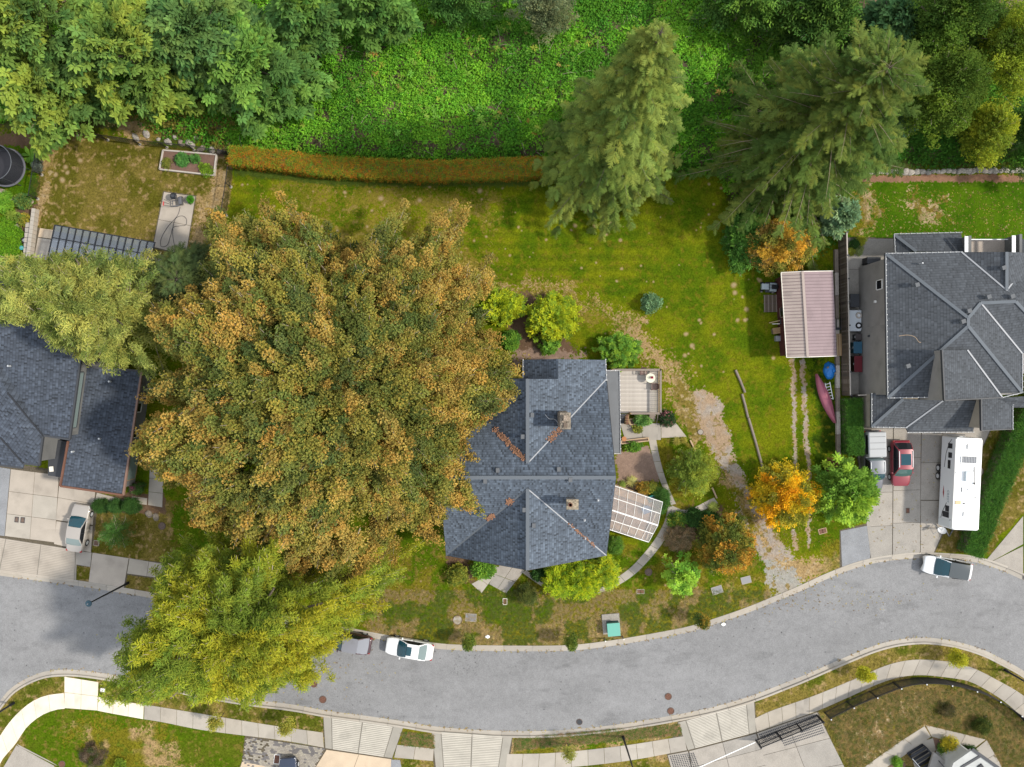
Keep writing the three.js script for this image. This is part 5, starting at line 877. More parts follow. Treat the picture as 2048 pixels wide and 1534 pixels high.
conifer({ label: 'dark spiky spruce with pale bare branch tips', base: [1550, 326], h: 22, rB: 7.4, low: 0.8, n: 430, step: 0.38, geo: GEO.spruce, pal: cedarPal([0.16, 0.21, 0.04], [0.11, 0.175, 0.032], [0.08, 0.135, 0.026]), droop: 0.24, up: 0.2, size: 0.9, seed: 6, pw: 0.75, trunkR: 0.4, twigMat: M.barkMid, wavy: 0.5, bare: 0.07, rMin: 1.0, tuft: 3 });
// woodland along the top
const bigPal = (f) => f > 0.55 ? [0.25, 0.33, 0.05] : f > 0.42 ? [0.18, 0.28, 0.05] : [0.11, 0.2, 0.045], coolPal = (f) => f > 0.55 ? [0.18, 0.33, 0.055] : f > 0.42 ? [0.14, 0.27, 0.05] : [0.1, 0.2, 0.045];
const wood = (label, c, r, top, pal, geo = GEO.rosette, o = {}) => crownTree({ name: o.name ?? 'woodland_tree', label, category: 'tree', group: 'trees of the wood along the top', c, r, hm: top * 0.7, top, low: top * 0.35, n: o.n ?? 190, per: o.per ?? 7, len: 1.5, spread: 0.95, geo, size: o.size ?? 1, lump: 1, trunkR: 0.25, gap: 0.1, twig: 0.25, pal, seed: Math.round(c[0] + 2 * c[1]) & 1023, patch: 2, dense: 0.25, tiltA: 0.3, limbs: 5, ragged: 0.35 });
wood('broad-leaved tree in the top corner beyond the trampoline', [60, 40], [150, 130], 12, bigPal);
wood('broad-leaved tree whose crown hangs over the corner of the dry back lawn', [80, 175], [130, 95], 9, bigPal, GEO.rosette, { n: 150 });
wood('large-leaved olive green tree above the rock edged bank', [235, 95], [140, 125], 11, bigPal);
wood('large-leaved tree reaching toward the fresh green thicket', [390, 60], [140, 120], 11, (f) => f > 0.5 ? [0.15, 0.25, 0.06] : [0.1, 0.19, 0.05]);
wood('cool green large-leaved tree at the thicket edge', [500, 125], [135, 95], 9, coolPal, GEO.rosette, { n: 170 });
wood('cool green large-leaved tree with the topmost crown near the top edge', [600, 20], [90, 60], 10, coolPal, GEO.rosette, { n: 110 });
wood('dark leafy tree cut by the top edge above the thicket', [740, 5], [95, 45], 9, (f) => f > 0.5 ? [0.13, 0.26, 0.05] : [0.09, 0.19, 0.04], GEO.rosette, { n: 110 });
wood('dull dark tree at the top edge right of the thicket trees', [920, -20], [90, 40], 8, (f) => f > 0.5 ? [0.1, 0.22, 0.04] : [0.07, 0.16, 0.03], GEO.glossy, { n: 100, per: 12, size: 1.3 });
wood('pale grey-green willow-like tree at the top edge', [1090, 5], [65, 42], 8, (f) => f > 0.45 ? [0.27, 0.31, 0.15] : [0.2, 0.25, 0.11], GEO.small, { n: 120, per: 16, size: 1.2 });
wood('dark tree behind the fir at the top edge', [1500, -10], [120, 60], 8, (f) => f > 0.5 ? [0.12, 0.24, 0.035] : [0.08, 0.17, 0.03], GEO.glossy, { n: 130, per: 14, size: 1.4 });
wood('deep green tree above the spruce tip', [1650, 15], [100, 75], 9, (f) => f > 0.5 ? [0.1, 0.2, 0.03] : [0.07, 0.145, 0.025], GEO.glossy, { n: 150, per: 14, size: 1.4 });
wood('blue-green large-leaved tree close to the spruce tip', [1800, 40], [75, 65], 9, (f) => f > 0.5 ? [0.1, 0.21, 0.07] : [0.07, 0.15, 0.05], GEO.rosette, { n: 110 });
wood('blue-green large-leaved bush tree beside the spruce crown', [1782, 235], [55, 50], 5, (f) => f > 0.5 ? [0.09, 0.18, 0.09] : [0.06, 0.13, 0.06], GEO.rosette, { n: 70 });
wood('olive tree in the middle of the dark wood', [1900, 170], [90, 95], 11, (f) => f > 0.52 ? [0.19, 0.28, 0.028] : [0.11, 0.18, 0.022], GEO.small, { n: 230, per: 17, size: 1.3 });
wood('dark olive tree at the top corner of the wood', [1910, 30], [120, 80], 12, (f) => f > 0.52 ? [0.14, 0.24, 0.03] : [0.09, 0.165, 0.024], GEO.small, { n: 230, per: 17, size: 1.4 });
wood('sunlit yellow-green tree at the edge of the wood', [2030, 90], [75, 120], 12, (f) => f > 0.42 ? [0.3, 0.37, 0.03] : [0.18, 0.26, 0.03], GEO.small, { n: 230, per: 17, size: 1.3 });
wood('small golden-green tree above the stone edging', [1988, 255], [48, 62], 7, (f) => f > 0.4 ? [0.42, 0.45, 0.035] : [0.25, 0.31, 0.03], GEO.small, { n: 150, per: 17, size: 1.2 });
wood('dark green tree cut by the frame beyond the golden-green one', [2085, 270], [55, 90], 7, (f) => [0.09, 0.17, 0.03], GEO.small, { n: 120, per: 16, size: 1.2 });
// ---------- bramble bank ----------
{
  const ed = [[-80, 226], [110, 238], [225, 205], [330, 262], [440, 282], [470, 296], [700, 312], [1080, 322], [1440, 338], [1475, 420], [1500, 470], [1550, 545], [1600, 530], [1660, 470], [1700, 322], [2140, 319]];
  const yE = (x) => { for (let i = 0; i + 1 < ed.length; i++) if (x <= ed[i + 1][0]) return lerp(ed[i][1], ed[i + 1][1], (x - ed[i][0]) / (ed[i + 1][0] - ed[i][0])); return 319; };
  const hB = (x, z) => { const px = x * K + 1024, py = z * K + 767, t = sstep(0, 34, yE(px) - py); return t * (0.5 + 1.5 * Math.max(0, fbm(x / 3.4 + 3, z / 3.4, 3) - 0.22) + 0.6 * noise(x / 1.1, z / 1.1)); };
  const nx = 118, nz = 34, pos = [], idx = [], uvs = [], X0 = -57, X1 = 57, Z0 = -46;
  const z1 = (x) => (yE(x * K + 1024) - 767) / K;
  for (let j = 0; j <= nz; j++) for (let i = 0; i <= nx; i++) { const x = lerp(X0, X1, i / nx), z = lerp(Z0, z1(x), j / nz); pos.push(x, hB(x, z) - 0.12, z); uvs.push(x, z); }
  for (let j = 0; j < nz; j++) for (let i = 0; i < nx; i++) { const a = j * (nx + 1) + i; idx.push(a, a + nx + 1, a + 1, a + 1, a + nx + 1, a + nx + 2); }
  const bg = new THREE.BufferGeometry(); bg.setAttribute('position', new THREE.Float32BufferAttribute(pos, 3)); bg.setAttribute('uv', new THREE.Float32BufferAttribute(uvs, 2)); bg.setIndex(idx); bg.computeVertexNormals();
  struct('bank', 'overgrown earth bank below the wood', bg, mat(0.2, 0.16, 0.09, 1, { map: texStone }));
  reseed(4242);
  const VB = [0, 1, 2, 3, 4].map(() => { const l = []; for (let k = 0; k < 10; k++) { const a = rnd() * 6.283, r = 0.75 * Math.sqrt(rnd()); l.push([GEO.bramble, trs(V(Math.cos(a) * r, gs() * 0.17, Math.sin(a) * r), tilt(0.5), rr(0.75, 1.35)), vary(ONE, 0.3, 0.14)]); } return bundle(l); }), LS = VB.map(() => new Leaves(V(0, 0, 0)));
  for (let i = 0; i < 6600; i++) {
    const px = rr(-70, 2130), top = px > 440 && px < 1700 ? -40 : 60, py = rr(top, yE(px) + 5); const v = W(px, py), x = v.x, z = v.z, h = hB(x, z);
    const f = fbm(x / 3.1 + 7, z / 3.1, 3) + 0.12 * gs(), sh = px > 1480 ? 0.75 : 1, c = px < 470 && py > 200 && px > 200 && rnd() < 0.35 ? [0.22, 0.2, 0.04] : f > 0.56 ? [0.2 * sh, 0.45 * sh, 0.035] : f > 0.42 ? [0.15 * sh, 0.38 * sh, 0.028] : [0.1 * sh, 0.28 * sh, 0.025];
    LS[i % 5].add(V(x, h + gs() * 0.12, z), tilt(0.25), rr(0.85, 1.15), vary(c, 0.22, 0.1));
  }
  const bt = new THREE.Group(); bt.name = 'brambles'; scene.add(bt); tag(bt, 'bright green bramble thicket covering the bank', 'thicket'); bt.userData.kind = 'stuff'; LS.forEach((L, i) => L.build('leaves', VB[i], bt, leafMatV));
  reseed(515); const canes = [], BL = new Leaves(V(0, 0, 0));
  for (let k = 0; k < 260; k++) { const q = W(rr(450, 1690), rr(20, 320)), a = rnd() * 6.283, l = rr(0.6, 1.6), h0 = hB(q.x, q.z); canes.push(limb([V(q.x, h0, q.z), V(q.x + Math.cos(a) * l * 0.5, h0 + 0.35, q.z + Math.sin(a) * l * 0.5), V(q.x + Math.cos(a) * l, h0 + 0.15, q.z + Math.sin(a) * l)], 0.02, 0.01, 3)); }
  stuffPart(mk('dead_canes', merge(canes), M.barkPale, bt));
  for (let k = 0; k < 1500; k++) { const q = W(rr(440, 1720), rr(-30, 335)); if (q.z * K + 767 > yE(q.x * K + 1024) || fbm(q.x / 2.6 + 50, q.z / 2.6, 2) < 0.5) continue; BL.add(V(q.x, hB(q.x, q.z) + rr(0.05, 0.35), q.z), tilt(0.4), rr(0.7, 1.3), vary(pick([[0.6, [0.2, 0.38, 0.05]], [0.3, [0.3, 0.4, 0.06]], [0.1, [0.32, 0.24, 0.06]]]), 0.3, 0.15)); }
  BL.build('leaves', GEO.rosetteSmall, bt);
}
// ---------- hedges ----------
function hedge(label, px, wid, h, topC, sideC, n, o = {}) {   // px: centreline at ground
  const c = curve(px.map((p) => W(p[0], p[1])), 60), m = c[30], g = thing('hedge', label, 'hedge', [m.x, 0, m.z]); reseed(Math.round(px[0][0] * 7));
  const w = (t) => Array.isArray(wid) ? lerp(wid[0], wid[1], t) : wid, tanAt = (i) => c[Math.min(60, i + 1)].clone().sub(c[Math.max(0, i - 1)]).normalize();
  const core = []; for (let i = 0; i < 60; i += 3) core.push(beam(c[i].clone().setY(h * 0.45).sub(g.position.clone().setY(0)), c[Math.min(60, i + 3)].clone().setY(h * 0.45).sub(g.position.clone().setY(0)), w(i / 60) * 0.78, h * 0.88));
  stuffPart(mk('branches', merge(core), o.core ?? M.bark, g));
  const L = new Leaves(V(g.position.x, 0, g.position.z));
  for (let k = 0; k < n; k++) {
    const i = Math.floor(rnd() * 60), p = c[i].clone().lerp(c[i + 1], rnd()), t = tanAt(i), nrm = V(t.z, 0, -t.x), ww = w(i / 60), top = rnd() < (o.topShare ?? 0.5), wob = (o.rough ?? 0.08);
    const side = rnd() < 0.5 ? 1 : -1, u = top ? rr(-0.5, 0.5) : side * rr(0.4, 0.5), y = top ? h * rr(0.93, 1) + gs() * wob : h * rr(0.05, 0.97); p.addScaledVector(nrm, u * ww + gs() * wob).setY(y);
    const f = fbm(p.x / 1.3, p.z / 1.3, 3); L.add(p, tilt(top ? 0.5 : 1.2), rr(0.8, 1.3) * (o.size ?? 1), vary(pick(top ? topC : sideC), 0.3 + 0.3 * (f - 0.5), 0.12));
  }
  L.build('foliage', o.geo ?? GEO.clip, g); return g;
}
hedge('long clipped hedge with orange brown top between lawn and thicket', [[470, 320], [560, 328], [650, 340], [760, 346], [860, 350], [980, 346], [1090, 342]], 1.75, 1.7, [[0.34, [0.5, 0.2, 0.025]], [0.36, [0.36, 0.33, 0.03]], [0.3, [0.16, 0.3, 0.03]]], [[0.34, [0.5, 0.2, 0.025]], [0.36, [0.36, 0.33, 0.03]], [0.3, [0.16, 0.3, 0.03]]], 9000, { topShare: 0.55, rough: 0.1, size: 1.1 });
hedge('short clipped hedge beside the pickup truck', [[1692, 797], [1694, 850], [1696, 906]], 1.45, 1.7, [[0.6, [0.09, 0.22, 0.03]], [0.4, [0.06, 0.16, 0.025]]], [[0.6, [0.09, 0.22, 0.03]], [0.4, [0.06, 0.16, 0.025]]], 2600, { topShare: 0.7, rough: 0.12 });
hedge('tall clipped cedar hedge running past the trailer', [[2090, 760], [2030, 850], [1985, 950], [1945, 1050], [1925, 1102]], [2.2, 1.75], 1.8, [[0.6, [0.09, 0.22, 0.03]], [0.4, [0.06, 0.16, 0.025]]], [[0.6, [0.09, 0.22, 0.03]], [0.4, [0.06, 0.16, 0.025]]], 8000, { topShare: 0.65, rough: 0.14 });
// ---------- garden trees and shrubs ----------
const gt = (label, c, r, top, pal, geo, o = {}) => crownTree({ name: o.name ?? 'garden_tree', label, category: 'tree', group: o.group, c, r, hm: top * 0.6, top, low: top * 0.22, n: o.n ?? 200, per: o.per ?? 13, len: o.len ?? 1.1, spread: o.spread ?? 0.34, geo, size: o.size ?? 1, lump: 0.6, trunkR: o.trunkR ?? 0.14, gap: o.gap ?? 0.08, twig: o.twig ?? 0.25, pal, seed: Math.round(c[0] * 2 + c[1]) & 2047, patch: o.patch ?? 1.4, dense: 0.3, limbs: 6, lift: o.lift, tiltA: o.tiltA ?? 0.55, base: o.base });
gt('bright golden yellow tree beside the gravel drive', [1575, 995], [64, 66], 6, (f) => f > 0.5 ? pick([[0.65, [0.85, 0.52, 0.02]], [0.35, [0.8, 0.4, 0.02]]]) : f > 0.4 ? [0.68, 0.52, 0.03] : [0.32, 0.32, 0.04], GEO.small, { n: 230, per: 16, size: 1.15 });
gt('leafy bright green tree overhanging the grey pickup truck', [1697, 985], [72, 72], 6.5, (f) => f > 0.5 ? [0.3, 0.48, 0.05] : [0.18, 0.34, 0.045], GEO.rosetteSmall, { n: 150, per: 6, spread: 0.6, size: 1.25, gap: 0.15 });
gt('dark green tree with orange turning leaves by the gravel drive', [1457, 1092], [62, 64], 5.5, (f) => f > 0.53 ? [0.48, 0.27, 0.04] : f > 0.43 ? [0.26, 0.23, 0.035] : [0.12, 0.16, 0.03], GEO.small, { n: 240, per: 15, size: 1.15, patch: 1 });
gt('bright green layered young tree on the front lawn', [1364, 1152], [44, 48], 4, (f) => f > 0.45 ? [0.32, 0.5, 0.05] : [0.14, 0.3, 0.03], GEO.rosetteSmall, { n: 90, per: 5, spread: 0.4, gap: 0.25, size: 0.9, lift: 0.1 });
gt('airy olive green fruit tree on the lawn inside the curved walk', [1388, 945], [52, 52], 4, (f) => f > 0.5 ? [0.36, 0.4, 0.05] : [0.2, 0.27, 0.04], GEO.small, { n: 150, per: 13, gap: 0.2 });
gt('orange and yellow turning bush tree beside the shed', [1563, 487], [74, 58], 4.5, (f) => f > 0.5 ? [0.6, 0.38, 0.05] : f > 0.4 ? [0.46, 0.3, 0.07] : [0.22, 0.23, 0.04], GEO.small, { n: 260, per: 15, size: 1.15, patch: 1 });
gt('blue-green large-leaved tree at the end of the board fence', [1680, 432], [42, 45], 4.6, (f) => f > 0.5 ? [0.3, 0.43, 0.22] : [0.2, 0.32, 0.15], GEO.rosetteSmall, { n: 120, per: 7, spread: 0.5, size: 1.1 });
gt('slim young green tree on the small front lawn beside the silver car', [224, 1066], [34, 34], 4, (f) => f > 0.5 ? [0.12, 0.24, 0.05] : [0.09, 0.18, 0.035], GEO.tiny, { n: 70, per: 10, gap: 0.3, spread: 0.3 });
gt('dense green laurel thicket under the dark spruce', [1500, 470], [52, 85], 2.6, (f) => f > 0.5 ? [0.14, 0.32, 0.05] : [0.09, 0.22, 0.035], GEO.glossy, { n: 260, per: 12, gap: 0, name: 'laurel' });
const RHO = [[0.6, [0.44, 0.52, 0.025]], [0.4, [0.25, 0.37, 0.03]]], GRN = [[0.6, [0.22, 0.4, 0.045]], [0.4, [0.13, 0.27, 0.035]]], DK = [[0.6, [0.06, 0.14, 0.03]], [0.4, [0.045, 0.1, 0.025]]];
shrub('yellow-green rhododendron at the edge of the gold tree', [1000, 610], [55, 38], 2.4, GEO.rosetteSmall, RHO, { n: 190, per: 6, size: 0.85, spread: 0.3 });
shrub('large rounded yellow-green rhododendron behind the house', [1108, 637], [60, 52], 2.8, GEO.rosetteSmall, RHO, { n: 250, per: 6, size: 0.85, spread: 0.3 });
shrub('low green shrub below the large rhododendron', [1100, 690], 22, 1.2, GEO.rosetteSmall, GRN, { n: 60, per: 5, size: 0.6 });
shrub('low shrub between the gold tree and the rhododendrons', [1022, 680], 18, 1, GEO.glossy, GRN, {});
shrub('rounded green shrub at the house corner beside the deck', [1240, 703], [52, 40], 2.2, GEO.rosetteSmall, [[0.6, [0.26, 0.42, 0.04]], [0.4, [0.14, 0.28, 0.035]]], { n: 190, per: 6, size: 0.75, spread: 0.28 });
shrub('small blue-green shrub alone on the back lawn', [1303, 606], 18, 1.3, GEO.small, [[0.6, [0.24, 0.38, 0.18]], [0.4, [0.14, 0.25, 0.11]]], { n: 60 });
shrub('yellow-green shrub bank below the front gable, house end', [1122, 1160], [42, 42], 2.4, GEO.glossy, RHO, { n: 190, per: 11, size: 0.9 });
shrub('tall yellow-green shrub bank below the front gable, middle of three', [1165, 1160], [45, 45], 2.7, GEO.glossy, RHO, { n: 210, per: 11, size: 0.9 });
shrub('yellow-green shrub of the front bank nearest the curved walk', [1208, 1145], [34, 40], 2.5, GEO.glossy, [[0.6, [0.5, 0.56, 0.03]], [0.4, [0.3, 0.42, 0.04]]], { n: 170, per: 11, size: 0.9 });
shrub('dark round clipped shrub on the front lawn', [1054, 1191], 24, 1.7, GEO.tiny, [[0.6, [0.16, 0.19, 0.045]], [0.4, [0.08, 0.11, 0.03]]], { n: 130 });
shrub('yellow-tipped low shrub beside the entrance slabs', [915, 1150], [20, 22], 1.1, GEO.small, [[0.5, [0.34, 0.34, 0.05]], [0.5, [0.15, 0.2, 0.03]]], { n: 80 });
shrub('green foundation shrub between entrance slabs and house', [965, 1140], [26, 20], 1.4, GEO.glossy, GRN, { n: 90 });
shrub('small dark shrub tight under the front gable tip', [1078, 1148], [16, 12], 0.9, GEO.glossy, DK, {});
shrub('round light green shrub at the house corner below the greenhouse', [1231, 1093], 19, 1.5, GEO.tiny, [[0.6, [0.2, 0.36, 0.05]], [0.4, [0.12, 0.24, 0.035]]], { n: 110 });
shrub('brown seeding shrub beside the curved walk', [1364, 1078], [34, 32], 1.8, GEO.tiny, [[0.7, [0.36, 0.26, 0.15]], [0.3, [0.2, 0.16, 0.07]]], { n: 170 });
shrub('yellow-flecked green shrub above the brown one', [1356, 1042], [20, 15], 1.2, GEO.glossy, [[0.4, [0.28, 0.32, 0.04]], [0.6, [0.1, 0.2, 0.03]]], { n: 70 });
shrub('dark green mound shrub beside the path junction', [1390, 1036], [18, 17], 1.2, GEO.small, DK, { n: 80 });
shrub('dark low planting under the orange turning tree', [1420, 1040], [20, 16], 0.9, GEO.small, DK, { n: 60 });
shrub('rounded deep green bush against the greenhouse', [1322, 1000], [20, 27], 1.3, GEO.tiny, [[0.6, [0.09, 0.2, 0.04]], [0.4, [0.06, 0.14, 0.03]]], { n: 130 });
shrub('orange leaved small bush by the greenhouse corner', [1287, 975], [14, 11], 0.9, GEO.small, [[0.7, [0.5, 0.3, 0.05]], [0.3, [0.22, 0.22, 0.04]]], { n: 40 });
shrub('yellow-green small bush beside the orange one', [1304, 976], [12, 10], 0.8, GEO.small, [[0.7, [0.34, 0.34, 0.05]], [0.3, [0.2, 0.24, 0.04]]], { n: 36 });
shrub('dark bush with pink flowers at the deck steps', [1335, 838], [16, 14], 0.9, GEO.small, [[0.5, [0.04, 0.08, 0.03]], [0.35, [0.07, 0.12, 0.04]], [0.15, [0.4, 0.15, 0.17]]], { n: 60 });
shrub('leafy plants filling the bed below the deck', [1282, 840], [20, 7], 0.8, GEO.glossy, [[0.5, [0.2, 0.36, 0.1]], [0.5, [0.12, 0.26, 0.06]]], { n: 50 });
shrub('clump of leaves in the lower timber bed by the porch', [1268, 893], [22, 6], 0.6, GEO.glossy, GRN, { n: 36 });
shrub('little tuft on the landing slab beside the beds', [1275, 857], [6, 5], 0.35, GEO.small, [[1, [0.26, 0.28, 0.05]]], { n: 10 });
for (const [lb, c, s, col] of [['pale striped ornamental grass at the soil bed corner', [1262, 962], 0.8, [0.45, 0.45, 0.16]], ['green strappy plant at the house end of the bed', [1244, 968], 0.55, [0.25, 0.33, 0.06]], ['grassy tuft where path and gravel meet', [1425, 1013], 0.75, [0.34, 0.4, 0.09]], ['dried grassy clump along the slab above the fruit tree', [1352, 882], 0.6, [0.34, 0.32, 0.07]], ['second dried grassy clump nearer the gravel', [1366, 880], 0.5, [0.36, 0.32, 0.06]], ['spiky yucca plant by the patio retaining wall', [26, 432], 0.9, [0.24, 0.34, 0.05]], ['broad-leaved banana-like plant beside the trampoline', [64, 314], 0.95, [0.22, 0.42, 0.05]]]) {
  const b = W(c[0], c[1]), g = thing('ornamental_grass', lb, 'plant', [b.x, 0, b.z]); reseed(Math.round(c[0])); const L = new Leaves(b);
  const wide = lb.includes('banana'); for (let k = 0; k < (wide ? 2 : 7); k++) L.add(b.clone().add(V(gs() * 0.06, 0.15 + k * 0.05, gs() * 0.06)), tilt(0.3), (wide ? 1.9 : 1) * s * rr(0.8, 1.2), vary(col, 0.25));
  L.build('leaves', wide ? GEO.rosette : GEO.strap, g); mk('crown_base', cyl(0.06, 0.03, 0.2, 0, 0, 0, 6), M.barkDark, g);
}
shrub('dark green shrub at the silver car, nearest its bonnet', [201, 1012], [18, 15], 1.1, GEO.tiny, DK, { n: 90 });
shrub('dark green shrub in the middle of the row by the silver car', [230, 1013], [15, 14], 1, GEO.tiny, [[0.6, [0.08, 0.18, 0.04]], [0.4, [0.05, 0.12, 0.03]]], { n: 80 });
shrub('dark green shrub at the walk end of the row by the silver car', [261, 1012], [19, 16], 1.2, GEO.tiny, DK, { n: 90 });
shrub('flower bed shrub under the big corner window', [275, 978], [22, 10], 0.8, GEO.tiny, [[0.6, [0.1, 0.2, 0.04]], [0.2, [0.25, 0.05, 0.12]], [0.2, [0.05, 0.1, 0.03]]], { n: 50 });
shrub('low spreading purple-brown shrub on the lawn by the street bend', [185, 1512], [30, 26], 0.7, GEO.tiny, [[0.5, [0.12, 0.09, 0.06]], [0.3, [0.08, 0.1, 0.03]], [0.2, [0.2, 0.14, 0.09]]], { n: 60, per: 6 });
shrub('light green sapling shrub at the bottom edge of that lawn', [240, 1532], [16, 10], 0.8, GEO.small, [[1, [0.25, 0.36, 0.04]]], { n: 22 });
shrub('bright yellow shrub beside the dark entry steps', [1905, 1499], [17, 20], 1.6, GEO.small, [[0.8, [0.6, 0.52, 0.05]], [0.2, [0.3, 0.36, 0.05]]], { n: 70 });
shrub('green shrub leaning on the bright yellow one', [1890, 1502], [10, 10], 1, GEO.small, [[1, [0.16, 0.28, 0.05]]], { n: 26 });
shrub('dark green mounded juniper beside the yellow shrub', [1943, 1506], [14, 11], 0.9, GEO.tiny, DK, { n: 60 });
shrub('small green shrub in the bed beside the entry steps', [1796, 1526], [10, 9], 0.8, GEO.tiny, GRN, { n: 30 });
shrub('dark olive bush in the fenced yard', [1966, 1453], [20, 20], 1, GEO.tiny, [[0.5, [0.13, 0.15, 0.03]], [0.5, [0.07, 0.1, 0.02]]], { n: 60 });
shrub('low weedy bush in the middle of the fenced yard', [1893, 1422], [20, 15], 0.5, GEO.tiny, [[0.5, [0.14, 0.11, 0.05]], [0.5, [0.1, 0.1, 0.03]]], { n: 40, per: 6 });
shrub('round clipped green topiary on the hose patio slab', [381, 398], 7, 0.65, GEO.clip, [[1, [0.1, 0.32, 0.03]]], { n: 34, lump: 0.05, len: 0.2, spread: 0.1 });
shrub('golden clipped shrub at the corner of the side yard', [1723, 481], [9, 8], 0.7, GEO.tiny, [[1, [0.42, 0.44, 0.05]]], { n: 26 });
shrub('dark clipped shrub between the golden ones in the side yard', [1709, 488], [11, 9], 0.7, GEO.tiny, DK, { n: 30 });
shrub('small golden shrub at the fence end of the side yard', [1702, 503], [7, 6], 0.5, GEO.tiny, [[1, [0.36, 0.4, 0.06]]], { n: 16 });
shrub('silver-edged clipped shrub in the side yard bed', [1717, 502], [8, 7], 0.55, GEO.tiny, [[1, [0.34, 0.4, 0.16]]], { n: 18 });
shrub('leafy vegetable clump in the raised bed', [365, 318], [11, 13], 0.7, GEO.glossy, [[1, [0.1, 0.26, 0.06]]], { n: 36 });
shrub('second vegetable clump beside the soil of the raised bed', [390, 318], [9, 7], 0.5, GEO.glossy, [[1, [0.12, 0.28, 0.06]]], { n: 22 });
shrub('low herb patch at the corner of the raised bed', [412, 341], [17, 9], 0.3, GEO.small, [[0.6, [0.2, 0.32, 0.03]], [0.4, [0.12, 0.2, 0.03]]], { n: 32 });
shrub('thin weedy plants at the end of the raised bed', [336, 328], [7, 11], 0.3, GEO.small, [[1, [0.24, 0.26, 0.05]]], { n: 14 });
shrub('fern-like shrub by the stones above the trampoline', [88, 282], [18, 12], 1, GEO.small, [[1, [0.13, 0.26, 0.05]]], { n: 50 });
shrub('blue-grey low shrub beside the trampoline', [74, 330], [8, 12], 0.6, GEO.tiny, [[1, [0.2, 0.24, 0.19]]], { n: 26 });
shrub('mixed border shrubs along the neighbour plot', [44, 402], [16, 12], 0.8, GEO.small, [[0.5, [0.1, 0.22, 0.06]], [0.5, [0.2, 0.26, 0.05]]], { n: 50 });
shrub('bright lime shrub at the picture edge by the border stones', [8, 405], [16, 22], 0.9, GEO.glossy, [[1, [0.22, 0.42, 0.04]]], { n: 50 });
shrub('yellow flowering clump near the patio retaining wall', [48, 440], [12, 10], 0.5, GEO.small, [[0.5, [0.4, 0.34, 0.05]], [0.5, [0.16, 0.24, 0.04]]], { n: 26 });
shrub('tall lime grass bed at the picture edge', [14, 480], [26, 42], 0.6, GEO.small, [[0.7, [0.18, 0.36, 0.02]], [0.3, [0.12, 0.26, 0.02]]], { n: 130, per: 8 });
shrub('red-leaved shrub beside the kayak gravel strip', [1664, 932], [14, 18], 1, GEO.tiny, [[1, [0.2, 0.1, 0.06]]], { n: 40 });
// young street trees
const sapling = (label, base, h, r, pal, o = {}) => { const b = W(base[0], base[1]); const c = [1024 + b.x * FOCAL / (CAM_H - h * 0.75), 767 + b.z * FOCAL / (CAM_H - h * 0.75)]; return crownTree({ name: 'street_tree', label, category: 'tree', group: 'young trees along the street', c, r: [r, r], hm: h * 0.75, top: h, low: h * 0.5, n: o.n ?? 34, per: o.per ?? 8, len: 0.5, spread: 0.2, geo: GEO.small, lump: 0.2, trunkR: 0.04, limbs: 4, gap: o.gap ?? 0, twig: 0.3, pal, seed: Math.round(base[0]), patch: 0.5, bark: M.barkDark }); };
sapling('young green street tree at the kerb nearest the white car', [939, 1272], 3, 12, (f) => f > 0.45 ? [0.2, 0.26, 0.04] : [0.08, 0.14, 0.03]);
sapling('young green street tree at the kerb left of the teal utility box', [1139, 1270], 3, 12, (f) => f > 0.45 ? [0.2, 0.26, 0.04] : [0.08, 0.14, 0.03]);
sapling('young street tree with browning leaves at the kerb by the gravel drive', [1393, 1229], 3, 14, (f) => f > 0.5 ? [0.36, 0.26, 0.04] : [0.1, 0.15, 0.03]);
sapling('young yellow street tree beside the bend pavement', [1716, 1336], 2.4, 17, (f) => [0.52, 0.5, 0.04], { n: 40 });
sapling('young yellow street tree farther round the bend, by the street sign post', [1897, 1307], 2.4, 16, (f) => [0.5, 0.48, 0.04], { n: 40 });
sapling('sparse yellowing sapling overhanging the slab pavement near the cedar', [448, 1426], 3, 17, (f) => [0.42, 0.4, 0.07], { n: 26, per: 5, gap: 0.2 });
sapling('sparse yellowing sapling overhanging the pavement by the paver drive', [585, 1436], 3, 17, (f) => [0.42, 0.4, 0.07], { n: 26, per: 5, gap: 0.2 });
sapling('sparse yellowing sapling beside the bottom edge pavement', [1135, 1487], 3, 14, (f) => [0.38, 0.38, 0.08], { n: 18, per: 5, gap: 0.2 });
console.log('vegetation done');
// ---------- vehicles ----------
function loft(secs, capEnds = true) {
  const n = secs[0].length, pos = [], idx = [];
  secs.forEach((s) => s.forEach((p) => pos.push(p.x, p.y, p.z)));
  for (let i = 0; i + 1 < secs.length; i++) for (let k = 0; k + 1 < n; k++) { const a = i * n + k, b = a + n; idx.push(a, b, a + 1, a + 1, b, b + 1); }
  if (capEnds) for (const [i, f] of [[0, 0], [secs.length - 1, 1]]) { const c = V(0, 0, 0); secs[i].forEach((p) => c.add(p)); c.multiplyScalar(1 / n); pos.push(c.x, c.y, c.z); const ci = pos.length / 3 - 1; for (let k = 0; k + 1 < n; k++) f ? idx.push(i * n + k, ci, i * n + k + 1) : idx.push(ci, i * n + k, i * n + k + 1); }
  const g = new THREE.BufferGeometry(); g.setAttribute('position', new THREE.Float32BufferAttribute(pos, 3)); g.setAttribute('uv', new THREE.Float32BufferAttribute(new Float32Array(pos.length / 3 * 2), 2)); g.setIndex(idx); g.computeVertexNormals(); return g;
}
function patch(a, b, c, d, bulge, n = 6) {    // a-b one edge, d-c the other; bulge vector at the centre
  const secs = []; for (let i = 0; i <= n; i++) { const r = []; for (let j = 0; j <= n; j++) { const u = i / n, v = j / n, p = a.clone().lerp(b, u).lerp(d.clone().lerp(c, u), v); p.addScaledVector(bulge, (1 - (2 * u - 1) ** 2) * 0.6 + (1 - (2 * v - 1) ** 2) * 0.4); r.push(p); } secs.push(r); }
  return loft(secs, false);
}
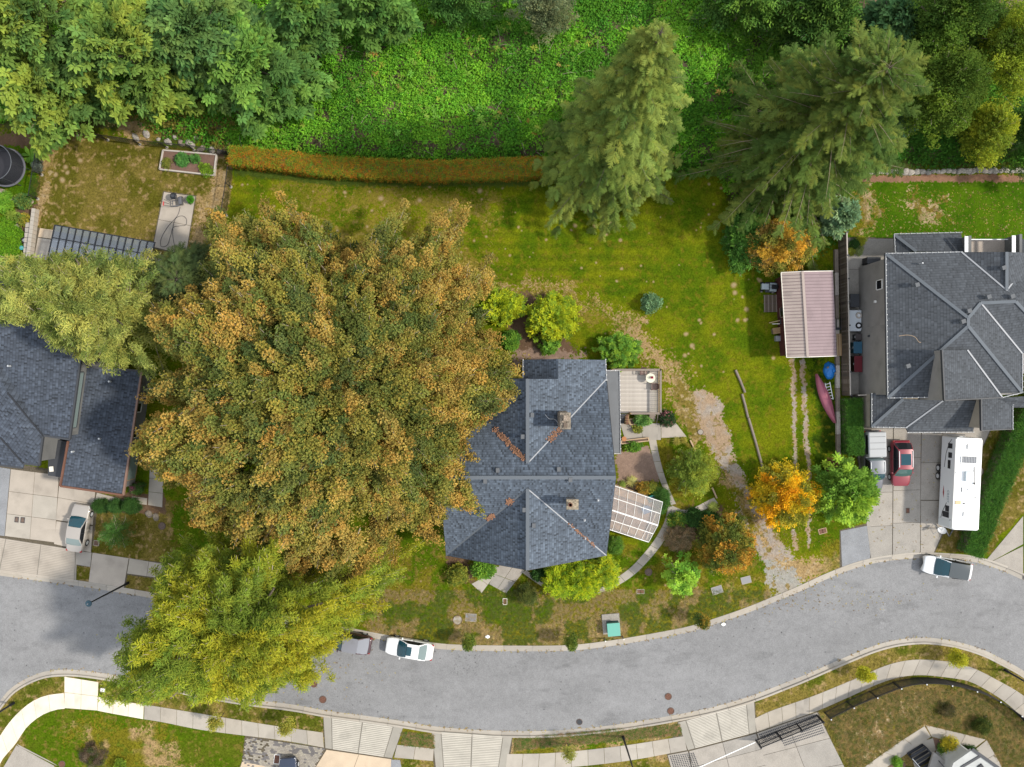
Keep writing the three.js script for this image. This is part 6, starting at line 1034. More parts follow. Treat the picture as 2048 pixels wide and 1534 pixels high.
function wheel(parent, x, z, r, w, rim) {
  const g = new THREE.Group(); g.name = 'wheel'; g.position.set(x, r, z); parent.add(g);
  const t = new THREE.CylinderGeometry(r, r, w, 20).toNonIndexed(); t.rotateX(Math.PI / 2); mk('tyre', t, M.rubber, g);
  const q = new THREE.CylinderGeometry(r * 0.62, r * 0.62, w + 0.02, 12).toNonIndexed(); q.rotateX(Math.PI / 2); mk('rim', q, rim, g);
}
const paint = (r, g, b) => new THREE.MeshPhysicalMaterial({ color: lin(r, g, b), roughness: 0.35, metalness: 0.1, clearcoat: 0.8, clearcoatRoughness: 0.08 });
function car(o) {
  const { label, c, d, L, Wd, H, body, hood, deck = 0.9, hoodY = 0.92, beltY = 0.98, deckY = 1.02, ws = 0.75, rw = 0.6, roof, glass = M.glassDark, rear = M.glassPale, name = 'parked_car', category = 'car' } = o;
  const p = W(c[0], c[1], 0.7), g = thing(name, label, category, [p.x, o.y ?? -0.115, p.z], Math.atan2(-d[1], d[0]), o.group), hw = Wd / 2, x0 = -L / 2, x1 = L / 2;
  const prof = (x) => { const f = (x - x0) / L; const fr = x1 - x, re = x - x0; let y = beltY; if (fr < hood) y = lerp(0.68, hoodY, Math.pow(clamp(fr / hood, 0, 1), 0.45)); else if (re < deck) y = lerp(0.8, deckY, Math.pow(clamp(re / deck, 0, 1), 0.3)); else y = lerp(hoodY, deckY, sstep(x1 - hood, x0 + deck, x)); return y; };
  const wid = (x) => { const t = Math.abs(2 * x / L); return hw * (1 - 0.2 * Math.pow(t, 7) - 0.03 * t * t); };
  const secs = []; for (let i = 0; i <= 22; i++) { const t = i / 22, x = x0 + L * (0.5 - 0.5 * Math.cos(Math.PI * t)) , w = wid(x), y = prof(x), yb = 0.22 + 0.1 * Math.pow(Math.abs(2 * x / L), 8); secs.push([[-w * 0.9, yb], [-w * 0.985, yb + 0.14], [-w, 0.55], [-w * 0.985, Math.min(y - 0.06, 0.78)], [-w * 0.93, y - 0.03], [-w * 0.75, y], [-w * 0.35, y + 0.025], [0, y + 0.03], [w * 0.35, y + 0.025], [w * 0.75, y], [w * 0.93, y - 0.03], [w * 0.985, Math.min(y - 0.06, 0.78)], [w, 0.55], [w * 0.985, yb + 0.14], [w * 0.9, yb]].map(([z, yy]) => V(x, yy, z))); }
  mk('body', loft(secs), body, g);
  const fb = x1 - hood + 0.08, fr = fb - ws, rb = x0 + deck - 0.06, rrf = rb + rw, bw = hw * 0.9, tw = hw * 0.74, by = beltY - 0.04, ty = H - 0.05;
  const F0 = V(fb, by, -bw), F1 = V(fb, by, bw), T0 = V(fr, ty, -tw), T1 = V(fr, ty, tw), R0 = V(rb, deckY - 0.02, -bw), R1 = V(rb, deckY - 0.02, bw), S0 = V(rrf, ty, -tw), S1 = V(rrf, ty, tw), ins = (a, b, t) => a.clone().lerp(b, t);
  mk('windscreen', patch(F0, F1, T1, T0, V(0.16, 0.06, 0)), glass, g); mk('rear_window', patch(R0, R1, S1, S0, V(-0.1, 0.05, 0)), rear, g);
  mk('side_window', patch(F0, R0, S0, T0, V(0, 0, -0.05)), M.glassBlack, g); mk('side_window', patch(F1, R1, S1, T1, V(0, 0, 0.05)), M.glassBlack, g);
  const rf = patch(T0.clone().add(V(0.06, 0, -0.04)), T1.clone().add(V(0.06, 0, 0.04)), S1.clone().add(V(-0.06, 0, 0.04)), S0.clone().add(V(-0.06, 0, -0.04)), V(0, 0.07, 0)); rf.translate(0, 0.012, 0); mk('roof', rf, roof ?? body, g);
  for (const [a, b] of [[F0, T0], [F1, T1], [R0, S0], [R1, S1]]) mk('pillar', beam(a.clone().setY(a.y - 0.02), b.clone().setY(b.y + 0.02), 0.09, 0.07), body, g);
  for (const s of [-1, 1]) { const a = ins(F0, R0, 0.52), b = ins(T0, S0, 0.5); a.z *= -s; b.z *= -s; mk('pillar', beam(a.clone().setZ(a.z * 1.04), b.clone().setZ(b.z * 1.04), 0.09, 0.05), M.black, g); }
  for (const s of [-1, 1]) { mk('mirror', box(0.13, 0.12, 0.22, fb - 0.28, by + 0.08, s * (hw + 0.07), 0, 0.04), body, g); mk('headlight', box(0.32, 0.12, 0.34, x1 - 0.25, 0.66, s * hw * 0.68, s * 0.35, 0.04), M.lamp, g); mk('tail_light', box(0.22, 0.14, 0.3, x0 + 0.15, 0.84, s * hw * 0.72, -s * 0.3, 0.04), M.tailRed, g); }
  mk('grille', box(0.06, 0.2, hw * 0.9, x1 - 0.05, 0.5, 0, 0, 0.02), M.black, g);
  for (const x of [x1 - L * 0.19, x0 + L * 0.2]) for (const s of [-1, 1]) wheel(g, x, s * (hw - 0.1), o.wr ?? 0.33, 0.23, M.metalLight);
  if (o.sunroof) { const [a, b, w2] = o.sunroof; mk('sunroof', patch(V(a, ty + 0.062, -w2), V(a, ty + 0.062, w2), V(b, ty + 0.062, w2), V(b, ty + 0.062, -w2), V(0, 0.03, 0)), M.glassDark, g); }
  if (o.rails) for (const s of [-1, 1]) mk('roof_rail', beam(V(fr - 0.15, ty + 0.07, s * (tw - 0.03)), V(rrf + 0.1, ty + 0.07, s * (tw - 0.03)), 0.05, 0.06), M.metalLight, g);
  for (const s of [-1, 1]) { const seam = [fb - 0.12, (fb + rb) / 2, rb + 0.5]; for (const x of seam) mk('door_seam', box(0.015, 0.5, 0.012, x, 0.68, s * (hw - 0.004)), M.black, g); mk('door_handle', box(0.16, 0.03, 0.03, (fb + rb) / 2 + 0.2, 0.82, s * hw), body, g); }
  mk('number_plate', box(0.02, 0.12, 0.32, x0 + 0.01, 0.62, 0), M.white, g);
  for (const s of [-1, 1]) mk('wiper', beam(V(fb - 0.05, by + 0.05, s * 0.1), V(fb - ws * 0.45, lerp(by, ty, 0.5) + 0.09, s * 0.55), 0.03, 0.02), M.black, g);
  return g;
}
const wht = paint(0.8, 0.8, 0.79), silver = paint(0.36, 0.33, 0.3);
car({ label: 'white sedan with sunroof parked at the kerb', c: [819, 1298], d: [-95, -15], L: 4.75, Wd: 1.82, H: 1.45, body: wht, hood: 1.35, deck: 0.75, ws: 0.95, rw: 0.75, sunroof: [0.22, -0.28, 0.44] });
car({ label: 'silver beige sedan parked on the concrete drive', c: [157, 1056], d: [15, -95], L: 4.7, Wd: 1.78, H: 1.45, body: silver, hood: 1.3, deck: 0.8, ws: 0.95, rw: 0.75, y: 0.03 });
car({ label: 'dark maroon SUV half hidden under the weeping cedar', c: [697, 1284], d: [-95, -17], L: 4.6, Wd: 1.85, H: 1.65, body: paint(0.05, 0.02, 0.025), hood: 1.2, deck: 0.35, ws: 0.8, rw: 1.0, rear: mat(0.22, 0.23, 0.26, 0.1), deckY: 1.05, roof: paint(0.2, 0.2, 0.22) });
car({ label: 'white SUV with dark glass roof at the bend kerb', c: [1896, 1136], d: [-95, -17], L: 4.75, Wd: 1.9, H: 1.65, body: paint(0.72, 0.73, 0.74), hood: 1.1, deck: 0.3, ws: 1.1, rw: 0.55, roof: mat(0.07, 0.08, 0.085, 0.12), rear: paint(0.72, 0.73, 0.74), glass: M.glassDark });
car({ label: 'dark red SUV on the pebbled driveway', c: [1801, 926], d: [1, 95], L: 4.55, Wd: 1.86, H: 1.68, body: paint(0.2, 0.012, 0.025), hood: 1.15, deck: 0.35, ws: 0.75, rw: 0.6, sunroof: [0.1, -1.0, 0.5], y: 0.03, glass: mat(0.05, 0.11, 0.1, 0.06), rear: M.glassBlack, rails: true });
car({ label: 'dark blue car nose cut by the bottom edge', c: [579, 1562], d: [-8, -95], L: 4.6, Wd: 1.8, H: 1.45, body: paint(0.02, 0.03, 0.06), hood: 1.3, y: 0.03 });
{ // pickup truck with canopy
  const g = car({ name: 'pickup_truck', category: 'pickup', label: 'grey pickup truck with pale canopy on the driveway', c: [1744, 922], d: [3, 130], L: 6.1, Wd: 1.95, H: 1.85, body: paint(0.12, 0.125, 0.14), hood: 1.35, deck: 2.75, ws: 0.7, rw: 0.25, beltY: 1.15, hoodY: 1.1, deckY: 1.15, y: 0.03, wr: 0.38, roof: paint(0.13, 0.14, 0.16), rails: true });
  const cn = box(2.5, 0.75, 1.78, -1.72, 1.5, 0, 0, 0.14); mk('canopy', cn, mat(0.34, 0.35, 0.36, 0.55), g); for (const x of [-2.5, -1.9, -1.3]) mk('canopy_rib', box(0.03, 0.02, 1.5, x, 1.885, 0), M.charcoal, g);
  for (const s of [-1, 1]) mk('canopy_window', box(1.9, 0.4, 0.04, -1.72, 1.55, s * 0.885), M.glassBlack, g);
}
{ // travel trailer
  const p = W(1915, 964, 1.5), g = thing('travel_trailer', 'long white travel trailer with red oval side graphic', 'trailer', [p.x, 0.03, p.z], 0), L = 8.9, w = 2.5; g.rotation.y = -Math.PI / 2 - 0.045;   // +x points down the drive, +z is the west side
  const bodyM = mat(0.62, 0.64, 0.66, 0.45), roofM = mat(0.86, 0.86, 0.85, 0.5);
  mk('body', box(L, 2.35, w, 0, 1.78, 0, 0, 0.16), bodyM, g); mk('roof', box(L - 0.12, 0.07, w - 0.1, -0.05, 2.97, 0, 0, 0.03), roofM, g);
  mk('front_cap', box(0.35, 0.1, w - 0.2, L / 2 - 0.25, 2.99, 0, 0, 0.04), roofM, g); mk('roof_seam', box(0.05, 0.02, w - 0.3, L / 2 - 0.65, 3.012, 0), M.metalLight, g);
  for (const s of [-1, 1]) mk('roof_rail', box(L - 0.3, 0.08, 0.08, 0, 2.93, s * (w / 2 - 0.02)), M.white, g);
  mk('chassis', box(L - 0.6, 0.16, w - 0.4, 0, 0.52, 0), M.charcoal, g);
  for (const x of [-1.2, -0.4]) for (const s of [-1, 1]) wheel(g, x, s * (w / 2 - 0.06), 0.36, 0.24, M.metalLight);
  mk('drawbar', merge([beam(V(L / 2 - 0.2, 0.5, -0.7), V(L / 2 + 1.1, 0.5, 0), 0.1, 0.12), beam(V(L / 2 - 0.2, 0.5, 0.7), V(L / 2 + 1.1, 0.5, 0), 0.1, 0.12)]), M.charcoal, g);
  mk('bumper', box(0.1, 0.14, w - 0.3, -L / 2 - 0.15, 0.55, 0), M.charcoal, g); mk('ladder', merge([-0.25, 0.25].map((z) => beam(V(-L / 2 - 0.1, 0.8, 0.7 + z), V(-L / 2 - 0.1, 3, 0.7 + z), 0.04)).concat([0.9, 1.3, 1.7, 2.1, 2.5, 2.9].map((y) => beam(V(-L / 2 - 0.1, y, 0.45), V(-L / 2 - 0.1, y, 0.95), 0.03)))), M.metalLight, g);
  for (const [x, y, ww, hh] of [[-3.55, 2.1, 0.42, 0.6], [-2.65, 2.15, 0.46, 0.5], [-1.75, 2.05, 0.75, 0.34], [2.55, 2.05, 0.5, 0.52], [3.15, 1.85, 0.48, 0.95]]) { const wn = mk('window', box(ww + 0.08, hh + 0.08, 0.03, x, y, w / 2 + 0.005, 0, 0.01), M.charcoal, g); mk('pane', box(ww, hh, 0.03, x, y, w / 2 + 0.02), M.glassBlack, wn); }
  mk('entry_door', box(0.68, 1.8, 0.03, 3.95, 1.65, w / 2 + 0.005, 0, 0.01), mat(0.55, 0.58, 0.6, 0.5), g);
  // side graphics
  const oval = new THREE.Shape(); oval.absellipse(0, 0, 0.85, 0.24, 0, 6.2832); const hole = new THREE.Path(); hole.absellipse(0.02, 0, 0.78, 0.17, 0, 6.2832); oval.holes.push(hole);
  const og = new THREE.ExtrudeGeometry(oval, { depth: 0.012, bevelEnabled: false, curveSegments: 24 }); og.translate(1.15, 1.35, w / 2 + 0.002); mk('oval_graphic', og, M.black, g);
  const sw = new THREE.Shape([[-0.7, -0.02], [-0.1, 0.1], [0.5, 0.05], [0.05, -0.09]].map(([x, y]) => new THREE.Vector2(x, y))), sg = new THREE.ExtrudeGeometry(sw, { depth: 0.012, bevelEnabled: false }); sg.translate(1.1, 1.35, w / 2 + 0.002); mk('red_flash', sg, mat(0.25, 0.01, 0.02, 0.5), g);
  const stripe = (pts) => mk('stripe', merge(pts.slice(0, -1).map((p, i) => beam(V(p[0], p[1], w / 2 + 0.006), V(pts[i + 1][0], pts[i + 1][1], w / 2 + 0.006), 0.012, 0.07))), M.charcoal, g);
  stripe([[-4.2, 2.3], [-3.8, 1.9], [-2.8, 1.5], [-1.4, 1.3]]); stripe([[2, 1.9], [3, 1.3], [4.2, 0.9]]); stripe([[3.5, 2.6], [4.3, 2.2]]);
  try { const { FontLoader } = await import('three/addons/loaders/FontLoader.js'), { TextGeometry } = await import('three/addons/geometries/TextGeometry.js'); const font = await new FontLoader().loadAsync('fonts/droid/droid_sans_bold.typeface.json'); const tg = new TextGeometry('CREST', { font, size: 0.3, depth: 0.012, curveSegments: 3 }); tg.computeBoundingBox(); tg.translate(0.75, 1.95, w / 2 + 0.002); mk('lettering', tg, mat(0.3, 0.34, 0.38, 0.6), g); } catch (e) { console.log('no lettering ' + e); }
  // on the roof
  mk('solar_panel', box(0.62, 0.05, 1.35, -2.35, 3.06, -0.05, 0, 0.01), mat(0.09, 0.1, 0.12, 0.2), g); mk('panel_frame', box(0.62, 0.05, 0.1, -2.35, 3.06, 0.72), M.metalLight, g); for (let k = 0; k < 9; k++) mk('cell_line', box(0.6, 0.006, 0.016, -2.35, 3.088, -0.65 + k * 0.15), M.metalLight, g);
  for (const [x, z] of [[-3.6, 0], [0.55, 0.35], [2.9, 0.1]]) { const v = mk('roof_hatch', box(0.42, 0.12, 0.42, x, 3.05, z, 0, 0.03), roofM, g); mk('hatch_frame', box(0.46, 0.05, 0.46, x, 3.02, z), M.charcoal, v); }
  mk('air_conditioner', box(1.0, 0.3, 0.62, -0.75, 3.13, 0.1, 0, 0.1), mat(0.5, 0.56, 0.6, 0.5), g); mk('aerial', merge([beam(V(-1.7, 3.08, -0.55), V(-0.15, 3.1, -0.6), 0.04, 0.05), beam(V(-1.3, 3.08, -0.1), V(-1.3, 3.08, -0.55), 0.03, 0.03)]), M.charcoal, g); mk('aerial_head', box(0.2, 0.1, 0.14, -0.1, 3.1, -0.6, 0.2, 0.03), M.black, g);
  mk('vent_pipe', cyl(0.07, 0.06, 0.14, 1.85, 3, 0.3, 10), M.charcoal, g); mk('vent_pipe', cyl(0.05, 0.05, 0.12, 1.2, 3, -0.75, 10), M.charcoal, g); mk('vent_pipe', cyl(0.08, 0.08, 0.12, 0.5, 3, -0.1, 10), M.metalLight, g);
  mk('fridge_vent', box(0.36, 0.06, 0.55, 1.8, 3.03, 0.85, 0, 0.02), mat(0.55, 0.42, 0.25, 0.7), g);
  mk('cable', limb(curve([V(-2.1, 3.03, 0.65), V(-1.6, 3.02, 0.95), V(-1.0, 3.02, 1.2)], 8), 0.015, 0.015, 4), M.charcoal, g);
}
console.log('vehicles done');
// ---------- fences ----------
function postsAlong(pts, step) { const out = []; for (let i = 0; i + 1 < pts.length; i++) { const n = Math.max(1, Math.round(pts[i].distanceTo(pts[i + 1]) / step)); for (let k = 0; k < n; k++) out.push(pts[i].clone().lerp(pts[i + 1], k / n)); } out.push(pts.at(-1).clone()); return out; }
{ // wooden board fence
  const f = thing('board_fence', 'weathered vertical board fence between shed and side yard', 'fence', [0, 0, 0]), a = W(1676, 472), b = W(1683, 790), n = 112, h = 1.85; reseed(21);
  const bm = [M.woodDark, M.woodGrey, mat(0.2, 0.16, 0.13, 0.85, { map: texGrain }), mat(0.13, 0.105, 0.09, 0.85, { map: texGrain })];
  for (let k = 0; k < n; k++) { const p = a.clone().lerp(b, (k + 0.5) / n), hh = h + rr(-0.015, 0.015); mk('board', box(0.025, hh, 0.132, p.x + rr(-0.006, 0.006), hh / 2, p.z), bm[Math.floor(rnd() * 4)], f); }
  for (let k = 0; k <= 7; k++) { const p = a.clone().lerp(b, k / 7); mk('post', box(0.1, h + 0.06, 0.1, p.x + 0.07, h / 2 + 0.03, p.z), M.woodDark, f); mk('post_cap', box(0.14, 0.04, 0.14, p.x + 0.07, h + 0.08, p.z), M.charcoal, f); }
  mk('top_rail', beam(a.clone().setY(h + 0.03), b.clone().setY(h + 0.03), 0.11, 0.04), M.woodDeck, f); for (const y of [0.4, 1.5]) mk('rail', beam(V(a.x - 0.04, y, a.z), V(b.x - 0.04, y, b.z), 0.04, 0.09), M.woodDark, f);
  const r = thing('retaining_timbers', 'grey timber edging wall along the board fence', 'retaining wall', [0, 0, 0]);
  const t0 = W(1670, 500), t1 = W(1675, 915); for (let k = 0; k < 9; k++) { const p = t0.clone().lerp(t1, k / 9), q = t0.clone().lerp(t1, (k + 0.985) / 9); mk('timber', beam(p.setY(0.16), q.setY(0.16), 0.36, 0.36), [M.woodGrey, M.woodDeck][k % 2], r); }
  const g = thing('side_gate', 'low pale timber gate at the end of the board fence', 'gate', [0, 0, 0]), q0 = W(1700, 790), q1 = W(1742, 788); mk('panel', panel([V(q0.x, 0.05, q0.z), V(q1.x, 0.05, q1.z), V(q1.x, 1.6, q1.z), V(q0.x, 1.6, q0.z)], 0.05), M.woodDark, g); mk('top_rail', beam(q0.clone().setY(1.62), q1.clone().setY(1.62), 0.12, 0.05), M.woodDeck, g);
}
function chainLink(label, px, step) {
  const pts = px.map((p) => W(p[0], p[1])), f = thing('wire_fence', label, 'fence', [0, 0, 0]), h = 1.45, bars = [];
  for (const p of postsAlong(pts, step)) { mk('post', cyl(0.045, 0.045, h + 0.05, p.x, 0, p.z, 6), M.blackMetal, f); mk('footing', cyl(0.16, 0.14, 0.06, p.x, 0, p.z, 8), M.concrete, f); }
  for (let i = 0; i + 1 < pts.length; i++) { const a = pts[i], b = pts[i + 1]; mk('top_rail', beam(a.clone().setY(h), b.clone().setY(h), 0.05, 0.05), M.blackMetal, f); const L = a.distanceTo(b), m = Math.round(L / 0.16); for (let k = 0; k < m; k++) { const p = a.clone().lerp(b, k / m), q = a.clone().lerp(b, Math.min(1, (k + 6) / m)); bars.push(beam(p.clone().setY(0.05), q.clone().setY(h - 0.03), 0.014), beam(q.clone().setY(0.05), p.clone().setY(h - 0.03), 0.014)); } }
  stuffPart(mk('wire_mesh', merge(bars), M.blackMetal, f)); return f;
}
chainLink('black wire mesh fence along the back of the dry lawn', [[128, 262], [155, 271], [216, 280], [280, 289], [334, 295], [388, 300], [462, 312]], 3.2);
chainLink('black wire mesh fence between the dry lawn and the green lawn', [[470, 314], [462, 374], [453, 432], [442, 490]], 3);
chainLink('black wire mesh fence beside the trampoline', [[92, 296], [84, 350], [76, 398]], 2.7);
{ // black picket fence
  const f = thing('picket_fence', 'black metal picket fence curving round the corner yard', 'fence', [0, 0, 0]), h = 1.5;
  const c = curve([[1648, 1424], [1696, 1400], [1746, 1379], [1796, 1361], [1846, 1355], [1896, 1360], [1946, 1374], [1990, 1396], [2030, 1425], [2090, 1490]].map((p) => W(p[0], p[1])), 200);
  let n = 0; const rest = []; for (let i = 0; i < 200; i++) { const p = c[i]; if (n++ < 170) mk('picket', box(0.055, h, 0.055, p.x, h / 2, p.z), M.blackMetal, f); else rest.push(box(0.04, h, 0.04, p.x, h / 2, p.z)); if (i % 20 === 0) mk('post', box(0.09, h + 0.12, 0.09, p.x, h / 2 + 0.05, p.z), M.blackMetal, f), mk('post_cap', box(0.11, 0.05, 0.11, p.x, h + 0.13, p.z), M.metalLight, f); }
  stuffPart(mk('pickets_far', merge(rest), M.blackMetal, f));
  for (const y of [0.15, 1.3]) for (let i = 0; i < 200; i += 10) mk('rail', beam(c[i].clone().setY(y), c[Math.min(200, i + 10)].clone().setY(y), 0.05, 0.05), M.blackMetal, f);
  const g = thing('sliding_gate', 'black metal sliding gate across the pebbled driveway', 'gate', [0, 0, 0]), a = W(1511, 1480), b = W(1634, 1430); const m = 52;
  for (let k = 0; k <= m; k++) { const p = a.clone().lerp(b, k / m); mk('picket', box(0.045, 1.5, 0.045, p.x, 0.8, p.z), M.blackMetal, g); }
  for (const y of [0.1, 0.9, 1.5]) mk('rail', beam(a.clone().setY(y), b.clone().setY(y), 0.07, 0.07), M.blackMetal, g);
  for (const k of [0, 0.33, 0.66, 1]) { const p = a.clone().lerp(b, k); mk('gate_post', box(0.12, 1.65, 0.12, p.x, 0.82, p.z), M.blackMetal, g); }
  thingMesh('gate_track', 'long white steel gate track across the pebbled drive', 'track', beam(W(1385, 1540).setY(0.05), W(1510, 1484).setY(0.05), 0.09, 0.03), M.white);
}
// ---------- street furniture ----------
function lampPost(label, px, h) {
  const p = W(px[0], px[1]), g = thing('street_lamp', label, 'street lamp', [p.x, 0, p.z], 0, 'street lamps');
  mk('base', cyl(0.16, 0.14, 0.5, 0, 0, 0, 10), M.blackMetal, g); mk('pole', cyl(0.1, 0.06, h - 0.5, 0, 0.5, 0, 10), M.blackMetal, g);
  const hd = new THREE.SphereGeometry(0.32, 20, 8, 0, 6.2832, 0, 1.3).toNonIndexed(); hd.scale(1, 0.5, 1); hd.translate(0, h - 0.02, 0); mk('lamp_head', hd, mat(0.02, 0.07, 0.1, 0.25), g); mk('diffuser', cyl(0.16, 0.27, 0.16, 0, h - 0.1, 0, 14), mat(0.5, 0.5, 0.48, 0.3), g); mk('finial', cyl(0.06, 0.03, 0.1, 0, h + 0.13, 0, 8), M.metalLight, g);
}
lampPost('black street lamp beside the short slab pavement', [256, 1166], 6.6);
lampPost('black street lamp on the grass strip at the bottom edge', [1246, 1473], 6.6);
lampPost('black street lamp on the verge of the street bend corner', [27, 1406], 6.6);
lampPost('black street lamp on the verge beyond the picket fence', [2010, 1340], 6.6);
function lid(name, label, px, r, m, y = -0.114, group) { const p = W(px[0], px[1]), g = thing(name, label, 'manhole cover', [p.x, y, p.z], 0, group); mk('cover', cyl(r, r, 0.02, 0, 0, 0, 24), m, g); const t = new THREE.TorusGeometry(r + 0.03, 0.03, 6, 24).toNonIndexed(); t.rotateX(1.5708); t.translate(0, 0.012, 0); mk('rim', t, M.iron, g); const st = []; for (let k = -3; k <= 3; k++) st.push(box(0.03, 0.012, 2 * Math.sqrt(Math.max(0.01, r * r * 0.85 - (k * r / 4) ** 2)), k * r / 4, 0.024, 0)); stuffPart(mk('tread_bars', merge(st), m, g)); }
lid('manhole_cover', 'rusty manhole cover in the road nearest the cedar', [627, 1369], 0.3, M.rust);
lid('manhole_cover', 'rusty manhole cover in the road close to the pavement kerb', [645, 1400], 0.32, M.rust);
lid('manhole_cover', 'rusty manhole cover mid road before the ribbed apron', [1337, 1394], 0.3, M.rust);
lid('manhole_cover', 'rusty manhole cover next to the kerb before the ribbed apron', [1342, 1423], 0.3, M.rust);
lid('manhole_cover', 'dark drain cover in the road at the bottom kerb', [1159, 1445], 0.26, M.charcoal);
lid('manhole_cover', 'dark manhole cover in the lawn beside the narrow walk', [324, 1052], 0.32, M.iron, 0.01);
lid('manhole_cover', 'pale concrete lid in the front verge', [915, 1240], 0.42, M.concrete3, 0.01);
lid('manhole_cover', 'dark manhole cover in the lawn beside the curved walk', [1297, 1144], 0.32, M.iron, 0.01);
lid('manhole_cover', 'large pale concrete lid beside the trailer', [1956, 943], 0.5, M.patio, 0.01);
lid('manhole_cover', 'dark ring cover in the soil beside the trailer', [1947, 981], 0.3, M.iron, 0.01);
lid('manhole_cover', 'small concrete lid in the gravel by the deck walk', [1401, 864], 0.24, M.concrete, 0.01);
lid('manhole_cover', 'rusty cover in the lawn at the bottom corner', [124, 1528], 0.28, M.rust, 0.01);
function plateLid(label, px, w, d, ry, m, frame, y = 0.012, n = 1) { const p = W(px[0], px[1]), g = thing('service_lid', label, 'service lid', [p.x, y, p.z], ry); mk('frame', merge([box(w, 0.04, 0.05, 0, 0.01, -d / 2), box(w, 0.04, 0.05, 0, 0.01, d / 2), box(0.05, 0.04, d + 0.05, -w / 2, 0.01, 0), box(0.05, 0.04, d + 0.05, w / 2, 0.01, 0)]), frame, g); for (let k = 0; k < n; k++) mk('cover', box(w / n - 0.05, 0.03, d - 0.05, (k + 0.5 - n / 2) * w / n, 0.008, 0), m, g); }
plateLid('grey rectangular lid in the front verge', [942, 1235], 1.05, 0.75, -0.06, mat(0.2, 0.2, 0.21, 0.8), M.concrete);
plateLid('grey rectangular lid on the verge below the layered young tree', [1434, 1180], 1.05, 0.72, 0.3, mat(0.22, 0.22, 0.23, 0.8), M.concrete);
plateLid('grey rectangular lid under the orange turning tree', [1492, 1160], 0.95, 0.66, 0.25, mat(0.24, 0.24, 0.25, 0.8), M.concrete);
plateLid('small brick red meter lid below the entrance slabs', [1010, 1203], 0.4, 0.6, 0, M.rust, M.whiteWarm);
plateLid('small twin brick red lid on the front verge', [1281, 1183], 0.72, 0.42, 0, M.rust, M.concrete2, 0.012, 2);
plateLid('twin rust lid in the grass beside the crushed stone pad', [1645, 1062], 0.78, 0.5, 0.25, M.rust, M.woodPale, 0.012, 2);
plateLid('dark square grate on the drive, gravel side', [34, 1039], 0.34, 0.5, -0.1, M.iron, M.charcoal, 0.036);
plateLid('dark square grate on the drive, silver car side', [46, 1040], 0.36, 0.52, -0.1, M.iron, M.charcoal, 0.036);
plateLid('brown drain lid in the pebbled driveway', [1815, 1021], 0.3, 0.46, 0, M.rust, M.iron, 0.036);
plateLid('pale meter lid in the grass beside the blown white slabs', [206, 1380], 0.48, 0.36, -0.1, M.white, M.concrete);
plateLid('rust lid with pale frame among the pavers', [554, 1518], 0.55, 0.9, -0.12, M.rust, M.white, 0.036);
plateLid('small faded lid beside the slim young tree', [193, 1086], 0.5, 0.5, -0.1, M.soilRed, M.concrete);
{ // transformer
  const p = W(1222, 1247), g = thing('transformer_box', 'teal green utility transformer box on concrete pad', 'utility box', [p.x, 0, p.z], 0.08);
  mk('pad', box(1.75, 0.14, 2.0, 0, 0.05, 0, 0, 0.02), M.exposed2, g); mk('cabinet', box(1.2, 0.75, 1.0, 0.12, 0.5, 0.25, 0, 0.03), mat(0.03, 0.14, 0.11, 0.5), g); mk('lid', box(1.26, 0.06, 1.3, 0.12, 0.9, 0.32, 0, 0.02), M.tealPaint, g); mk('cabinet_foot', box(1.2, 0.1, 1.1, 0.12, 0.14, 0.25), M.charcoal, g);
  for (const [lb, x, y] of [['rusty guard post near the utility box, car side', 1209, 1277], ['rusty guard post near the utility box, gravel side', 1245, 1273]]) { const q = W(x, y), b = thing('guard_post', lb, 'bollard', [q.x, 0, q.z]); mk('post', cyl(0.07, 0.07, 0.8, 0, 0, 0, 10), M.woodGrey, b); mk('cap', cyl(0.085, 0.06, 0.06, 0, 0.8, 0, 10), M.whiteWarm, b); }
}
// ---------- deck furniture ----------
function patioChair(label, px, ry) { const p = W(px[0], px[1], 0.82 + 0.4), g = thing('patio_chair', label, 'chair', [p.x, 0.82, p.z], ry, 'patio chairs on the deck'); const m = mat(0.16, 0.075, 0.065, 0.7, { map: texGrain }); for (let k = 0; k < 5; k++) mk('seat_slat', box(0.085, 0.03, 0.5, -0.2 + k * 0.1, 0.42, 0), mat(0.24, 0.15, 0.13, 0.7, { map: texGrain }), g); for (let k = 0; k < 5; k++) mk('back_slat', beam(V(-0.26, 0.42, -0.2 + k * 0.1), V(-0.44, 0.95, -0.2 + k * 0.1), 0.085, 0.03), m, g); for (const s of [-1, 1]) { mk('armrest', box(0.55, 0.04, 0.07, 0, 0.62, s * 0.29), m, g); for (const x of [-0.22, 0.24]) mk('leg', box(0.05, 0.62, 0.05, x, 0.31, s * 0.28), m, g); } }
patioChair('brown slatted patio chair at the hedge side of the deck', [1286, 744], -Math.PI / 2);
patioChair('brown slatted patio chair against the deck railing', [1308, 773], Math.PI);
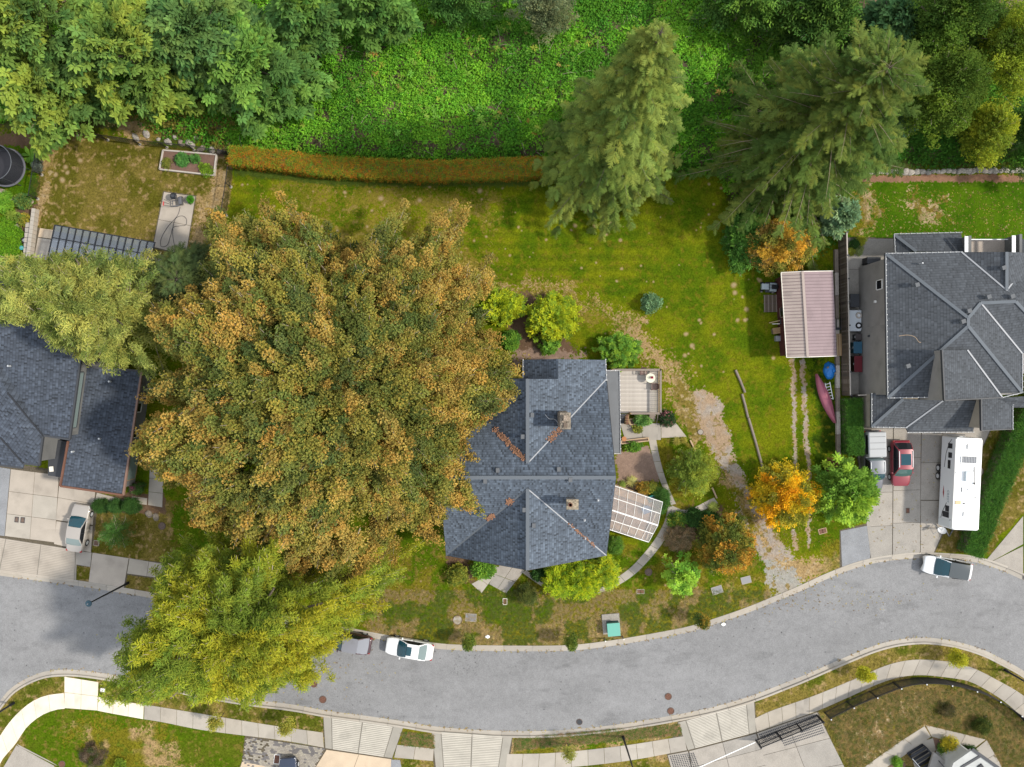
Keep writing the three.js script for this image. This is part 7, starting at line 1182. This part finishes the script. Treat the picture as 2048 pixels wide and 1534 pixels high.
{ const p = W(1301, 756, 1.5), g = thing('patio_table', 'small round pale table on the deck', 'table', [p.x, 0.82, p.z]); mk('table_top', cyl(0.46, 0.46, 0.03, 0, 0.7, 0, 28), mat(0.66, 0.64, 0.5, 0.5), g); mk('pedestal', cyl(0.05, 0.05, 0.7, 0, 0, 0, 8), M.whiteWarm, g); mk('foot', cyl(0.25, 0.2, 0.04, 0, 0, 0, 14), M.whiteWarm, g);
  const b = V(p.x + 0.1, 1.56, p.z - 0.05), f = thing('flower_pot', 'pot of magenta flowers on the small round table', 'flowers', [b.x, b.y, b.z]); mk('pot', cyl(0.08, 0.12, 0.16, 0, 0, 0, 12), M.rust, f); reseed(55); const L = new Leaves(b); for (let k = 0; k < 26; k++) L.add(b.clone().add(V(gs() * 0.16, 0.24 + gs() * 0.06, gs() * 0.16)), tilt(), 0.32, rnd() < 0.85 ? vary([0.5, 0.02, 0.12]) : [0.1, 0.2, 0.04]); L.build('blossoms', GEO.tiny, f); }
function trough(label, a, b, w, m) { const p = W(a[0], a[1]), q = W(b[0], b[1]), g = thing('timber_planter', label, 'planter', [0, 0, 0]), d = q.clone().sub(p).normalize(), n = V(d.z, 0, -d.x).multiplyScalar(w); mk('side_board', beam(p.clone().setY(0.2), q.clone().setY(0.2), 0.1, 0.4), m, g); mk('side_board', beam(p.clone().add(n).setY(0.2), q.clone().add(n).setY(0.2), 0.1, 0.4), m, g); for (const e of [p, q]) mk('end_board', beam(e.clone().setY(0.2), e.clone().add(n).setY(0.2), 0.1, 0.38), m, g); mk('soil', plate([p, q, q.clone().add(n), p.clone().add(n)].map((v) => v.clone().setY(0.3)), 0.1), M.soil, g); }
trough('pale timber planter below the deck', [1259, 849], [1296, 845], 0.55, M.woodPale); trough('pale timber planter along the landing slabs', [1242, 887], [1296, 881], 0.3, M.woodPale);
{ const p = W(1247, 877), g = thing('clay_pot', 'orange clay pot at the porch edge', 'pot', [p.x, 0, p.z]); mk('pot', cyl(0.16, 0.22, 0.4, 0, 0, 0, 14), mat(0.4, 0.17, 0.06, 0.8), g); mk('rim', cyl(0.24, 0.24, 0.06, 0, 0.38, 0, 14), mat(0.42, 0.18, 0.07, 0.8), g); const q = W(1252, 838), s = thing('pot_shelf', 'orange timber stand of pots beside the dark steps', 'shelf', [q.x, 0, q.z]); for (const y of [0.25, 0.6]) mk('shelf', box(0.4, 0.03, 1.0, 0, y, 0), M.wood, s); for (const z of [-0.45, 0.45]) for (const x of [-0.17, 0.17]) mk('leg', box(0.05, 0.95, 0.05, x, 0.47, z), M.wood, s); for (let k = 0; k < 4; k++) mk('pot', cyl(0.08, 0.11, 0.2, 0, 0.615, -0.36 + k * 0.24, 10), M.rust, s); }
{ const p = W(1305, 997, 0.8), g = thing('water_tank', 'turquoise water tub seen through the greenhouse glass', 'tub', [p.x, 0.06, p.z], 0.3); mk('tub', box(0.9, 0.8, 0.6, 0, 0.4, 0, 0, 0.06), mat(0.05, 0.36, 0.32, 0.4), g); mk('water', box(0.78, 0.02, 0.48, 0, 0.805, 0), M.glassDark, g); const q = W(1294, 1019, 0.5), c = thing('blue_crate', 'blue crate under the greenhouse glass', 'crate', [q.x, 0.06, q.z], 0.35); mk('crate', box(0.9, 0.4, 0.7, 0, 0.2, 0, 0, 0.03), mat(0.08, 0.18, 0.36, 0.5), c); mk('lid', box(0.94, 0.05, 0.74, 0, 0.42, 0, 0, 0.02), mat(0.1, 0.22, 0.42, 0.5), c); }
// ---------- things by the shed and side yard ----------
{ const p = W(1538, 574, 0.5), g = thing('ride_on_mower', 'grey ride-on mower parked beside the shed', 'mower', [p.x, 0, p.z], Math.PI - 0.06), b = mat(0.32, 0.37, 0.4, 0.4); mk('bonnet', box(0.75, 0.4, 0.6, 0.42, 0.6, 0, 0, 0.09), b, g); mk('rear_body', box(0.7, 0.3, 0.85, -0.4, 0.5, 0, 0, 0.08), b, g); mk('seat', merge([box(0.42, 0.1, 0.45, -0.4, 0.72, 0, 0, 0.04), beam(V(-0.6, 0.74, 0), V(-0.68, 1.05, 0), 0.42, 0.08)]), M.black, g); const st = new THREE.TorusGeometry(0.16, 0.02, 6, 18).toNonIndexed(); st.rotateX(1.2); st.translate(-0.02, 0.95, 0); mk('steering_wheel', st, M.black, g); mk('cutting_deck', box(0.6, 0.16, 1.0, 0, 0.28, 0, 0, 0.05), M.charcoal, g); for (const [x, r, z] of [[0.6, 0.17, 0.38], [-0.5, 0.25, 0.42]]) for (const s of [-1, 1]) wheel(g, x, s * z, r, 0.2, M.whiteWarm); }
{ const p = W(1541, 607), g = thing('timber_pallet', 'weathered timber pallet platform beside the shed wall', 'pallet', [p.x, 0, p.z], 0.02); for (let k = 0; k < 11; k++) mk('slat', box(0.1, 0.03, 1.7, -0.65 + k * 0.13, 0.17, 0), k % 3 ? M.woodDark : M.woodGrey, g); for (const z of [-0.8, 0, 0.8]) mk('bearer', box(1.4, 0.14, 0.1, 0, 0.075, z), M.woodDark, g); }
{ const p = W(1556, 661, 0.6), g = thing('wooden_bench', 'tan wooden bench top beside the shed', 'bench', [p.x, 0, p.z], 0.15); for (let k = 0; k < 3; k++) mk('plank', box(0.95, 0.04, 0.19, 0, 0.5, -0.2 + k * 0.2), M.wood, g); for (const x of [-0.4, 0.4]) mk('leg', box(0.08, 0.48, 0.5, x, 0.24, 0), M.woodDark, g); const q = W(1559, 677, 0.4), c = thing('wire_crate', 'grey wire crate next to the tan bench', 'crate', [q.x, 0, q.z]); mk('crate', box(0.75, 0.4, 0.5, 0, 0.2, 0), mat(0.2, 0.2, 0.21, 0.6), c); for (let k = 0; k < 6; k++) mk('bar', box(0.03, 0.03, 0.52, -0.33 + k * 0.13, 0.42, 0), M.metalLight, c); const s = W(1556, 643, 0.5), l = thing('saw_horse', 'leaning timber trestle beside the shed', 'trestle', [s.x, 0, s.z]); mk('leg', beam(V(-0.7, 0.02, 0.1), V(0.4, 0.9, -0.15), 0.07), M.woodPale, l); mk('leg', beam(V(-0.4, 0.02, 0.2), V(0.4, 0.9, 0.25), 0.07), M.whiteWarm, l); mk('top', box(0.5, 0.08, 0.5, 0.3, 0.88, 0.05), M.charcoal, l); }
{ const g = thing('lumber_stack', 'orange new planks leaning along the board fence', 'lumber', [0, 0, 0]); for (let k = 0; k < 4; k++) { const a = W(1670 + k * 2.4, 668), b = W(1672 + k * 2.2, 712); mk('plank', beam(a.setY(0.4 + k * 0.02), b.setY(0.4 + k * 0.02), 0.1, 0.05), [M.woodPale, M.wood][k % 2], g); } const t = thing('hand_trolley', 'black hand trolley standing by the board fence', 'trolley', W(1673, 648).toArray()); mk('frame', merge([box(0.05, 0.05, 0.9, -0.22, 0.5, 0), box(0.05, 0.05, 0.9, 0.22, 0.5, 0), box(0.5, 0.05, 0.05, 0, 0.5, -0.45), box(0.5, 0.05, 0.05, 0, 0.5, 0.45)]), M.black, t); mk('toe_plate', box(0.5, 0.03, 0.25, 0, 0.4, 0.5), M.charcoal, t); for (const s of [-1, 1]) wheel(t, s * 0.25, 0.4, 0.14, 0.07, M.metalLight); }
{ // kayak
  const a = W(1634, 748, 0.3), b = W(1671, 846, 0.3), g = thing('kayak', 'upturned pink canoe lying on the grass', 'canoe', [(a.x + b.x) / 2, 0, (a.z + b.z) / 2], Math.atan2(-(b.z - a.z), b.x - a.x)), L = a.distanceTo(b), secs = [], n = 22;
  for (let i = 0; i <= n; i++) { const t = i / n, w = 0.5 * Math.pow(Math.sin(Math.PI * clamp(t, 0.01, 0.99)), 0.75), x = (t - 0.5) * L, up = 0.06 * Math.pow(Math.abs(2 * t - 1), 3); secs.push([[-w, 0.06], [-w * 0.97, 0.2], [-w * 0.7, 0.38], [-w * 0.12, 0.46], [0, 0.49], [w * 0.12, 0.46], [w * 0.7, 0.38], [w * 0.97, 0.2], [w, 0.06]].map(([z, y]) => V(x, y - up, z))); }
  mk('hull', loft(secs), mat(0.44, 0.13, 0.19, 0.55, { map: texConcrete }), g); for (const s of [0, 8]) mk('gunwale', limb(secs.map((q) => q[s]), 0.03, 0.03, 5), mat(0.16, 0.05, 0.07, 0.6), g); mk('keel', limb(secs.map((q) => q[4]), 0.018, 0.018, 4), mat(0.36, 0.1, 0.15, 0.6), g);
}
{ const p = W(1658, 741), g = thing('tarpaulin', 'crumpled bright blue tarpaulin beside the canoe', 'tarpaulin', [p.x, 0, p.z]); reseed(12); const sp = new THREE.SphereGeometry(1, 26, 14, 0, 6.2832, 0, 1.6); const q = sp.attributes.position; for (let i = 0; i < q.count; i++) { const x = q.getX(i), y = q.getY(i), z = q.getZ(i), n = 1 + 0.35 * (fbm(x * 2.6 + 5, z * 2.6 + y, 4) - 0.5); q.setXYZ(i, x * 0.6 * n, Math.max(0.01, y * 0.55 * (0.75 + 0.6 * fbm(x * 3, z * 3, 3))), z * 0.88 * n); } sp.computeVertexNormals(); mk('sheet', sp, mat(0.01, 0.16, 0.5, 0.45), g); for (const [x, z] of [[-0.35, -0.3], [0.4, 0.3]]) mk('weight_stone', box(0.2, 0.12, 0.18, x, 0.52, z, 0.4, 0.04), M.stone, g); }
{ const a = W(1652, 765), b = W(1661, 800), g = thing('step_ladder', 'white aluminium ladder lying beside the blue tarpaulin', 'ladder', [0, 0, 0]), d = b.clone().sub(a), s = V(d.z, 0, -d.x).normalize().multiplyScalar(0.24); for (const k of [-1, 1]) mk('stile', beam(a.clone().addScaledVector(s, k).setY(0.3), b.clone().addScaledVector(s, k * 0.8).setY(0.15), 0.06, 0.05), M.white, g); for (let k = 0; k < 6; k++) { const p = a.clone().lerp(b, (k + 0.5) / 6).setY(0.25); mk('rung', beam(p.clone().add(s), p.clone().sub(s), 0.05, 0.04), M.white, g); } }
for (const [lb, x, y, w, h, d, m, lidm] of [['black storage box in the side yard', 1709, 601, 0.85, 0.8, 1.25, M.black, M.charcoal], ['dark grey box below the tarped cart', 1717, 674, 0.6, 0.7, 0.55, M.charcoal, mat(0.06, 0.05, 0.05, 0.6)], ['blue steel tool chest in the side yard', 1715, 695, 0.8, 0.9, 1.1, mat(0.02, 0.06, 0.1, 0.4), mat(0.03, 0.1, 0.16, 0.35)], ['dark red tool chest in the side yard', 1716, 728, 0.75, 0.9, 1.55, mat(0.03, 0.012, 0.014, 0.5), mat(0.12, 0.012, 0.02, 0.4)]]) { const p = W(x, y, h), g = thing('storage_box', lb, 'storage box', [p.x, 0.03, p.z]); mk('box', box(w, h, d, 0, h / 2, 0, 0, 0.04), m, g); mk('lid', box(w + 0.05, 0.08, d + 0.05, 0, h + 0.02, 0, 0, 0.03), lidm, g); mk('latch', box(0.03, 0.12, 0.2, -w / 2 - 0.03, h - 0.1, 0), M.metalLight, g); }
{ const p = W(1711, 641, 0.8), g = thing('covered_cart', 'white tarped cart with two wheels on top', 'cart', [p.x, 0.03, p.z]); reseed(14); const b = box(1.25, 0.75, 2.1, 0, 0.42, 0, 0, 0.12); mk('cover', b, mat(0.6, 0.64, 0.68, 0.6), g); for (const [z, m] of [[-0.5, M.woodDeck], [0.5, M.rubber]]) { const t = new THREE.TorusGeometry(0.24, 0.08, 8, 20).toNonIndexed(); t.rotateX(1.5708); t.translate(0.28, 0.86, z); const w = mk('wheel', t, m, g); mk('rim', cyl(0.16, 0.16, 0.05, 0.28, 0.83, z, 14), M.lamp, w); } for (let k = 0; k < 5; k++) mk('fold', beam(V(-0.62, 0.3, -0.9 + k * 0.42), V(-0.3, 0.8, -0.7 + k * 0.36), 0.06, 0.05), mat(0.6, 0.64, 0.68, 0.6), g); }
['nearest the back wall corner', 'in the middle of the three', 'nearest the fence side'].forEach((s, k) => { const p = W(1757 - k * 9, 520, 1.1), g = thing('wheeled_bin', 'black wheeled bin under the eaves, ' + s, 'bin', [p.x, 0.03, p.z]); mk('bin_body', box(0.42, 1, 0.6, 0, 0.52, 0, 0, 0.05), M.black, g); mk('lid', box(0.46, 0.06, 0.66, 0, 1.06, 0.02, 0, 0.03), M.charcoal, g); mk('handle', box(0.36, 0.05, 0.05, 0, 1.02, 0.36), M.black, g); for (const s2 of [-1, 1]) wheel(g, s2 * 0.18, 0.3, 0.1, 0.05, M.charcoal); });
{ const p = W(1730, 826, 0.5), g = thing('air_conditioner', 'dark blue outdoor cooling unit beside the garage wall', 'air conditioner', [p.x, 0.03, p.z]); mk('casing', box(0.95, 0.75, 0.85, 0, 0.4, 0, 0, 0.05), mat(0.03, 0.045, 0.06, 0.5), g); const t = new THREE.TorusGeometry(0.3, 0.025, 6, 20).toNonIndexed(); t.rotateX(1.5708); t.translate(0, 0.79, 0); mk('fan_ring', t, M.metalLight, g); for (let k = 0; k < 4; k++) mk('fan_blade', box(0.5, 0.015, 0.1, 0, 0.77, 0, k * 0.785), M.charcoal, g); const q = W(1722, 803, 0.4), b = thing('hose_reel', 'blue coiled garden hose by the side gate', 'hose', [q.x, 0.03, q.z]); for (let k = 0; k < 4; k++) { const r = new THREE.TorusGeometry(0.34 - k * 0.06, 0.035, 6, 24).toNonIndexed(); r.rotateX(1.5708); r.translate(0, 0.04 + (k % 2) * 0.06, 0); mk('coil', r, mat(0.05, 0.1, 0.2, 0.4), b); } }
{ const p = W(1882, 1061, 0.8), g = thing('satellite_dish', 'white satellite dish on a tripod behind the trailer', 'satellite dish', [p.x, 0, p.z]); const d = new THREE.SphereGeometry(0.75, 24, 8, 0, 6.2832, 0, 0.55); d.scale(1, 0.75, 1); d.rotateX(Math.PI); d.translate(0, 0.75 * 0.75, 0); d.rotateX(-0.75); d.rotateY(0.25); d.translate(0, 0.95, 0); mk('reflector', d, mat(0.72, 0.73, 0.74, 0.4), g); mk('feed_arm', beam(V(0, 0.85, 0.1), V(0.1, 1.15, -0.6), 0.05), M.metalLight, g); mk('mast', cyl(0.04, 0.04, 0.9, 0, 0, 0, 8), M.metalLight, g); for (let k = 0; k < 3; k++) mk('tripod_leg', beam(V(0, 0.6, 0), V(Math.cos(k * 2.1) * 0.6, 0.02, Math.sin(k * 2.1) * 0.6), 0.035), M.metalLight, g); }
{ // log edging
  for (const [lb, a, b] of [['short timber log edging at the top of the lawn strip', [1471, 740], [1490, 785]], ['timber log edging in the middle of the lawn strip', [1484, 788], [1496, 835]], ['long timber log edging nearest the golden tree', [1497, 836], [1525, 934]]]) { const p = W(a[0], a[1], 0.1), q = W(b[0], b[1], 0.1); thingMesh('log_edging', lb, 'log', limb([p.clone().setY(0.1), p.clone().lerp(q, 0.5).setY(0.1).add(V(0.03, 0, 0)), q.clone().setY(0.1)], 0.13, 0.12, 7), M.woodGrey, 'logs edging the lawn strip'); }
  for (const [lb, a, b] of [['pale timber edging at the fruit tree lawn, slab end', [1380, 880], [1391, 902]], ['pale timber edging at the fruit tree lawn, path end', [1424, 975], [1433, 996]]]) thingMesh('timber_edging', lb, 'edging', beam(W(a[0], a[1]).setY(0.07), W(b[0], b[1]).setY(0.07), 0.14, 0.15), M.woodPale, 'pale timber edgings');
}
// ---------- the west garden ----------
{ const g = thing('raised_bed', 'timber framed raised vegetable bed in the dry back lawn', 'raised bed', [0, 0, 0]), q = [[329, 302], [435, 311], [430, 352], [322, 340]].map((p) => W(p[0], p[1])); for (let k = 0; k < 4; k++) mk('side_board', beam(q[k].clone().setY(0.16), q[(k + 1) % 4].clone().setY(0.16), 0.14, 0.34), M.woodDeck, g); mk('soil', plate(q.map((p) => p.clone().setY(0.22)), 0.2), M.soilRed, g); }
{ const p = W(352, 400, 0.5), g = thing('pressure_washer', 'dark grey pressure washer standing on the patio slab', 'pressure washer', [p.x, 0.03, p.z], 0.1); const gm = mat(0.1, 0.1, 0.11, 0.5); mk('frame', merge([beam(V(-0.42, 0.35, -0.05), V(-0.42, 0.35, 0.55), 0.06), beam(V(0.25, 0.35, -0.05), V(0.25, 0.35, 0.55), 0.06), beam(V(-0.42, 0.35, 0.55), V(0.25, 0.35, 0.55), 0.1), beam(V(-0.42, 0.35, 0), V(0.25, 0.35, 0), 0.06)]), gm, g); const t = new THREE.TorusGeometry(0.25, 0.1, 8, 22).toNonIndexed(); t.rotateX(1.5708); t.translate(-0.12, 0.7, -0.35); mk('hose_reel', t, M.black, g); mk('drum', cyl(0.16, 0.16, 0.5, -0.12, 0.3, -0.35, 16), M.charcoal, g); mk('engine', box(0.32, 0.5, 0.75, 0.38, 0.3, 0.1, 0, 0.06), gm, g); for (const z of [-0.3, 0.35]) wheel(g, 0.38, z, 0.18, 0.1, M.charcoal); mk('handle', merge([beam(V(-0.42, 0.35, 0.3), V(-1.05, 0.75, -0.1), 0.05), beam(V(-0.42, 0.35, 0.55), V(-1.1, 0.75, 0.5), 0.05)]), M.black, g); mk('spray_wand', beam(V(-1.15, 0.7, 0.1), V(-1.2, 0.7, 0.5), 0.09), mat(0.5, 0.06, 0.06, 0.4), g);
  const hp = [[361, 414], [356, 430], [335, 455], [322, 480], [323, 493], [334, 491], [342, 470], [347, 455], [360, 452], [372, 450], [373, 438], [365, 432], [353, 436], [347, 450], [346, 470], [350, 495]].map((q) => W(q[0], q[1]).setY(0.05)); thingMesh('garden_hose', 'thin dark hose looping over the patio slab', 'hose', limb(curve(hp, 120), 0.022, 0.022, 5), M.charcoal); }
{ // trampoline
  const p = W(24, 340), g = thing('trampoline', 'black netted trampoline at the picture edge', 'trampoline', [p.x, 0, p.z]), rx = 1.75, rz = 1.75; const mat1 = mat(0.02, 0.02, 0.026, 0.7); mk('jumping_mat', cyl(rx, rx, 0.04, 0, 0.8, 0, 36), mat1, g);
  const rim = new THREE.TorusGeometry(rx + 0.08, 0.12, 6, 40).toNonIndexed(); rim.rotateX(1.5708); rim.scale(1, 0.5, 1); rim.translate(0, 0.84, 0); mk('frame_pad', rim, mat(0.1, 0.1, 0.115, 0.7), g); const top = new THREE.TorusGeometry(rx, 0.035, 6, 40).toNonIndexed(); top.rotateX(1.5708); top.translate(0, 2.6, 0); mk('top_hoop', top, mat(0.09, 0.1, 0.115, 0.6), g);
  const net = []; for (let k = 0; k < 150; k++) { const a = k / 150 * 6.2832; net.push(beam(V(Math.cos(a) * rx, 0.84, Math.sin(a) * rx), V(Math.cos(a) * rx, 2.6, Math.sin(a) * rx), 0.02)); } for (let y = 1; y < 2.6; y += 0.12) { const t = new THREE.TorusGeometry(rx, 0.01, 4, 40).toNonIndexed(); t.rotateX(1.5708); t.translate(0, y, 0); net.push(t); } stuffPart(mk('safety_net', merge(net), M.black, g)); for (let k = 0; k < 6; k++) { const a = k / 6 * 6.2832; mk('leg', cyl(0.04, 0.04, 2.6, Math.cos(a) * (rx + 0.05), 0, Math.sin(a) * (rx + 0.05), 6), M.charcoal, g); } }
{ // patio retaining wall
  const g = thing('retaining_wall', 'pale block retaining wall at the patio edge', 'wall', [0, 0, 0]), a = W(76, 420), b = W(64, 520); for (let k = 0; k < 12; k++) { const p = a.clone().lerp(b, k / 12), q = a.clone().lerp(b, (k + 0.96) / 12); mk('block', beam(p.clone().setY(0.3), q.clone().setY(0.3), 0.3, 0.6), [M.concrete3, M.patio][k % 2], g); mk('cap_block', beam(p.clone().setY(0.64), q.clone().setY(0.64), 0.36, 0.08), M.concrete3, g); }
  const s = thing('garden_steps', 'grey slab strip behind the retaining wall', 'steps', [0, 0, 0]); for (let k = 0; k < 7; k++) { const p = W(66 - k * 1.2, 452 + k * 10); mk('slab', box(0.55, 0.5 - k * 0.03, 0.46, p.x - 0.15, 0.25 - k * 0.015, p.z), CM[k % 3], s); }
  const p = W(51, 481), t = thing('spare_tyre', 'black tyre leaning on the retaining wall strip', 'tyre', [p.x, 0, p.z]); const to = new THREE.TorusGeometry(0.28, 0.1, 8, 22).toNonIndexed(); to.rotateX(1.5708); to.translate(0, 0.12, 0); mk('tyre', to, M.rubber, t); mk('rim', cyl(0.2, 0.2, 0.08, 0, 0.06, 0, 14), M.lamp, t);
  const u = W(48, 497), w = thing('bucket', 'teal bucket beside the black tyre', 'bucket', [u.x, 0, u.z]); mk('pail', cyl(0.16, 0.21, 0.38, 0, 0, 0, 14), mat(0.04, 0.28, 0.27, 0.5), w); mk('handle', beam(V(-0.2, 0.4, 0), V(0.2, 0.42, 0), 0.02), M.metalLight, w); }
// ---------- stones ----------
reseed(61);
const rockGeo = [0, 1, 2, 3].map(() => { const g = mergeVertices((() => { const q = new THREE.IcosahedronGeometry(1, 1); q.deleteAttribute('normal'); q.deleteAttribute('uv'); return q; })(), 1e-4), p = g.attributes.position, s = rnd() * 50; for (let i = 0; i < p.count; i++) { const x = p.getX(i), y = p.getY(i), z = p.getZ(i), n = 0.72 + 0.6 * noise(x * 1.4 + s, y * 1.4 + z * 1.9 + s); p.setXYZ(i, x * n, y * n * 0.8, z * n); } const f = g.toNonIndexed(); f.computeVertexNormals(); const uv = new Float32Array(f.attributes.position.count * 2); for (let i = 0; i < uv.length / 2; i++) { uv[i * 2] = f.attributes.position.getX(i); uv[i * 2 + 1] = f.attributes.position.getZ(i) + f.attributes.position.getY(i); } f.setAttribute('uv', new THREE.BufferAttribute(uv, 2)); return f; });
function rock(parent, px, sx, sz, m) { const p = W(px[0], px[1]), r = mk('stone', rockGeo[Math.floor(rnd() * 4)], m, parent); r.position.set(p.x, 0.1 * sx, p.z); r.scale.set(sx, Math.min(sx, sz) * 0.8, sz); r.rotation.y = rr(0, 3); return r; }
{ const e = thing('stone_edging', 'row of pale boulders edging the right back lawn', 'stone edging', [0, 0, 0]); const rm = [M.rock, mat(0.82, 0.78, 0.72, 0.92, { map: texStone }), mat(0.6, 0.58, 0.56, 0.92, { map: texStone })]; for (let x = 1708; x < 2100; x += rr(8, 13)) { const r = rock(e, [x, 343 + (x > 1880 ? -1 : 1) + gs() * 2], rr(0.28, 0.45), rr(0.22, 0.34), rm[Math.floor(rnd() * 3)]); r.rotation.y = gs() * 0.5; } }
const lonely = [['big grey boulder at the fence corner of the dry lawn', 117, 262, 0.75, 0.6, M.rockBrown], ['pale boulder under the fence corner', 123, 273, 0.45, 0.4, M.rock], ['white angular boulder standing above the mesh fence', 293, 268, 0.45, 0.35, M.rock], ['white flat boulder touching the mesh fence', 272, 275, 0.5, 0.28, M.rock], ['small pale stone between fence and brambles', 317, 279, 0.22, 0.2, M.rock], ['white boulder beside the raised bed corner', 337, 284, 0.42, 0.28, M.rock], ['pinkish boulder above the raised bed', 363, 286, 0.36, 0.28, M.rockBrown], ['long white boulder above the raised bed', 381, 288, 0.55, 0.3, M.rock], ['small white stone tucked in the brambles', 393, 276, 0.26, 0.2, M.rock], ['flat grey boulder along the mesh fence', 401, 300, 0.6, 0.25, M.rockBrown], ['white boulder near the fence end post', 424, 300, 0.3, 0.3, M.rock], ['grey boulder at the fence end', 440, 303, 0.35, 0.25, M.rockBrown], ['pale stone above the white boulders', 350, 275, 0.28, 0.2, M.rock], ['pale border stone at the trampoline lawn end', 8, 385, 0.6, 0.3, M.rockBrown], ['white border stone below the trampoline', 24, 401, 0.35, 0.25, M.rock], ['grey border stone at the mesh fence end', 60, 402, 0.35, 0.35, M.rockBrown], ['round grey stone by the yucca', 36, 452, 0.35, 0.28, M.rockBrown], ['flat stone at the walk end by the dark shrubs', 298, 1028, 0.4, 0.3, M.stone], ['pale flat stone at the end of the narrow walk', 312, 1034, 0.4, 0.28, M.stone]];
for (const [lb, x, y, sx, sz, m] of lonely) { const r = rock(scene, [x, y], sx, sz, m); r.name = numbered('boulder'); tag(r, lb, 'boulder'); }
{ const g = thing('gravel_bed', 'grey pebble bed beside the warm driveway', 'pebbles', [0, 0, 0]); mk('pebble_base', flatPoly([[783, 1519], [800, 1520], [808, 1560], [778, 1560]], 0.03), M.gravelGrey, g); }
{ const g = struct('planting_bed', 'mulched bed beside the entry steps', flatPoly([[1864, 1475], [1950, 1498], [1905, 1530], [1870, 1500]], 0.02), M.soilRed); struct('planting_bed', 'mulched bed at the bottom edge by the entry steps', flatPoly([[1770, 1540], [1800, 1514], [1812, 1530], [1790, 1560]], 0.02), M.soilRed); }
for (const [lb, x, y] of [['crumpled white scrap on the road by the browning street tree', 1447, 1249], ['white litter scrap on the verge by the kerb', 975, 1273]]) { const p = W(x, y), g = new THREE.IcosahedronGeometry(0.22, 1); const q = g.attributes.position; reseed(x); for (let i = 0; i < q.count; i++) q.setXYZ(i, q.getX(i) * (0.7 + 0.6 * noise(q.getZ(i) * 9, q.getX(i) * 9)), q.getY(i) * 0.3, q.getZ(i) * (0.6 + 0.6 * noise(q.getX(i) * 9, q.getY(i) * 9))); g.computeVertexNormals(); g.translate(p.x, y > 1260 ? 0.06 : -0.06, p.z); thingMesh('paper_scrap', lb, 'litter', g, M.white); }
{ // weeds and long grass tufts
  reseed(808); const L = new Leaves(V(0, 0, 0)); const put = (x, y, s, c) => { const p = W(x, y); L.add(p.setY(0.03), tilt(0.2), s, vary(c, 0.35)); };
  for (let k = 0; k < 9000; k++) { const x = rr(740, 1540), y = rr(1180, 1300); const u = upperPx.findIndex((q) => q[0] > x), a = upperPx[u - 1], b = upperPx[u], ye = lerp(a[1], b[1], (x - a[0]) / (b[0] - a[0])) - 14; if (y > ye) continue; const f = fbm(x / 34, y / 34, 5); put(x, y, rr(0.14, 0.3), f > 0.52 ? [0.36, 0.27, 0.12] : [0.13, 0.16, 0.03]); }
  for (let k = 0; k < 7000; k++) { const x = rr(1650, 2060), y = rr(1380, 1540); if (!inPoly([[1652, 1432], [1700, 1412], [1800, 1375], [1860, 1368], [1930, 1378], [2000, 1410], [2060, 1450], [2060, 1540], [2005, 1540], [1972, 1478], [1850, 1449], [1722, 1540], [1700, 1540]], x, y)) continue; put(x, y, rr(0.16, 0.4), rnd() < 0.5 ? [0.28, 0.2, 0.08] : [0.12, 0.13, 0.03]); }
  for (const [x0, x1, f0, f1] of [[803, 868, 1464, 1490], [1028, 1362, 1478, 1500]]) for (let k = 0; k < (x1 - x0) * 9; k++) { const x = rr(x0, x1), o = x0 > 1000 ? -(x - 1028) * 0.09 : (x - 803) * 0.1; put(x, rr(f0, f1) + o, rr(0.14, 0.32), rnd() < 0.45 ? [0.34, 0.22, 0.11] : [0.1, 0.17, 0.03]); }
  for (let k = 0; k < 2600; k++) { const t = rnd(), x = lerp(470, 1090, t); put(x, 366 + gs() * 7 - (x < 700 ? (700 - x) * 0.1 : 0), rr(0.15, 0.3), [0.1, 0.15, 0.02]); }
  const im = L.build('long_grass', GEO.strap, scene); tag(im, 'tufts of long dry and green grass on verges', 'grass');
}
{ // fallen leaves
  reseed(3131); const L = new Leaves(V(0, 0, 0)), one = leafGeo(3, 0.1, 0.12, 0.09, 320), tone = [[0.4, [0.4, 0.27, 0.09]], [0.3, [0.5, 0.4, 0.08]], [0.3, [0.24, 0.15, 0.07]]];
  const drop = (x, y, yy) => { const p = W(x, y); L.add(p.setY(yy), tilt(0.25), rr(0.5, 1.0), vary(pick(tone), 0.3)); };
  for (let k = 0; k < 1100; k++) { const i = Math.floor(rnd() * 180) + 40, p = rnd() < 0.5 ? upE[i] : loE[Math.min(290, i + 20)]; if (Math.abs(p.x) > 50) continue; L.add(V(p.x + gs() * 0.25, -0.085, p.z + gs() * 0.14), tilt(0.2), rr(0.4, 0.9), vary(pick(tone), 0.3)); }
  for (let k = 0; k < 420; k++) drop(500 + gs() * 260, 1330 + gs() * 70, -0.1);
  for (let k = 0; k < 160; k++) drop(1640 + gs() * 200, 1200 + gs() * 30, -0.1);
  for (let k = 0; k < 700; k++) drop(rr(740, 1100), rr(1085, 1200), 0.02);
  for (let k = 0; k < 520; k++) drop(1575 + gs() * 90, 1040 + gs() * 80, 0.02);
  for (let k = 0; k < 700; k++) drop(rr(1710, 2050), rr(380, 475), 0.02);
  for (let k = 0; k < 500; k++) drop(rr(500, 1000), rr(360, 560), 0.02);
  for (let k = 0; k < 130; k++) drop(rr(1745, 1900), rr(870, 1115), 0.05);
  for (let k = 0; k < 120; k++) drop(rr(190, 380), rr(1010, 1100), 0.02);
  const im = L.build('fallen_leaves', one, scene); tag(im, 'scattered fallen leaves on lawns and along the kerbs', 'leaves');
}
console.log('details done');
renderer.render(scene, camera);
